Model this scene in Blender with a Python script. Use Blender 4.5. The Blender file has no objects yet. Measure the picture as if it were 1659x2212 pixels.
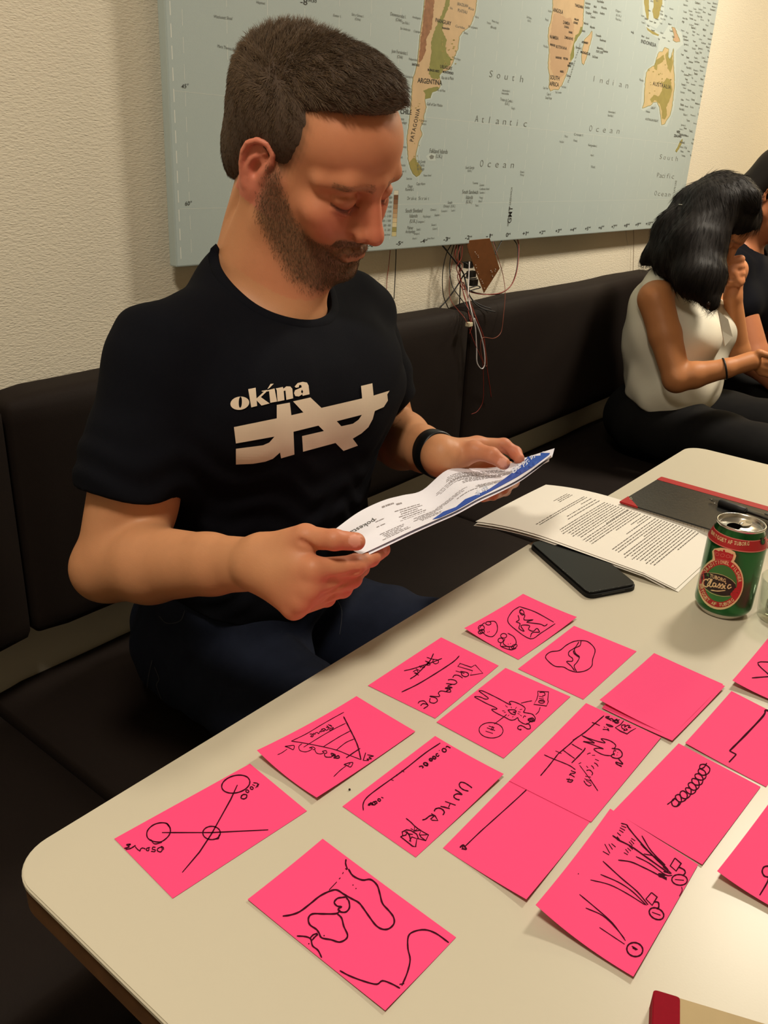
import bpy, bmesh, math, random
import numpy as np
from mathutils import Vector, Matrix
from mathutils.bvhtree import BVHTree

random.seed(7)
SC = bpy.context.scene
COL = SC.collection

# ------------------------------------------------------------------ camera
FPX, PCX, PCY = 1853.0, 829.5, 1106.0
RM = np.array([[0.62782913, -0.77681143, 0.04893455], [-0.28114736, -0.28495369, -0.91638286], [0.72580076, 0.56157404, -0.39730071]])
_u, _s, _v = np.linalg.svd(RM)
RM = _u @ _v
CAM = np.array([0.0, 0.0, 1.24])
cam_data = bpy.data.cameras.new('camera')
cam = bpy.data.objects.new('camera', cam_data)
COL.objects.link(cam)
cam_data.sensor_fit = 'HORIZONTAL'
cam_data.sensor_width = 36.0
cam_data.lens = FPX / 1659.0 * 36.0
cam_data.clip_start = 0.02
cam_data.clip_end = 60
_m = Matrix.Identity(4)
for i in range(3):
    _m[i][0] = RM[0][i]
    _m[i][1] = -RM[1][i]
    _m[i][2] = -RM[2][i]
    _m[i][3] = CAM[i]
cam.matrix_world = _m
SC.camera = cam

# ------------------------------------------------------------------ world, exposure, lamps
W = bpy.data.worlds.new('world')
SC.world = W
W.use_nodes = True
W.node_tree.nodes['Background'].inputs[0].default_value = (1.0, 0.86, 0.68, 1)
W.node_tree.nodes['Background'].inputs[1].default_value = 0.05
SC.view_settings.view_transform = 'Standard'
SC.view_settings.look = 'None'
SC.view_settings.exposure = 0.0
SC.view_settings.gamma = 1.0
SC.view_settings.use_curve_mapping = False


def lamp(name, loc, size, power, color=(1.0, 0.90, 0.74), target=None):
    d = bpy.data.lights.new(name, 'AREA')
    d.shape = 'DISK'
    d.size = size
    d.energy = power
    d.color = color
    o = bpy.data.objects.new(name, d)
    o.location = loc
    if target is not None:
        o.rotation_euler = (Vector(target) - Vector(loc)).to_track_quat('-Z', 'Y').to_euler()
    COL.objects.link(o)
    return o


LAMP_POS = [(2.45, 0.22, 2.46), (-0.10, 0.22, 2.46), (4.6, 0.22, 2.46)]
lamp('ceiling_lamp_light', LAMP_POS[0], 0.34, 42)
lamp('ceiling_lamp_light', LAMP_POS[1], 0.34, 22)
lamp('ceiling_lamp_light', LAMP_POS[2], 0.34, 36, (1.0, 0.80, 0.50))


# ------------------------------------------------------------------ helpers: pixels of the survey -> real points
def ray(x, y):
    v = np.array([x - PCX, y - PCY, FPX])
    return RM.T @ (v / np.linalg.norm(v))


def onz(x, y, z):
    r = ray(x, y)
    return CAM + r * (z - CAM[2]) / r[2]


def ony(x, y, Y):
    r = ray(x, y)
    return CAM + r * (Y - CAM[1]) / r[1]


def srgb(r, g, b):
    o = []
    for c in (r, g, b):
        c /= 255.0
        o.append(c / 12.92 if c <= 0.04045 else ((c + 0.055) / 1.055) ** 2.4)
    return (o[0], o[1], o[2], 1.0)


MATS = {}


def thin_glass(name, tint, rough=0.02, ior=1.45, clear=1.0):
    """thin clear wall: lets light and shadow rays through, mirrors by Fresnel"""
    m = bpy.data.materials.new(name)
    m.use_nodes = True
    N, L = m.node_tree.nodes, m.node_tree.links
    N.remove(N['Principled BSDF'])
    t = N.new('ShaderNodeBsdfTransparent')
    t.inputs['Color'].default_value = tint
    g = N.new('ShaderNodeBsdfGlossy')
    g.inputs['Roughness'].default_value = rough
    lw = N.new('ShaderNodeLayerWeight')
    lw.inputs['Blend'].default_value = 0.5
    pw = N.new('ShaderNodeMath')
    pw.operation = 'POWER'
    pw.inputs[1].default_value = 4.0
    L.new(lw.outputs['Facing'], pw.inputs[0])
    f = N.new('ShaderNodeMath')
    f.operation = 'MULTIPLY_ADD'
    f.inputs[1].default_value = 0.8
    f.inputs[2].default_value = 0.045
    L.new(pw.outputs[0], f.inputs[0])
    x = N.new('ShaderNodeMixShader')
    L.new(f.outputs[0], x.inputs[0])
    L.new(t.outputs[0], x.inputs[1])
    L.new(g.outputs[0], x.inputs[2])
    L.new(x.outputs[0], N['Material Output'].inputs['Surface'])
    return m



def mat(name, col, rough=0.6, metal=0.0, noise=0.0, nscale=30.0, bump=0.0, bscale=200.0, spec=0.5, coat=0.0, trans=0.0,
        ior=1.45, sss=0.0, vcol=None, sheen=0.0, weave=None, bdist=0.001):
    if name in MATS:
        return MATS[name]
    m = bpy.data.materials.new(name)
    m.use_nodes = True
    nt = m.node_tree
    N, L = nt.nodes, nt.links
    p = N['Principled BSDF']
    p.inputs['Roughness'].default_value = rough
    p.inputs['Metallic'].default_value = metal
    p.inputs['Specular IOR Level'].default_value = spec
    p.inputs['IOR'].default_value = ior
    p.inputs['Coat Weight'].default_value = coat
    p.inputs['Coat Roughness'].default_value = 0.08
    p.inputs['Transmission Weight'].default_value = trans
    p.inputs['Sheen Weight'].default_value = sheen
    if sss:
        p.inputs['Subsurface Weight'].default_value = sss
        p.inputs['Subsurface Radius'].default_value = (0.9, 0.35, 0.2)
        p.inputs['Subsurface Scale'].default_value = 0.006
    tc = N.new('ShaderNodeTexCoord')
    src = None
    if vcol:
        a = N.new('ShaderNodeVertexColor')
        a.layer_name = vcol
        src = a.outputs['Color']
    if noise > 0:
        n = N.new('ShaderNodeTexNoise')
        n.inputs['Scale'].default_value = nscale
        n.inputs['Detail'].default_value = 5
        L.new(tc.outputs['Object'], n.inputs['Vector'])
        mr = N.new('ShaderNodeMapRange')
        mr.inputs['To Min'].default_value = 1 - noise
        mr.inputs['To Max'].default_value = 1 + noise
        L.new(n.outputs['Fac'], mr.inputs['Value'])
        mx = N.new('ShaderNodeMix')
        mx.data_type = 'RGBA'
        mx.blend_type = 'MULTIPLY'
        mx.inputs['Factor'].default_value = 1
        if src is not None:
            L.new(src, mx.inputs['A'])
        else:
            mx.inputs['A'].default_value = col
        L.new(mr.outputs['Result'], mx.inputs['B'])
        L.new(mx.outputs['Result'], p.inputs['Base Color'])
    elif src is not None:
        L.new(src, p.inputs['Base Color'])
    else:
        p.inputs['Base Color'].default_value = col
    if bump > 0:
        if weave:
            mp = N.new('ShaderNodeMapping')
            mp.inputs['Scale'].default_value = weave
            L.new(tc.outputs['Object'], mp.inputs['Vector'])
            n = N.new('ShaderNodeTexNoise')
            n.inputs['Scale'].default_value = 1.0
            n.inputs['Detail'].default_value = 2
            L.new(mp.outputs['Vector'], n.inputs['Vector'])
        else:
            n = N.new('ShaderNodeTexNoise')
            n.inputs['Scale'].default_value = bscale
            n.inputs['Detail'].default_value = 3
            L.new(tc.outputs['Object'], n.inputs['Vector'])
        b = N.new('ShaderNodeBump')
        b.inputs['Strength'].default_value = bump
        b.inputs['Distance'].default_value = bdist
        L.new(n.outputs['Fac'], b.inputs['Height'])
        L.new(b.outputs['Normal'], p.inputs['Normal'])
    MATS[name] = m
    return m


def tag(o, label=None, cat=None, group=None, kind=None):
    if label:
        o['label'] = label
    if cat:
        o['category'] = cat
    if group:
        o['group'] = group
    if kind:
        o['kind'] = kind
    return o


def link(name, me, m=None, parent=None):
    o = bpy.data.objects.new(name, me)
    COL.objects.link(o)
    if m is not None and not me.materials:
        me.materials.append(m)
    if parent is not None:
        o.parent = parent
        o.matrix_parent_inverse = parent_inv(parent)
    return o


def world_of(o):
    mt = Matrix.LocRotScale(o.location, o.rotation_euler, o.scale)
    return mt if o.parent is None else world_of(o.parent) @ o.matrix_parent_inverse @ mt


def parent_inv(p):
    return world_of(p).inverted()


def empty(name, loc=(0, 0, 0), rot=(0, 0, 0)):
    o = bpy.data.objects.new(name, None)
    o.location = loc
    o.rotation_euler = rot
    o.empty_display_size = 0.05
    COL.objects.link(o)
    return o


def np_mesh(name, V, F, smooth=True):
    """V (n,3); F list of tuples, or an (m,3)/(m,4) array."""
    me = bpy.data.meshes.new(name)
    if isinstance(F, np.ndarray) and len(F):
        k = F.shape[1]
        me.vertices.add(len(V))
        me.vertices.foreach_set('co', np.asarray(V, np.float32).ravel())
        me.loops.add(F.size)
        me.loops.foreach_set('vertex_index', F.astype(np.int32).ravel())
        me.polygons.add(len(F))
        me.polygons.foreach_set('loop_start', np.arange(len(F), dtype=np.int32) * k)
        me.polygons.foreach_set('loop_total', np.full(len(F), k, np.int32))
        me.update(calc_edges=True)
    else:
        me.from_pydata([tuple(v) for v in V], [], [tuple(f) for f in F])
        me.update()
    if smooth:
        me.polygons.foreach_set('use_smooth', np.ones(len(me.polygons), bool))
    return me


def bm_obj(name, bm, m, parent=None, smooth=False):
    me = bpy.data.meshes.new(name)
    bm.to_mesh(me)
    bm.free()
    if smooth:
        for p in me.polygons:
            p.use_smooth = True
    return link(name, me, m, parent)


def bm_box(bm, lo, hi, bevel=0.0, seg=2):
    r = bmesh.ops.create_cube(bm, size=1.0)
    vs = r['verts']
    for v in vs:
        v.co = Vector([lo[i] + (v.co[i] + 0.5) * (hi[i] - lo[i]) for i in range(3)])
    if bevel > 0:
        es = list({e for v in vs for e in v.link_edges})
        bmesh.ops.bevel(bm, geom=es, offset=bevel, segments=seg, affect='EDGES', profile=0.6)


def box(name, lo, hi, m, parent=None, bevel=0.0, seg=2, smooth=False):
    bm = bmesh.new()
    bm_box(bm, lo, hi, bevel, seg)
    return bm_obj(name, bm, m, parent, smooth)


def lathe(name, prof, m, parent=None, seg=48, center=(0, 0, 0), smooth=True, closed=False):
    """prof: list of (r, z)"""
    V, F = [], []
    n = len(prof)
    for r, z in prof:
        for k in range(seg):
            a = 2 * math.pi * k / seg
            V.append((center[0] + r * math.cos(a), center[1] + r * math.sin(a), center[2] + z))
    for i in range(n - 1 if not closed else n):
        j = (i + 1) % n
        for k in range(seg):
            F.append((i * seg + k, i * seg + (k + 1) % seg, j * seg + (k + 1) % seg, j * seg + k))
    me = np_mesh(name, V, F, smooth)
    bm = bmesh.new()
    bm.from_mesh(me)
    bmesh.ops.remove_doubles(bm, verts=bm.verts[:], dist=1e-7)
    bmesh.ops.recalc_face_normals(bm, faces=bm.faces[:])
    bm.to_mesh(me)
    bm.free()
    return link(name, me, m, parent)


def crisp_rim(me, top_n, rim):
    """sharp edges round a thin sheet, so that its faces shade flat up to the border"""
    r = set(rim) | {i + top_n for i in rim}
    for e in me.edges:
        a, b = e.vertices
        if a in r and b in r:
            e.use_edge_sharp = True


def catmull(pts, n=8):
    P = [np.array(p, float) for p in pts]
    if len(P) < 3:
        return P
    P = [2 * P[0] - P[1]] + P + [2 * P[-1] - P[-2]]
    out = []
    for i in range(1, len(P) - 2):
        a, b, c, d = P[i - 1:i + 3]
        for k in range(n):
            t = k / n
            out.append(0.5 * ((2 * b) + (c - a) * t + (2 * a - 5 * b + 4 * c - d) * t * t + (3 * b - a - 3 * c + d) * t ** 3))
    out.append(P[-2])
    return out


def tube_geo(pts, r, seg=6, V=None, F=None, cap=True):
    V = [] if V is None else V
    F = [] if F is None else F
    P = [Vector(p) for p in pts]
    n = len(P)
    rr = r if hasattr(r, '__len__') else [r] * n
    up = Vector((0, 0, 1))
    b0 = len(V)
    prev = None
    for i in range(n):
        t = (P[min(i + 1, n - 1)] - P[max(i - 1, 0)])
        t = t.normalized() if t.length > 1e-9 else Vector((0, 0, 1))
        a = prev if prev is not None else (up.cross(t) if abs(t.z) < 0.95 else Vector((1, 0, 0)).cross(t))
        a = (a - t * a.dot(t)).normalized()
        prev = a
        b = t.cross(a)
        for k in range(seg):
            an = 2 * math.pi * k / seg
            V.append(tuple(P[i] + (a * math.cos(an) + b * math.sin(an)) * rr[i]))
    for i in range(n - 1):
        for k in range(seg):
            F.append((b0 + i * seg + k, b0 + i * seg + (k + 1) % seg, b0 + (i + 1) * seg + (k + 1) % seg, b0 + (i + 1) * seg + k))
    if cap:
        F.append(tuple(b0 + k for k in range(seg))[::-1])
        F.append(tuple(b0 + (n - 1) * seg + k for k in range(seg)))
    return V, F


def tube(name, pts, r, m, parent=None, seg=6, n=6, smooth=True):
    V, F = tube_geo(catmull(pts, n), r, seg)
    return link(name, np_mesh(name, V, F, smooth), m, parent)


# ------------------------------------------------------------------ flat print: 2D shapes laid on a surface
class Flat:
    """collects flat 2D polygons (drawing coordinates) and lays them on a surface"""

    def __init__(self):
        self.V, self.F = [], []

    def poly(self, pts, holes=(), cut=None):
        from mathutils.geometry import tessellate_polygon
        loops = [[Vector((p[0], p[1], 0)) for p in pts]] + [[Vector((p[0], p[1], 0)) for p in h] for h in holes]
        tris = tessellate_polygon(loops)
        vs = [v for l in loops for v in l]
        if cut:
            bm = bmesh.new()
            bv = [bm.verts.new(v) for v in vs]
            for t in tris:
                try:
                    bm.faces.new([bv[i] for i in t])
                except ValueError:
                    pass
            for ax in (0, 1):
                lo = min(v[ax] for v in vs)
                hi = max(v[ax] for v in vs)
                x = lo + cut
                while x < hi:
                    co = Vector((0, 0, 0))
                    co[ax] = x
                    no = Vector((0, 0, 0))
                    no[ax] = 1
                    bmesh.ops.bisect_plane(bm, geom=bm.verts[:] + bm.edges[:] + bm.faces[:], plane_co=co, plane_no=no)
                    x += cut
            b = len(self.V)
            bm.verts.index_update()
            self.V += [(v.co.x, v.co.y) for v in bm.verts]
            self.F += [tuple(b + v.index for v in f.verts) for f in bm.faces]
            bm.free()
        else:
            b = len(self.V)
            self.V += [(v.x, v.y) for v in vs]
            self.F += [tuple(b + i for i in t) for t in tris]

    def stroke(self, pts, w, n=5, closed=False, smooth=True):
        if closed:
            pts = list(pts) + [pts[0]]
        P = catmull(pts, n) if (smooth and len(pts) > 2) else [np.array(p, float) for p in pts]
        if not smooth or len(pts) == 2:
            Q = []
            for a, b in zip(P[:-1], P[1:]):
                k = max(1, int(np.linalg.norm(b - a) / 25))
                Q += [a + (b - a) * i / k for i in range(k)]
            P = Q + [P[-1]]
        b = len(self.V)
        m = len(P)
        for i in range(m):
            t = P[min(i + 1, m - 1)] - P[max(i - 1, 0)]
            L = np.linalg.norm(t)
            t = t / L if L > 1e-9 else np.array([1.0, 0])
            nn = np.array([-t[1], t[0]])
            ww = w * 0.5 * (1 + 0.12 * math.sin(i * 1.7))
            if i in (0, m - 1):
                ww *= 0.7
            self.V += [tuple(P[i] + nn * ww), tuple(P[i] - nn * ww)]
        for i in range(m - 1):
            self.F.append((b + 2 * i, b + 2 * i + 1, b + 2 * i + 3, b + 2 * i + 2))

    def disk(self, c, rx, ry=None, rot=0.0, n=20, cut=None):
        ry = ry or rx
        cr, sr = math.cos(rot), math.sin(rot)
        p = [(c[0] + rx * math.cos(a) * cr - ry * math.sin(a) * sr, c[1] + rx * math.cos(a) * sr + ry * math.sin(a) * cr) for a in
             [2 * math.pi * k / n for k in range(n)]]
        self.poly(p, cut=cut)

    def text(self, s, p0, p1, h, up=None, spacing=1.0, shear=0.0, bold=0.0, arc=None):
        """lay string s with its baseline from p0 to p1 (drawing coords), cap height h"""
        V, F = glyphs(s, spacing, shear, bold)
        if not len(V):
            return
        x0, x1 = V[:, 0].min(), V[:, 0].max()
        p0 = np.array(p0, float)
        p1 = np.array(p1, float)
        b = len(self.V)
        if arc is not None:
            c, rx, ry, a0, a1, inward = arc
            for x, y in V:
                t = (x - x0) / (x1 - x0)
                a = a0 + (a1 - a0) * t
                k = 1 + (y * h / 0.7) * (1 if not inward else -1) / rx
                self.V.append((c[0] + rx * k * math.cos(a), c[1] + ry * k * math.sin(a)))
        else:
            d = (p1 - p0) / max(x1 - x0, 1e-6)
            if up is None:
                up = np.array([0.06, -1.0])
            up = np.array(up, float)
            for x, y in V:
                q = p0 + d * (x - x0) + up * (y * h / 0.7)
                self.V.append((q[0], q[1]))
        self.F += [tuple(b + i for i in f) for f in F]

    def lay(self, name, m, parent, fn, smooth=False):
        """fn: (k,2) drawing coordinate -> 3D point (or None)"""
        P = []
        bad = set()
        for i, v in enumerate(self.V):
            q = fn(v[0], v[1])
            if q is None:
                bad.add(i)
                q = (0, 0, 0)
            P.append(tuple(q))
        F = [f for f in self.F if not any(i in bad for i in f)]
        used = sorted({i for f in F for i in f})
        mp = {u: i for i, u in enumerate(used)}
        P = [P[u] for u in used]
        F = [tuple(mp[i] for i in f) for f in F]
        return link(name, np_mesh(name, P, F, smooth), m, parent)


_font_cache = {}
_fc = None


def glyphs(s, spacing, shear, bold):
    global _fc
    key = (s, spacing, shear, bold)
    if key in _font_cache:
        return _font_cache[key]
    if _fc is None:
        cu = bpy.data.curves.new('type_source', 'FONT')
        _fc = bpy.data.objects.new('type_source', cu)
        COL.objects.link(_fc)
    cu = _fc.data
    cu.body = s
    cu.size = 1.0
    cu.space_character = spacing
    cu.shear = shear
    cu.offset = bold
    cu.resolution_u = 3
    dg = bpy.context.evaluated_depsgraph_get()
    dg.update()
    me = bpy.data.meshes.new_from_object(_fc.evaluated_get(dg))
    V = np.array([(v.co.x, v.co.y) for v in me.vertices])
    F = [tuple(p.vertices) for p in me.polygons]
    bpy.data.meshes.remove(me)
    _font_cache[key] = (V, F)
    return V, F


def drop_type_source():
    global _fc
    if _fc is not None:
        cu = _fc.data
        bpy.data.objects.remove(_fc)
        bpy.data.curves.remove(cu)
        _fc = None


def bvh_of(objs):
    V, F = [], []
    for o in objs:
        mw = world_of(o)
        b = len(V)
        V += [mw @ v.co for v in o.data.vertices]
        F += [tuple(b + i for i in p.vertices) for p in o.data.polygons]
    return BVHTree.FromPolygons(V, F)


def on_surface(bvh, lift=0.0004):
    """survey pixel -> the point of the surface seen there, lifted off it by a hair"""
    C = Vector(CAM)

    def fn(x, y):
        r = Vector(ray(x, y))
        loc, nor, idx, d = bvh.ray_cast(C, r)
        if loc is None:
            return None
        if nor.dot(r) > 0:
            nor = -nor
        return loc + nor * lift
    return fn

# ================================================================== STRUCTURE
M_wall = mat('wallpaper', srgb(226, 217, 196), 0.85, noise=0.03, nscale=3, bump=0.9, weave=(170, 170, 520), bdist=0.0011)
M_plain = mat('plain_wall', srgb(215, 205, 185), 0.9)
M_floor = mat('dark_floor', srgb(34, 28, 24), 0.45, noise=0.25, nscale=12)
M_ceil = mat('ceiling_paint', srgb(225, 220, 205), 0.9)
WY = 1.12
CEIL = 2.5


def struct(name, lo, hi, m):
    return tag(box(name, lo, hi, m), kind='structure')


struct('floor', (-1.6, -2.6, -0.1), (5.4, WY, 0.0), M_floor)
struct('ceiling', (-1.6, -2.6, CEIL), (5.4, WY, CEIL + 0.1), M_ceil)
struct('wall_back', (-1.6, WY, 0.0), (5.4, WY + 0.1, CEIL), M_wall)
struct('wall_left', (-1.7, -2.6, 0.0), (-1.6, WY, CEIL), M_plain)
struct('wall_right', (5.4, -2.6, 0.0), (5.5, WY, CEIL), M_plain)
struct('wall_front', (-1.6, -2.7, 0.0), (5.4, -2.6, CEIL), M_plain)

# ================================================================== BENCH
M_leath = mat('brown_upholstery', srgb(27, 19, 15), 0.75, noise=0.12, nscale=20, bump=0.25, bscale=900, spec=0.2)
M_leath2 = mat('bench_base', srgb(24, 19, 16), 0.6)


def cushion(name, lo, hi, m, parent, r=0.03, puff=0.008, n=14, sag=0.0):
    """padded block: a box with rounded edges and faces that bulge a little"""
    bm = bmesh.new()
    bmesh.ops.create_cube(bm, size=2.0)
    bmesh.ops.subdivide_edges(bm, edges=bm.edges[:], cuts=n, use_grid_fill=True)
    h = [(hi[i] - lo[i]) / 2 for i in range(3)]
    c = [(hi[i] + lo[i]) / 2 for i in range(3)]
    for v in bm.verts:
        q = []
        for i in range(3):
            s = math.copysign(abs(v.co[i]) ** 0.72, v.co[i])
            q.append(s * h[i])
        inner = [max(-(h[i] - r), min(h[i] - r, q[i])) for i in range(3)]
        d = Vector([q[i] - inner[i] for i in range(3)])
        if d.length > 1e-9:
            d = d.normalized() * r
        p = Vector(inner) + d
        w = [1 - min(1, abs(p[i]) / h[i]) ** 2 for i in range(3)]
        for i in range(3):
            j, k = [x for x in range(3) if x != i]
            if abs(p[i]) > h[i] - r * 0.5 and i != 0:
                p[i] += math.copysign(puff * (0.35 if h[i] > h[1] and i == 2 else 1) * min(1, w[j] * w[k] * 3), p[i])
        wob = 0.0012 * math.sin(p.x * 9 + c[0] * 5) + 0.0008 * math.sin(p.x * 23 + p.z * 11)
        v.co = Vector(c) + p + Vector((0, wob, wob * (1 if p.z > 0 else 0)))
        v.co.y = min(v.co.y, 1.1185)
    return bm_obj(name, bm, m, parent, smooth=True)


bench = empty('bench', (1.6, 0.85, 0.0))
tag(bench, 'long dark brown upholstered bench running along the wall under the map', 'bench')
bx = -0.55
k = 0
while bx < 4.8:
    cushion('backrest', (bx + 0.002, 1.033, 0.55), (bx + 1.083, 1.117, 0.908), M_leath, bench, r=0.022, puff=0.006)
    cushion('seat', (bx - 0.053, 0.60, 0.30), (bx + 1.028, 1.116, 0.45), M_leath, bench, r=0.022, puff=0.006)
    bx += 1.085
bb = box('gap_shade_panel', (-0.55, 1.104, 0.40), (4.8, 1.1185, 0.60), mat('gap_shade_grey', srgb(205, 200, 186), 0.8), bench)  # panel added under the backrests, standing in for the shaded wall in the gap
box('base', (-0.55, 0.68, 0.0), (4.8, 1.10, 0.30), M_leath2, bench, 0.004)

# ================================================================== TABLE
M_lam = mat('cream_laminate', srgb(196, 188, 168), 0.34, noise=0.015, nscale=4, spec=0.5, bump=0.05, bscale=600, bdist=0.0004)
M_ply = mat('brown_edge', srgb(96, 66, 40), 0.5, noise=0.3, nscale=60)
M_blackmetal = mat('black_metal', srgb(22, 22, 22), 0.4, metal=0.6)
TZ = 0.74
table = empty('table', (0.9, 0.1, 0.0))
tag(table, 'long cream table with rounded corners and a brown edge in front of the bench', 'table')


def round_rect(x0, y0, x1, y1, r, n=10):
    o = []
    for cx, cy, a0 in ((x1 - r, y1 - r, 0), (x0 + r, y1 - r, 90), (x0 + r, y0 + r, 180), (x1 - r, y0 + r, 270)):
        for k in range(n + 1):
            a = math.radians(a0 + 90 * k / n)
            o.append((cx + r * math.cos(a), cy + r * math.sin(a)))
    return o


def prism(name, outline, z0, z1, m, parent, bevel=0.0):
    bm = bmesh.new()
    vs = [bm.verts.new((x, y, z0)) for x, y in outline]
    f = bm.faces.new(vs)
    r = bmesh.ops.extrude_face_region(bm, geom=[f])
    for v in r['geom']:
        if isinstance(v, bmesh.types.BMVert):
            v.co.z = z1
    bmesh.ops.recalc_face_normals(bm, faces=bm.faces[:])
    if bevel:
        es = [e for e in bm.edges if abs(e.verts[0].co.z - z1) < 1e-6 and abs(e.verts[1].co.z - z1) < 1e-6]
        bmesh.ops.bevel(bm, geom=es, offset=bevel, segments=2, affect='EDGES')
    return bm_obj(name, bm, m, parent)


TX0, TX1, TY0, TY1 = 0.208, 1.575, -0.31, 0.497
top_o = prism('tabletop', round_rect(TX0, TY0, TX1, TY1, 0.036), TZ - 0.004, TZ, M_lam, table, 0.0012)
edge_o = prism('tabletop_edge', round_rect(TX0 + 0.0012, TY0 + 0.0012, TX1 - 0.0012, TY1 - 0.0012, 0.035), TZ - 0.026, TZ - 0.004, M_ply, table)
edge_o['label'] = 'brown edge band of the tabletop'
for lx in (0.50, 1.28):
    lathe('leg', [(0.0, 0.02), (0.034, 0.02), (0.034, 0.705), (0.0, 0.705)], M_blackmetal, table, 24, (lx, 0.09, 0))
    box('foot', (lx - 0.035, -0.2, 0.0), (lx + 0.035, 0.38, 0.022), M_blackmetal, table, 0.006)
    box('support_plate', (lx - 0.1, -0.1, 0.705), (lx + 0.1, 0.28, 0.714), M_blackmetal, table)

# ================================================================== CEILING LAMPS
M_lampbody = mat('white_metal', srgb(230, 228, 220), 0.4)
M_glow = bpy.data.materials.new('lamp_glow')
M_glow.use_nodes = True
M_glow.node_tree.nodes['Principled BSDF'].inputs['Emission Color'].default_value = (1.0, 0.88, 0.70, 1)
M_glow.node_tree.nodes['Principled BSDF'].inputs['Emission Strength'].default_value = 3.0
for (lx, ly, lz), w in zip(LAMP_POS, ('over the far end of the table', 'over the near end of the table', 'near the far wall')):
    lp = empty('ceiling_lamp', (lx, ly, CEIL))
    tag(lp, 'round white ceiling lamp ' + w, 'lamp', )
    lathe('housing', [(0.185, 0.0), (0.185, -0.036), (0.178, -0.036), (0.178, -0.004), (0.0, -0.004)], M_lampbody, lp, 40, (lx, ly, CEIL))
    lathe('diffuser', [(0.0, -0.012), (0.176, -0.012)], M_glow, lp, 40, (lx, ly, CEIL))

# ================================================================== CRUMB
crumb_p = onz(755, 1707, TZ)
bm = bmesh.new()
bmesh.ops.create_icosphere(bm, subdivisions=1, radius=0.0011, matrix=Matrix.Translation((crumb_p[0], crumb_p[1], TZ + 0.0008)))
for v in bm.verts:
    v.co.z = max(v.co.z, TZ + 0.00005)
tag(bm_obj('crumb', bm, mat('crumb', srgb(40, 30, 22), 0.9)), 'tiny dark crumb lying on the bare tabletop between the pink notes', 'crumb')

# ================================================================== MAP ON THE WALL
MY = 1.085
M_sea = mat('map_canvas', srgb(170, 183, 181), 0.5, noise=0.035, nscale=5, bump=0.25, bscale=900, bdist=0.0004)
M_halo = mat('print_shallow_water', srgb(184, 195, 190), 0.55)
M_land = mat('print_land', srgb(196, 168, 130), 0.55, noise=0.13, nscale=45)
M_land2 = mat('print_land_pink', srgb(184, 152, 118), 0.55, noise=0.12, nscale=30)
M_land3 = mat('print_land_sand', srgb(196, 174, 128), 0.55, noise=0.12, nscale=45)
M_green = mat('print_lowland', srgb(128, 128, 66), 0.55, noise=0.2, nscale=60)
M_green2 = mat('print_lowland_ochre', srgb(150, 138, 76), 0.55, noise=0.2, nscale=60)
M_andes = mat('print_mountains', srgb(142, 98, 66), 0.55, noise=0.45, nscale=120)
M_ink = mat('print_black', srgb(38, 38, 36), 0.55)
M_inkg = mat('print_grey', srgb(104, 108, 102), 0.55)
M_inkl = mat('print_light_grey', srgb(118, 122, 116), 0.55)
M_white = mat('print_white', srgb(212, 216, 208), 0.5)

MX0, MX1, MZ0, MZ1 = 0.855, 2.885, 1.047, 2.36
TILT = -0.0085
wmap = empty('world_map', ((MX0 + MX1) / 2, MY, MZ0))
tag(wmap, 'large pale blue world map printed on canvas hanging on the wall above the bench', 'map')
canvas = box('canvas', (MX0, MY, MZ0), (MX1, MY + 0.017, MZ1), M_sea, wmap, 0.0022, 2)
for a_, b_ in (((MX0 + .12, MZ0 + .05), (MX1 - .12, MZ0 + .09)), ((MX0 + .12, MZ0 + .6), (MX1 - .12, MZ0 + .64))):
    box('batten', (a_[0], MY + 0.014, a_[1]), (b_[0], WY - 0.0003, b_[1]), mat('pine_batten', srgb(150, 120, 84), 0.7), wmap)
for v in canvas.data.vertices:          # stretched cloth: flat front
    if v.co.y < MY + 0.004:
        pass
    v.co.z += TILT * (v.co.x - MX0)


def onmap(dy):
    def fn(x, y):
        p = ony(x, y, MY - dy)
        if p[0] < MX0 + 0.001 or p[0] > MX1 - 0.001 or p[2] < MZ0 + TILT * (p[0] - MX0) + 0.001:
            return None
        return p
    return fn


def shape_on_map(name, outline, m, dy):
    f = Flat()
    f.poly(outline)
    return f.lay(name, m, wmap, onmap(dy))


def jag(P, amp=0.8, closed=True, seed=3):
    """coast: split every side and shift the new points a little"""
    r = random.Random(seed)
    Q = []
    n = len(P)
    for i in range(n if closed else n - 1):
        a, b = P[i], P[(i + 1) % n]
        L = math.hypot(b[0] - a[0], b[1] - a[1])
        k = max(1, int(L / 3.5))
        for j in range(k):
            t = j / k
            Q.append((a[0] + (b[0] - a[0]) * t + (r.uniform(-amp, amp) if j else 0), a[1] + (b[1] - a[1]) * t + (r.uniform(-amp, amp) if j else 0)))
    return Q


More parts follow.
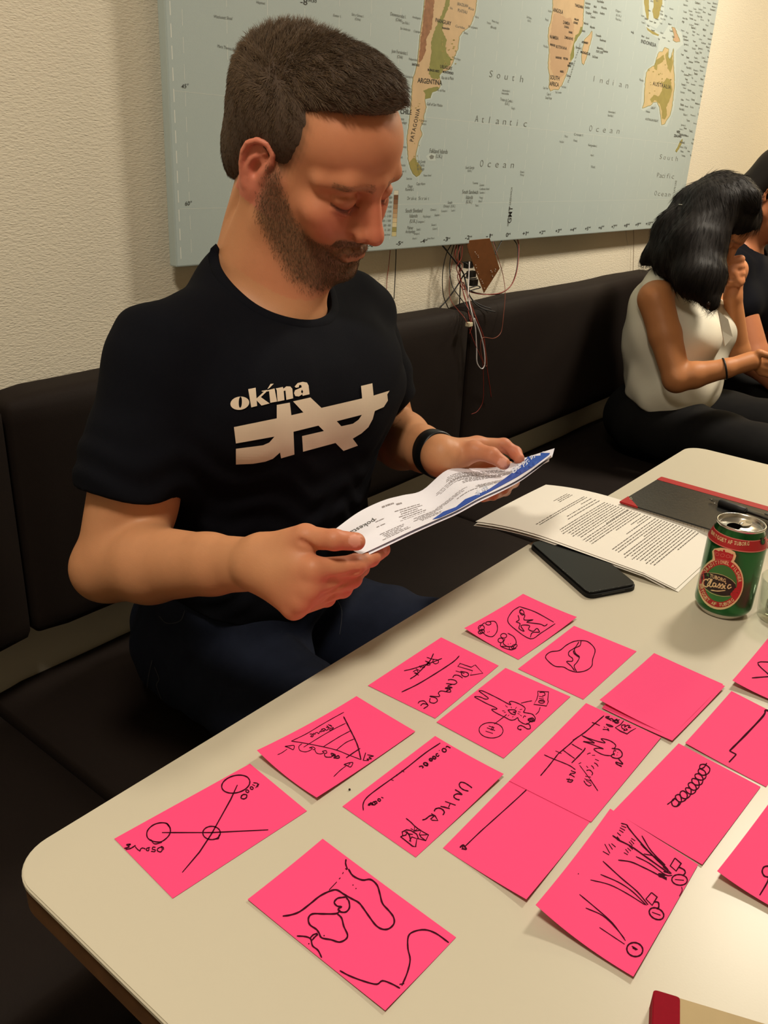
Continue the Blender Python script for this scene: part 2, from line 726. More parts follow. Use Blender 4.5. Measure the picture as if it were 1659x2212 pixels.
SA = [(918, -60), (917, 0), (914, 30), (910, 55), (907, 80), (904, 110), (902, 135), (897, 155), (892, 170), (890, 190), (889, 215), (887, 235), (884, 262),
      (881, 285), (879, 300), (880, 320), (882, 345), (886, 362), (893, 376), (900, 382), (906, 377), (902, 366), (899, 352), (898, 340), (899, 330), (902, 318),
      (905, 305), (912, 290), (908, 278), (915, 262), (917, 245), (921, 232), (919, 222), (918, 214), (930, 211), (933, 200), (945, 195), (950, 189), (952, 178),
      (949, 163), (955, 156), (972, 149), (977, 138), (984, 118), (990, 105), (991, 92), (992, 80), (1000, 68), (1015, 58), (1021, 45), (1027, 25), (1030, 0), (1034, -60)]
SAG = [(978, -60), (972, 0), (970, 14), (958, 40), (955, 65), (965, 85), (962, 100), (965, 115), (975, 128), (973, 140), (957, 150), (950, 163), (946, 172), (935, 170),
       (926, 160), (929, 135), (932, 115), (931, 95), (935, 75), (945, 50), (955, 30), (962, 5), (958, -60)]
SAG2 = [(914, 196), (929, 190), (945, 187), (949, 190), (945, 195), (933, 200), (930, 211), (918, 214), (919, 204)]
ANDES = [(920, -60), (919, 0), (915, 30), (912, 60), (908, 90), (906, 115), (905, 135), (911, 130), (919, 112), (922, 82), (933, 60), (936, 30), (938, 0), (940, -60)]
TIERRA = [(884, 352), (889, 345), (894, 340), (899, 346), (904, 352), (909, 362), (912, 370), (907, 378), (900, 381), (893, 376), (887, 364)]
AF = [(1193, -60), (1194, 0), (1194, 20), (1190, 45), (1185, 60), (1184, 80), (1186, 110), (1184, 145), (1187, 165), (1186, 190), (1189, 197), (1197, 193), (1206, 194),
      (1215, 182), (1222, 165), (1227, 150), (1232, 135), (1239, 124), (1240, 108), (1240, 95), (1247, 83), (1256, 70), (1260, 52), (1260, 30), (1262, 10), (1261, -60)]
AFG = [(1231, 132), (1239, 125), (1240, 108), (1240, 95), (1247, 83), (1256, 70), (1259, 58), (1254, 58), (1250, 72), (1243, 76), (1240, 90), (1236, 105), (1232, 118)]
AFP = [(1196, 30), (1208, 27), (1222, 40), (1232, 38), (1240, 55), (1238, 80), (1230, 105), (1228, 140), (1222, 158), (1210, 170), (1200, 168), (1190, 150), (1188, 110), (1190, 70)]
MAD = [(1279, 66), (1274, 74), (1268, 80), (1262, 86), (1261, 96), (1258, 106), (1256, 122), (1257, 136), (1261, 140), (1265, 130), (1269, 115), (1274, 98), (1279, 80)]
AU = [(1436, 102), (1431, 112), (1424, 112), (1418, 125), (1415, 140), (1402, 148), (1396, 157), (1394, 175), (1392, 200), (1391, 222), (1387, 234), (1396, 231),
      (1405, 228), (1411, 221), (1419, 220), (1424, 230), (1426, 245), (1428, 258), (1429, 270), (1436, 268), (1440, 260), (1447, 250), (1451, 235), (1455, 205),
      (1457, 185), (1457, 165), (1455, 140), (1455, 120), (1455, 104), (1451, 118), (1448, 132), (1443, 122), (1445, 106)]
AUG = [(1446, 128), (1453, 118), (1453, 140), (1448, 158), (1444, 150), (1440, 138), (1437, 118), (1443, 110), (1444, 124)]
AUG2 = [(1440, 168), (1449, 172), (1452, 190), (1450, 205), (1444, 222), (1439, 232), (1441, 248), (1436, 258), (1429, 256), (1430, 240), (1425, 224), (1414, 216),
        (1407, 222), (1404, 215), (1412, 205), (1424, 208), (1430, 196), (1432, 178)]
AUG3 = [(1417, 130), (1426, 124), (1434, 118), (1436, 128), (1428, 136), (1420, 140), (1419, 152), (1413, 148), (1414, 138)]
NG = [(1451, 58), (1458, 60), (1464, 75), (1469, 90), (1461, 91), (1454, 87), (1456, 75)]
BO = [(1409, -30), (1412, 12), (1409, 25), (1412, 39), (1420, 42), (1424, 34), (1427, 18), (1431, 8), (1430, -30)]
SU = [(1392, -30), (1391, 5), (1394, 25), (1397, 42), (1401, 42), (1402, 20), (1401, -30)]
JA = [(1396, 58), (1404, 64), (1415, 70), (1424, 75), (1422, 78), (1410, 74), (1399, 66)]
NZ = [(1474, 300), (1468, 308), (1464, 318), (1459, 326), (1462, 329), (1468, 318), (1474, 307)]
FK = [(927, 338), (932, 334), (938, 337), (936, 343), (930, 344)]
def grown(P, w):
    """outline pushed outwards by w"""
    n = len(P)
    ar = sum(P[i][0] * P[(i + 1) % n][1] - P[(i + 1) % n][0] * P[i][1] for i in range(n))
    sg = 1 if ar > 0 else -1
    Q = []
    for i in range(n):
        ax_, ay_ = P[i - 1]
        bx_, by_ = P[(i + 1) % n]
        tx_, ty_ = bx_ - ax_, by_ - ay_
        L = math.hypot(tx_, ty_) or 1
        Q.append((P[i][0] + sg * ty_ / L * w, P[i][1] - sg * tx_ / L * w))
    return Q


HALOS = [grown(P, w) for P, w in ((SA, 3.5), (AF, 2.5), (MAD, 2.5), (NZ, 2.0))]
HALOS.append([(1384, 236), (1389, 172), (1393, 153), (1411, 138), (1420, 108), (1424, 88), (1446, 52), (1472, 70), (1476, 95), (1460, 110), (1460, 190), (1455, 238), (1440, 274), (1426, 272), (1422, 236), (1416, 224), (1405, 232), (1390, 240)])
HALOS.append([(1388, -30), (1388, 30), (1396, 50), (1418, 62), (1434, 40), (1436, -30)])
HALOS.append([(1392, 54), (1400, 70), (1420, 82), (1440, 88), (1440, 80), (1422, 70), (1402, 56)])
HALOS.append([(920, 338), (930, 330), (946, 336), (940, 347), (926, 347)])
for i_, P in enumerate(HALOS):
    shape_on_map('shallow_water', P, M_halo, 0.00003 + 0.00001 * i_)
shape_on_map('south_america', jag(SA, 0.9), M_land, 0.00014)
shape_on_map('lowland', jag(SAG, 1.4), M_green, 0.00022)
shape_on_map('lowland', jag(SAG2, 0.8), M_green, 0.00022)
shape_on_map('lowland', jag(TIERRA, 1.0), M_green2, 0.00022)
shape_on_map('mountains', jag(ANDES, 1.4), M_andes, 0.00026)
shape_on_map('africa', jag(AF, 0.7), M_land, 0.00014)
shape_on_map('highland', jag(AFP, 1.5), M_land2, 0.00022)
shape_on_map('lowland', jag(AFG, 0.6), M_green, 0.00026)
shape_on_map('madagascar', jag(MAD, 0.6), M_land, 0.00014)
shape_on_map('australia', jag(AU, 0.7), M_land3, 0.00014)
for P in (AUG, AUG2, AUG3):
    shape_on_map('lowland', jag(P, 1.0), M_green2, 0.00022)
shape_on_map('new_guinea', jag(NG, 0.7), M_land2, 0.00014)
shape_on_map('island', jag(BO, 0.8), M_green2, 0.00014)
shape_on_map('island', jag(SU, 0.6), M_green2, 0.00014)
shape_on_map('island', jag(JA, 0.4), M_green2, 0.00014)
shape_on_map('island', jag(NZ, 0.4), M_green2, 0.00014)
shape_on_map('island', jag(FK, 0.8), M_inkl, 0.00014)
coast = Flat()
for P, c in ((SA, 0), (AF, 0), (AU, 1), (MAD, 1), (NG, 1), (NZ, 1)):
    coast.stroke(jag(P, 0.7, bool(c)), 0.9, n=1, closed=bool(c))
coast.lay('coastline', M_green, wmap, onmap(0.00030))
spots = Flat()                       # green patches and streams of the Patagonian coast and the Andes
rr = random.Random(5)
for _ in range(46):
    spots.disk((rr.uniform(888, 914), rr.uniform(215, 372)), rr.uniform(.6, 2.2), rr.uniform(.6, 2.0), n=7) if rr.random() < .5 else \
        spots.disk((rr.uniform(955, 985), rr.uniform(85, 140)), rr.uniform(.6, 2.6), rr.uniform(.6, 2.0), n=7)
for _ in range(26):
    spots.disk((rr.uniform(1400, 1450), rr.uniform(130, 215)), rr.uniform(.5, 2), rr.uniform(.5, 2.4), n=7)
spots.lay('relief_spots', M_green2, wmap, onmap(0.00034))

grid = Flat()
TICK = [(808, 527), (863, 522), (915, 519), (964, 514), (1012, 512), (1056, 509), (1097, 505), (1135, 503), (1172, 499), (1206, 497), (1238, 495), (1268, 493),
        (1298, 491), (1325, 489), (1352, 487), (1377, 485), (1400, 484), (1425, 482)]
GX = [0.849 + 0.0145] + [0.849 + 0.035 + 0.0816 * i for i in range(26)]
gv, gf = [], []


def thin(x0, z0, x1, z1, w):
    b = len(gv)
    d = np.array([x1 - x0, z1 - z0])
    n_ = np.array([-d[1], d[0]]) / np.linalg.norm(d) * w / 2
    gv.extend([(x0 + n_[0], MY - 0.00010, z0 + n_[1]), (x0 - n_[0], MY - 0.00010, z0 - n_[1]), (x1 - n_[0], MY - 0.00010, z1 - n_[1]), (x1 + n_[0], MY - 0.00010, z1 + n_[1])])
    gf.append((b, b + 1, b + 2, b + 3))


z_ = MZ0 + 0.012
while z_ < MZ1 - 0.03:
    thin(GX[0], z_, GX[0], z_ + 0.017, 0.0017)
    z_ += 0.027
for gx in GX[1:]:
    z_ = MZ0 + 0.02
    while z_ < MZ1 - 0.03:
        thin(gx, z_ + TILT * (gx - MX0), gx, z_ + 0.02 + TILT * (gx - MX0), 0.0007)
        z_ += 0.034
for gz in (1.138, 1.2967):
    thin(MX0 + 0.01, gz - 0.007, MX1 - 0.01, gz - 0.007 + TILT * 2, 0.0004)
link('graticule', np_mesh('graticule', gv, gf, False), M_white, wmap)

key = Flat()
cols = [srgb(205, 200, 180), srgb(105, 68, 40), srgb(124, 84, 54), srgb(150, 112, 78), srgb(172, 136, 98), srgb(186, 156, 116), srgb(204, 182, 140), srgb(208, 194, 152),
        srgb(150, 140, 78), srgb(196, 184, 134)]
for i, c in enumerate(cols):
    x0, x1 = 851.4 - 0.52 * i, 861.0 - 0.52 * i
    y0 = 411.2 + i * 9.95
    f = Flat()
    f.poly([(x0, y0), (x1, y0), (x1 - 0.5, y0 + 9.6), (x0 - 0.5, y0 + 9.6)])
    o = f.lay('height_key', mat('print_key_%d' % i, c, 0.55), wmap, onmap(0.00018))
    key.stroke([(x0, y0), (x1, y0)], 0.5, smooth=False)
    key.stroke([(x1, y0), (x1 - 0.5, y0 + 9.9)], 0.5, smooth=False)
key.lay('height_key_lines', M_inkg, wmap, onmap(0.00024))

# ---- lettering
blk, gry, lgt = Flat(), Flat(), Flat()
T = blk.text
T('ARGENTINA', (902, 178), (955, 184), 10.5, bold=0.012)
T('PARAGUAY', (941, 47), (974.5, 55), 8.5, bold=0.01)
T('Asunción', (954.5, 61.5), (971, 64.5), 5, bold=0.02)
T('URUGUAY', (951, 147), (977, 151.5), 7.5, bold=0.01)
T('BUENOS AIRES', (924, 153), (949, 156.5), 5, bold=0.02)
T('MONTEVIDEO', (956.5, 157), (979.6, 161), 5, bold=0.02)
T('SANTIAGO', (890, 141), (906, 143.5), 5, bold=0.02)
T('CHILE', (865, 245.5), (889, 247.5), 10, bold=0.01)
T('PATAGONIA', (893, 306), (908, 235), 8, up=(-1.0, -0.2), spacing=1.2)
T('ANGOLA', (1195, 24.6), (1216, 30.4), 8.5, bold=0.01)
T('ZAMBIA', (1216, 51), (1231, 55), 7, bold=0.01)
T('LUSAKA', (1219, 59), (1229, 62), 4.5, bold=0.03)
T('HARARE', (1228.5, 71), (1236.5, 73), 4.5, bold=0.03)
T('LILONGWE', (1239, 50), (1248, 53), 4.5, bold=0.03)
T('MALAWI', (1241, 43), (1250, 46), 4.5, bold=0.02)
T('NAMIBIA', (1188, 82.5), (1206.5, 86.5), 7.5, bold=0.01)
T('ZIMBABWE', (1219, 83), (1238, 87.5), 6, bold=0.01)
T('WINDHOEK', (1188, 98), (1199.6, 100.8), 4.5, bold=0.03)
T('BOTSWANA', (1201, 103.4), (1224.5, 108), 6.5, bold=0.01)
T('GABORONE', (1200, 125.6), (1213, 128), 4.5, bold=0.03)
T('PRETORIA', (1217, 128), (1227, 130), 4.5, bold=0.03)
T('MAPUTO', (1229, 138.4), (1238, 140), 4.5, bold=0.03)
T('MBABANE', (1226, 143.5), (1233.6, 145), 4.5, bold=0.03)
T('MASERU', (1210, 156), (1217.7, 157.5), 4.5, bold=0.03)
T('SOUTH', (1188.7, 170.7), (1208.5, 174), 9, bold=0.01)
T('AFRICA', (1187, 184.5), (1207, 187.5), 9, bold=0.01)
T('TANZANIA', (1242, 13.7), (1260, 18.8), 6, bold=0.02)
T('MADAGASCAR', (1254.5, 114.3), (1275, 120), 5.5, bold=0.02)
T('ANTANANARIVO', (1256.7, 92.6), (1270.5, 95.5), 4.5, bold=0.03)
T('INDONESIA', (1385, 92.5), (1417.6, 102), 8)
T('AUSTRALIA', (1410, 184), (1449, 193), 8.5, bold=0.008, spacing=1.15)
T('NEW', (1462, 287), (1469, 287.8), 5.5, bold=0.02)
T('ZEALAND', (1455.7, 295.5), (1472.4, 297), 5.5, bold=0.02)
T('WELLINGTON', (1473, 293), (1482.6, 294.7), 3.6, bold=0.02)
T('GMT', (1104, 482), (1108, 446), 8.0, up=(-1, -0.05), bold=0.004)
T('45°', (392, 191), (407, 189.5), 9)
T('60°', (400, 444), (414, 443), 9)
hours = [(-6, 797, 533.5), (-5, 856, 530), (-4, 908.5, 525), (-3, 958, 521), (-2, 1005, 517.5), (-1, 1050, 514), (0, 1093, 511.5), (1, 1129, 508.7), (2, 1165, 505.8),
         (3, 1200, 502.5), (4, 1231.6, 500), (5, 1263.7, 497.7), (6, 1293, 495.5), (7, 1321, 493.5), (8, 1348, 491), (9, 1372.5, 489), (10, 1395, 487), (11, 1418, 486)]
for h, x, y in hours:
    s = ('+' if h > 0 else '') + str(h)
    w = (9 if h < 0 or h > 0 else 5.5) * (1.05 if h < 0 else 0.9 if h < 5 else 0.78) + (3 if h > 9 else 0)
    T(s, (x, y), (x + w, y - 0.08 * w), 8.5 if h < 2 else 7.2, bold=0.012)
    T('H', (x + w + 1, y - 4.6), (x + w + 4.8, y - 5.0), 3.8, bold=0.012)
T('-8', (649, 9), (664, 11), 13)
T('H30', (667, 4), (684, 6), 6.5)
T('+6', (1363, 72), (1369, 73.5), 6.5)
blk.lay('country_lettering', M_ink, wmap, onmap(0.00042))

G = gry.text
sp = 1.0


def spaced(fl, s, p0, p1, h, shear=0.12, lw=None):
    n_ = len(s)
    p0 = np.array(p0, float)
    p1 = np.array(p1, float)
    d = (p1 - p0)
    L = np.linalg.norm(d)
    u = d / L
    lw = lw or h * 0.46
    for i, ch in enumerate(s):
        if ch == ' ':
            continue
        q = p0 + u * (L - lw) * i / (n_ - 1)
        k = 0.35 if ch in 'Iil' else (0.6 if ch == 't' else 1.0)
        hh = h
        fl.text(ch, q, q + u * lw * k, hh, shear=shear, bold=-0.012)


for s, a, b, h in (('South', (1057, 166), (1130, 178), 15), ('Atlantic', (1026, 263), (1138, 274), 15), ('Ocean', (1037, 360), (1110, 363), 15)):
    spaced(gry, s, a, b, h)
for s, a, b, h in (('Indian', (1282, 176), (1357, 191), 13), ('Ocean', (1273, 283), (1338, 289), 13), ('South', (1425, 343), (1464, 348), 10.5),
                   ('Pacific', (1419, 383), (1456, 386), 10.5), ('Ocean', (1414, 422), (1448, 425), 10.5)):
    spaced(lgt, s, a, b, h)
spaced(gry, 'Drake Strait', (880, 431.5), (928, 431.5), 7.2, 0.0)
for s, a, b, h in (
        ('Falkland Islands', (928, 330), (967, 332), 9.5), ('(U.K.)', (941, 341), (955, 341), 8), ('South Shetland', (876, 459), (912.7, 458.6), 8.5),
        ('Islands', (885, 469.8), (902, 469.4), 8), ('(U.K.)', (885.5, 481), (900.6, 481), 8), ('South Sandwich', (998.6, 418), (1033, 419), 8.5),
        ('Islands', (1006.7, 429.6), (1021.5, 429.6), 8), ('(U.K.)', (1007, 439), (1020, 439), 8), ('South', (967.5, 440), (977, 440), 6),
        ('Orkney I. (U.K.)', (958, 448), (983.5, 447.6), 6), ('South Georgia', (1005.7, 364.6), (1024.6, 364.6), 6), ('(U.K.)', (1010.5, 371), (1019, 371), 5),
        ('Cape Horn', (899.6, 399.5), (918.5, 399.7), 6), ('Isla Grande', (903, 352), (919, 352), 6.5), ('de Tierra', (901, 359.6), (916.6, 359.6), 6.5),
        ('del Fuego', (901, 367.5), (916.6, 367.5), 6.5), ('Diego', (881, 405), (891.5, 405), 6.5), ('Ramírez I.', (876, 412), (894, 412), 6.5),
        ('Palmer', (880, 495), (893, 495), 7), ('Archipelago', (876, 503.5), (896.7, 502.5), 6.5), ('Clarence I.', (930, 455), (943, 455), 5),
        ('King George I.', (914, 469.5), (931, 469.5), 5), ('Elephant I.', (939, 467), (951, 466), 5), ('Coronation I.', (953, 458), (967, 457.5), 4.5),
        ('Laurie I.', (975, 456.5), (983.5, 456), 4.5), ('Traversay', (1021, 397.5), (1033, 397.5), 5), ('Zavodovski', (1036, 402), (1046, 402), 5),
        ('Candlemas Island', (1036, 410), (1057, 410), 4.6), ('Saunders I.', (1036, 418), (1048, 418), 4.8), ('Montagu I.', (1036, 429), (1044, 429), 4.8),
        ('Bristol I.', (1034, 437), (1042, 436.6), 4.8), ('Thule I.', (1026.6, 446), (1034.5, 446), 4.8), ('Staten Island', (915, 381), (931.5, 380.7), 4.8),
        ('Livingston I.', (902.5, 481), (918, 480.7), 4.8), ('Smith I.', (900, 498), (909.3, 497.8), 5), ('Snow I.', (932, 488), (943, 487.8), 5),
        ('Low I.', (935, 496), (945, 496), 5), ('Brabant I.', (895, 507), (907, 506.5), 4.6), ('Anvers I.', (891, 517), (901, 516.6), 4.4),
        ('James Ross I.', (923, 516.6), (939, 516), 4), ('Gulf of San Matías', (922, 227), (956, 230.5), 6), ('Río de la Plata', (954, 170.7), (980, 172.3), 6.5),
        ('Mar del Plata', (944, 196.5), (962, 198.5), 5), ('Archipelago', (855.5, 266.5), (879, 267.5), 5.5), ('Chonos', (860, 258.6), (873, 260), 6),
        ('Juan Fernández I.', (846, 113), (881, 119), 7.5), ('(Chile)', (858, 125), (870, 126.5), 7), ('Desventuradas I.', (843.6, 33), (877, 40), 7.5),
        ('(Chile)', (855, 45), (868, 47), 7), ('San Félix I.', (868.7, 51), (884.7, 53.5), 6), ('San Ambrosio', (865, 63), (886.5, 67.5), 5.5),
        ('Antofagasta', (891, 38.5), (909, 42), 4.8), ('Copiapó', (894, 69), (909, 71.5), 5), ('Valparaíso', (883, 129), (902, 132), 5), ('Concepción', (876, 166), (892, 169), 4.8),
        ('Valdivia', (877, 198), (889, 200), 4.8), ('Chiloé', (873, 228), (884, 230), 5), ('Wellington I.', (858, 299), (872, 301), 4.8), ('Magallanes', (859, 317), (878, 320), 5.5),
        ('Strait', (858, 341), (870, 342), 5), ('Desolación', (858, 358), (876, 359), 4.8), ('Noir I.', (863, 372), (878, 372), 4.6), ('Santa Inés', (878, 388), (890, 388), 4.8),
        ('BRAZILIAN', (988, 11), (1011, 16), 6.5), ('PLATEAU', (989, 25), (1009.5, 30), 7), ('São Paulo', (972, 19), (978, 21), 5), ('Rio', (1012, 20), (1024, 23), 5.5),
        ('Curitiba', (984, 58), (1004, 63), 5), ('Pôrto Alegre', (980, 127), (995, 131), 4.6), ('Santos', (1002, 72), (1011, 75), 5), ('Rio de Janeiro', (1012, 59), (1032, 63), 5),
        ('Vitória', (1026, 38), (1034, 40), 5), ('Martin Vaz I.', (1063, 47), (1078, 52), 5), ('Trindade I.', (1052, 51), (1061, 53), 5), ('(Brazil)', (1060, 60), (1072, 63), 5),
        ('Comodoro', (909, 262), (922, 263.5), 4.8), ('Rivadavia', (910, 269), (921, 270), 4.6), ('Ascension', (1184, 25), (1192, 27), 5), ('Benguela', (1178, 43), (1185, 46), 5),
        ('Saint Helena', (1138, 38), (1148, 42), 5), ('(U.K.)', (1140, 46), (1147, 48), 4.5), ('Walvis Bay', (1174, 101), (1184, 104), 5), ('Cape Town', (1173.5, 191.7), (1184, 193), 5),
        ('Port Elizabeth', (1213, 189), (1223, 190.5), 4.5), ('Cape of', (1181.5, 205.4), (1190, 206.5), 6), ('Good Hope', (1178, 213.4), (1192, 215), 6), ('East London', (1200, 201), (1213, 202), 4.6),
        ('Ascensión I.', (1085, 197), (1102, 199), 5), ('Inaccessible', (1084, 203), (1099, 205), 5), ('Tristan da Cunha I.', (1081, 217), (1108, 222), 6.4), ('(U.K.)', (1091, 226), (1100, 227.5), 6),
        ('Gough I.', (1105, 235), (1113, 237), 5), ('Bouvet I.', (1124, 373), (1133, 374), 5), ('(Norway)', (1124, 379), (1132, 380), 4.5), ('Marion I.', (1220, 296), (1227, 297.5), 5),
        ('Prince Edward', (1209, 308), (1218, 309), 5), ('Crozet I.', (1240, 292), (1260, 294.5), 5), ('(France)', (1239, 305), (1247, 306.5), 4.8), ('Kerguelen I.', (1271, 315), (1290, 318), 5),
        ('Heard I.', (1276, 337), (1283, 338), 4.8), ('McDonald I.', (1277, 362), (1286, 363.5), 5), ('Amsterdam I.', (1314, 243), (1330, 245.5), 4.8), ('Saint-Paul I.', (1313, 251), (1325, 253), 4.8),
        ('Perth', (1381.5, 174), (1390, 177), 5), ('GREAT', (1406, 235), (1416, 236), 5), ('AUSTRALIAN BIGHT', (1394, 259), (1422, 264), 5), ('Adelaide', (1395, 242), (1404, 244), 4.5),
        ('Wachusett Shoal', (462, 38), (502, 43), 6.5), ('Maria Theresa Reef', (470, 102), (512, 111), 6.5), ('Haymet', (554, 7), (573, 10), 6), ('Easter I.', (720, 35), (737, 38), 5.5),
        ('Sala y Gómez I.', (760, 33), (786, 38), 5.5), ('(Chile)', (767, 43), (779, 45), 5.5), ('Chagos I.', (1330, 24), (1342, 28), 4.5), ('(U.K.)', (1331, 34), (1342, 37), 4.5),
        ('Diego Garcia', (1330, 42), (1342, 46), 4.5)):
    G(s, a, b, h, shear=0.1)
for i, s in enumerate(('glacier', 'over 5 000', '4 000 - 5 000', '3 000 - 4 000', '2 000 - 3 000', '1 000 - 2 000', '500 - 1 000', '200 - 500', '0 - 200', 'below sea level')):
    w = 1.75 * len(s) * (0.9 if len(s) > 12 else 1)
    G(s, (848 - 0.55 * i - w, 419.3 + i * 9.95), (848 - 0.55 * i, 419.0 + i * 9.95), 4.6)
G('MERIDIAN OF GREENWICH', (1099, 488), (1107.5, 405), 3.4, up=(-1, -0.05), spacing=1.15)
G('INTERNATIONAL DATE LINE', (1450, 462), (1462.5, 390), 3.4, up=(-1, -0.1), spacing=1.15)
G('Mozambique Channel', (1229, 178), (1254.5, 95.5), 3.0, up=(-1, -0.25), spacing=1.3)
isl = ['Tarawa', 'Nauru', 'Banaba', 'Majuro', 'Palau', 'Yap', 'Truk I.', 'Kosrae', 'Guam', 'Saipan', 'Wake I.', 'Fiji', 'Suva', 'Tonga', 'Niue', 'Samoa', 'Apia', 'Futuna', 'Tuvalu',
       'Rotuma', 'Vanuatu', 'Port Vila', 'Nouméa', 'Efate', 'Tanna', 'Lifou', 'Honiara', 'Rennel', 'Buka', 'Manus', 'Kiribati', 'Norfolk I.', 'Lord Howe', 'Sunday I.', 'Chatham I.', 'Bounty I.',
       'Snares I.', 'Phoenix I.', 'Malden I.', 'Jarvis I.', 'Baker I.', 'Howland I.', 'Tokelau', 'Line I.', 'Nukunonu', 'Kermadec']
rr = random.Random(11)
taken = []
for k in range(150):
    for _ in range(30):
        y = rr.uniform(-6, 240) if k < 128 else rr.uniform(240, 345)
        x0 = 1470 if y < 150 else 1466
        x1 = 1545 - (y * 0.13)
        x = rr.uniform(x0, x1)
        if k < 30:
            x, y = rr.uniform(1384, 1452), rr.uniform(-5, 92)
        if all(abs(x - a) > 9 or abs(y - b) > 6.5 for a, b in taken):
            break
    taken.append((x, y))
    s = isl[k % len(isl)]
    w = 1.15 * len(s)
    (T if rr.random() < .0 else G)(s, (x, y), (x + w, y + 0.22 * w), rr.choice((3.4, 3.8, 4.6)), bold=rr.choice((0.0, 0.01, 0.03)))
seych = ['Seychelles', 'Victoria', 'Mahé', 'Comoros', 'Moroni', 'Mayotte', 'Aldabra', 'Farquhar', 'Agalega', 'Tromelin', 'Mauritius', 'PORT LOUIS', 'Réunion', 'Rodrigues', 'St-Denis', 'Zanzibar', 'Amirante', 'Beira',
         'Durban', 'Europa I.']
pos = [(1290, 4), (1299, 18), (1283, 16), (1276, 38), (1262, 52), (1275, 60), (1281, 27), (1266, 29), (1296, 30), (1287, 78), (1290, 105), (1288, 113), (1303, 112), (1296, 88), (1280, 124), (1263, 17),
       (1264, 8), (1257, 68), (1224, 165), (1244, 104)]
for s, (x, y) in zip(seych, pos):
    G(s, (x, y), (x + 1.45 * len(s), y + 0.3 * len(s)), 5, bold=0.02)
gry.lay('place_lettering', M_inkg, wmap, onmap(0.00038))
lgt.lay('ocean_lettering', M_inkl, wmap, onmap(0.00036))

# ================================================================== CIRCUIT BOARD AND WIRES UNDER THE MAP
M_pcb = mat('copper_board', srgb(128, 80, 44), 0.4, noise=0.2, nscale=80, spec=0.5)
M_solder = mat('solder', srgb(200, 196, 186), 0.25, metal=0.9)
M_chip = mat('black_plastic', srgb(16, 16, 17), 0.4)
pcb = empty('circuit_board', tuple(ony(1030, 530, 1.07)))
tag(pcb, 'brown copper circuit board with solder dots hanging under the map', 'circuit board')
q = [Vector(ony(1007, 520, 1.088)), Vector(ony(1058, 515, 1.062)), Vector(ony(1079.5, 580, 1.052)), Vector(ony(1045.5, 633, 1.072)), Vector(ony(1013, 546, 1.086))]
nrm = (q[1] - q[0]).cross(q[3] - q[0]).normalized()
if nrm.y > 0:
    nrm = -nrm
bm = bmesh.new()
a_ = [bm.verts.new(p) for p in q]
b_ = [bm.verts.new(p - nrm * 0.0016) for p in q]
bm.faces.new(a_)
bm.faces.new(b_[::-1])
for i in range(5):
    bm.faces.new((a_[i], b_[i], b_[(i + 1) % 5], a_[(i + 1) % 5]))
bmesh.ops.recalc_face_normals(bm, faces=bm.faces[:])
pb = bm_obj('board', bm, M_pcb, pcb)
bvh = bvh_of([pb])
fn = on_surface(bvh, 0.00014)
for (x, y) in ((1026, 545), (1028, 549), (1032, 552), (1033, 556), (1027, 573), (1029, 579), (1031, 588), (1033, 592), (1038, 604), (1041, 608), (1043, 612), (1046, 623), (1060, 585),
               (1062, 588), (1063, 595), (1070, 582), (1069, 586), (1064, 598)):
    p = fn(x, y)
    if p is None:
        continue
    bm = bmesh.new()
    bmesh.ops.create_icosphere(bm, subdivisions=1, radius=0.0013, matrix=Matrix.Translation(p))
    bm_obj('solder_joint', bm, M_solder, pcb)
for (x, y, w) in ((1012, 572, 0.012), (1018, 592, 0.012), (1022, 610, 0.012)):
    c = Vector(ony(x, y, 1.09))
    box('connector', (c.x - w, c.y - 0.006, c.z - 0.007), (c.x + w, c.y + 0.006, c.z + 0.007), M_chip, pcb, 0.001)

M_wred = mat('red_wire', srgb(132, 42, 30), 0.45)
M_wbrown = mat('brown_wire', srgb(120, 58, 38), 0.45)
M_wblack = mat('black_wire', srgb(14, 13, 13), 0.5)
M_wwhite = mat('white_wire', srgb(205, 200, 200), 0.4)
M_wthin = mat('pale_wire', srgb(170, 165, 155), 0.4)


def c5(pts):
    return [(820 + x / 3.858, 480 + y / 3.858, Y) for x, y, Y in pts]


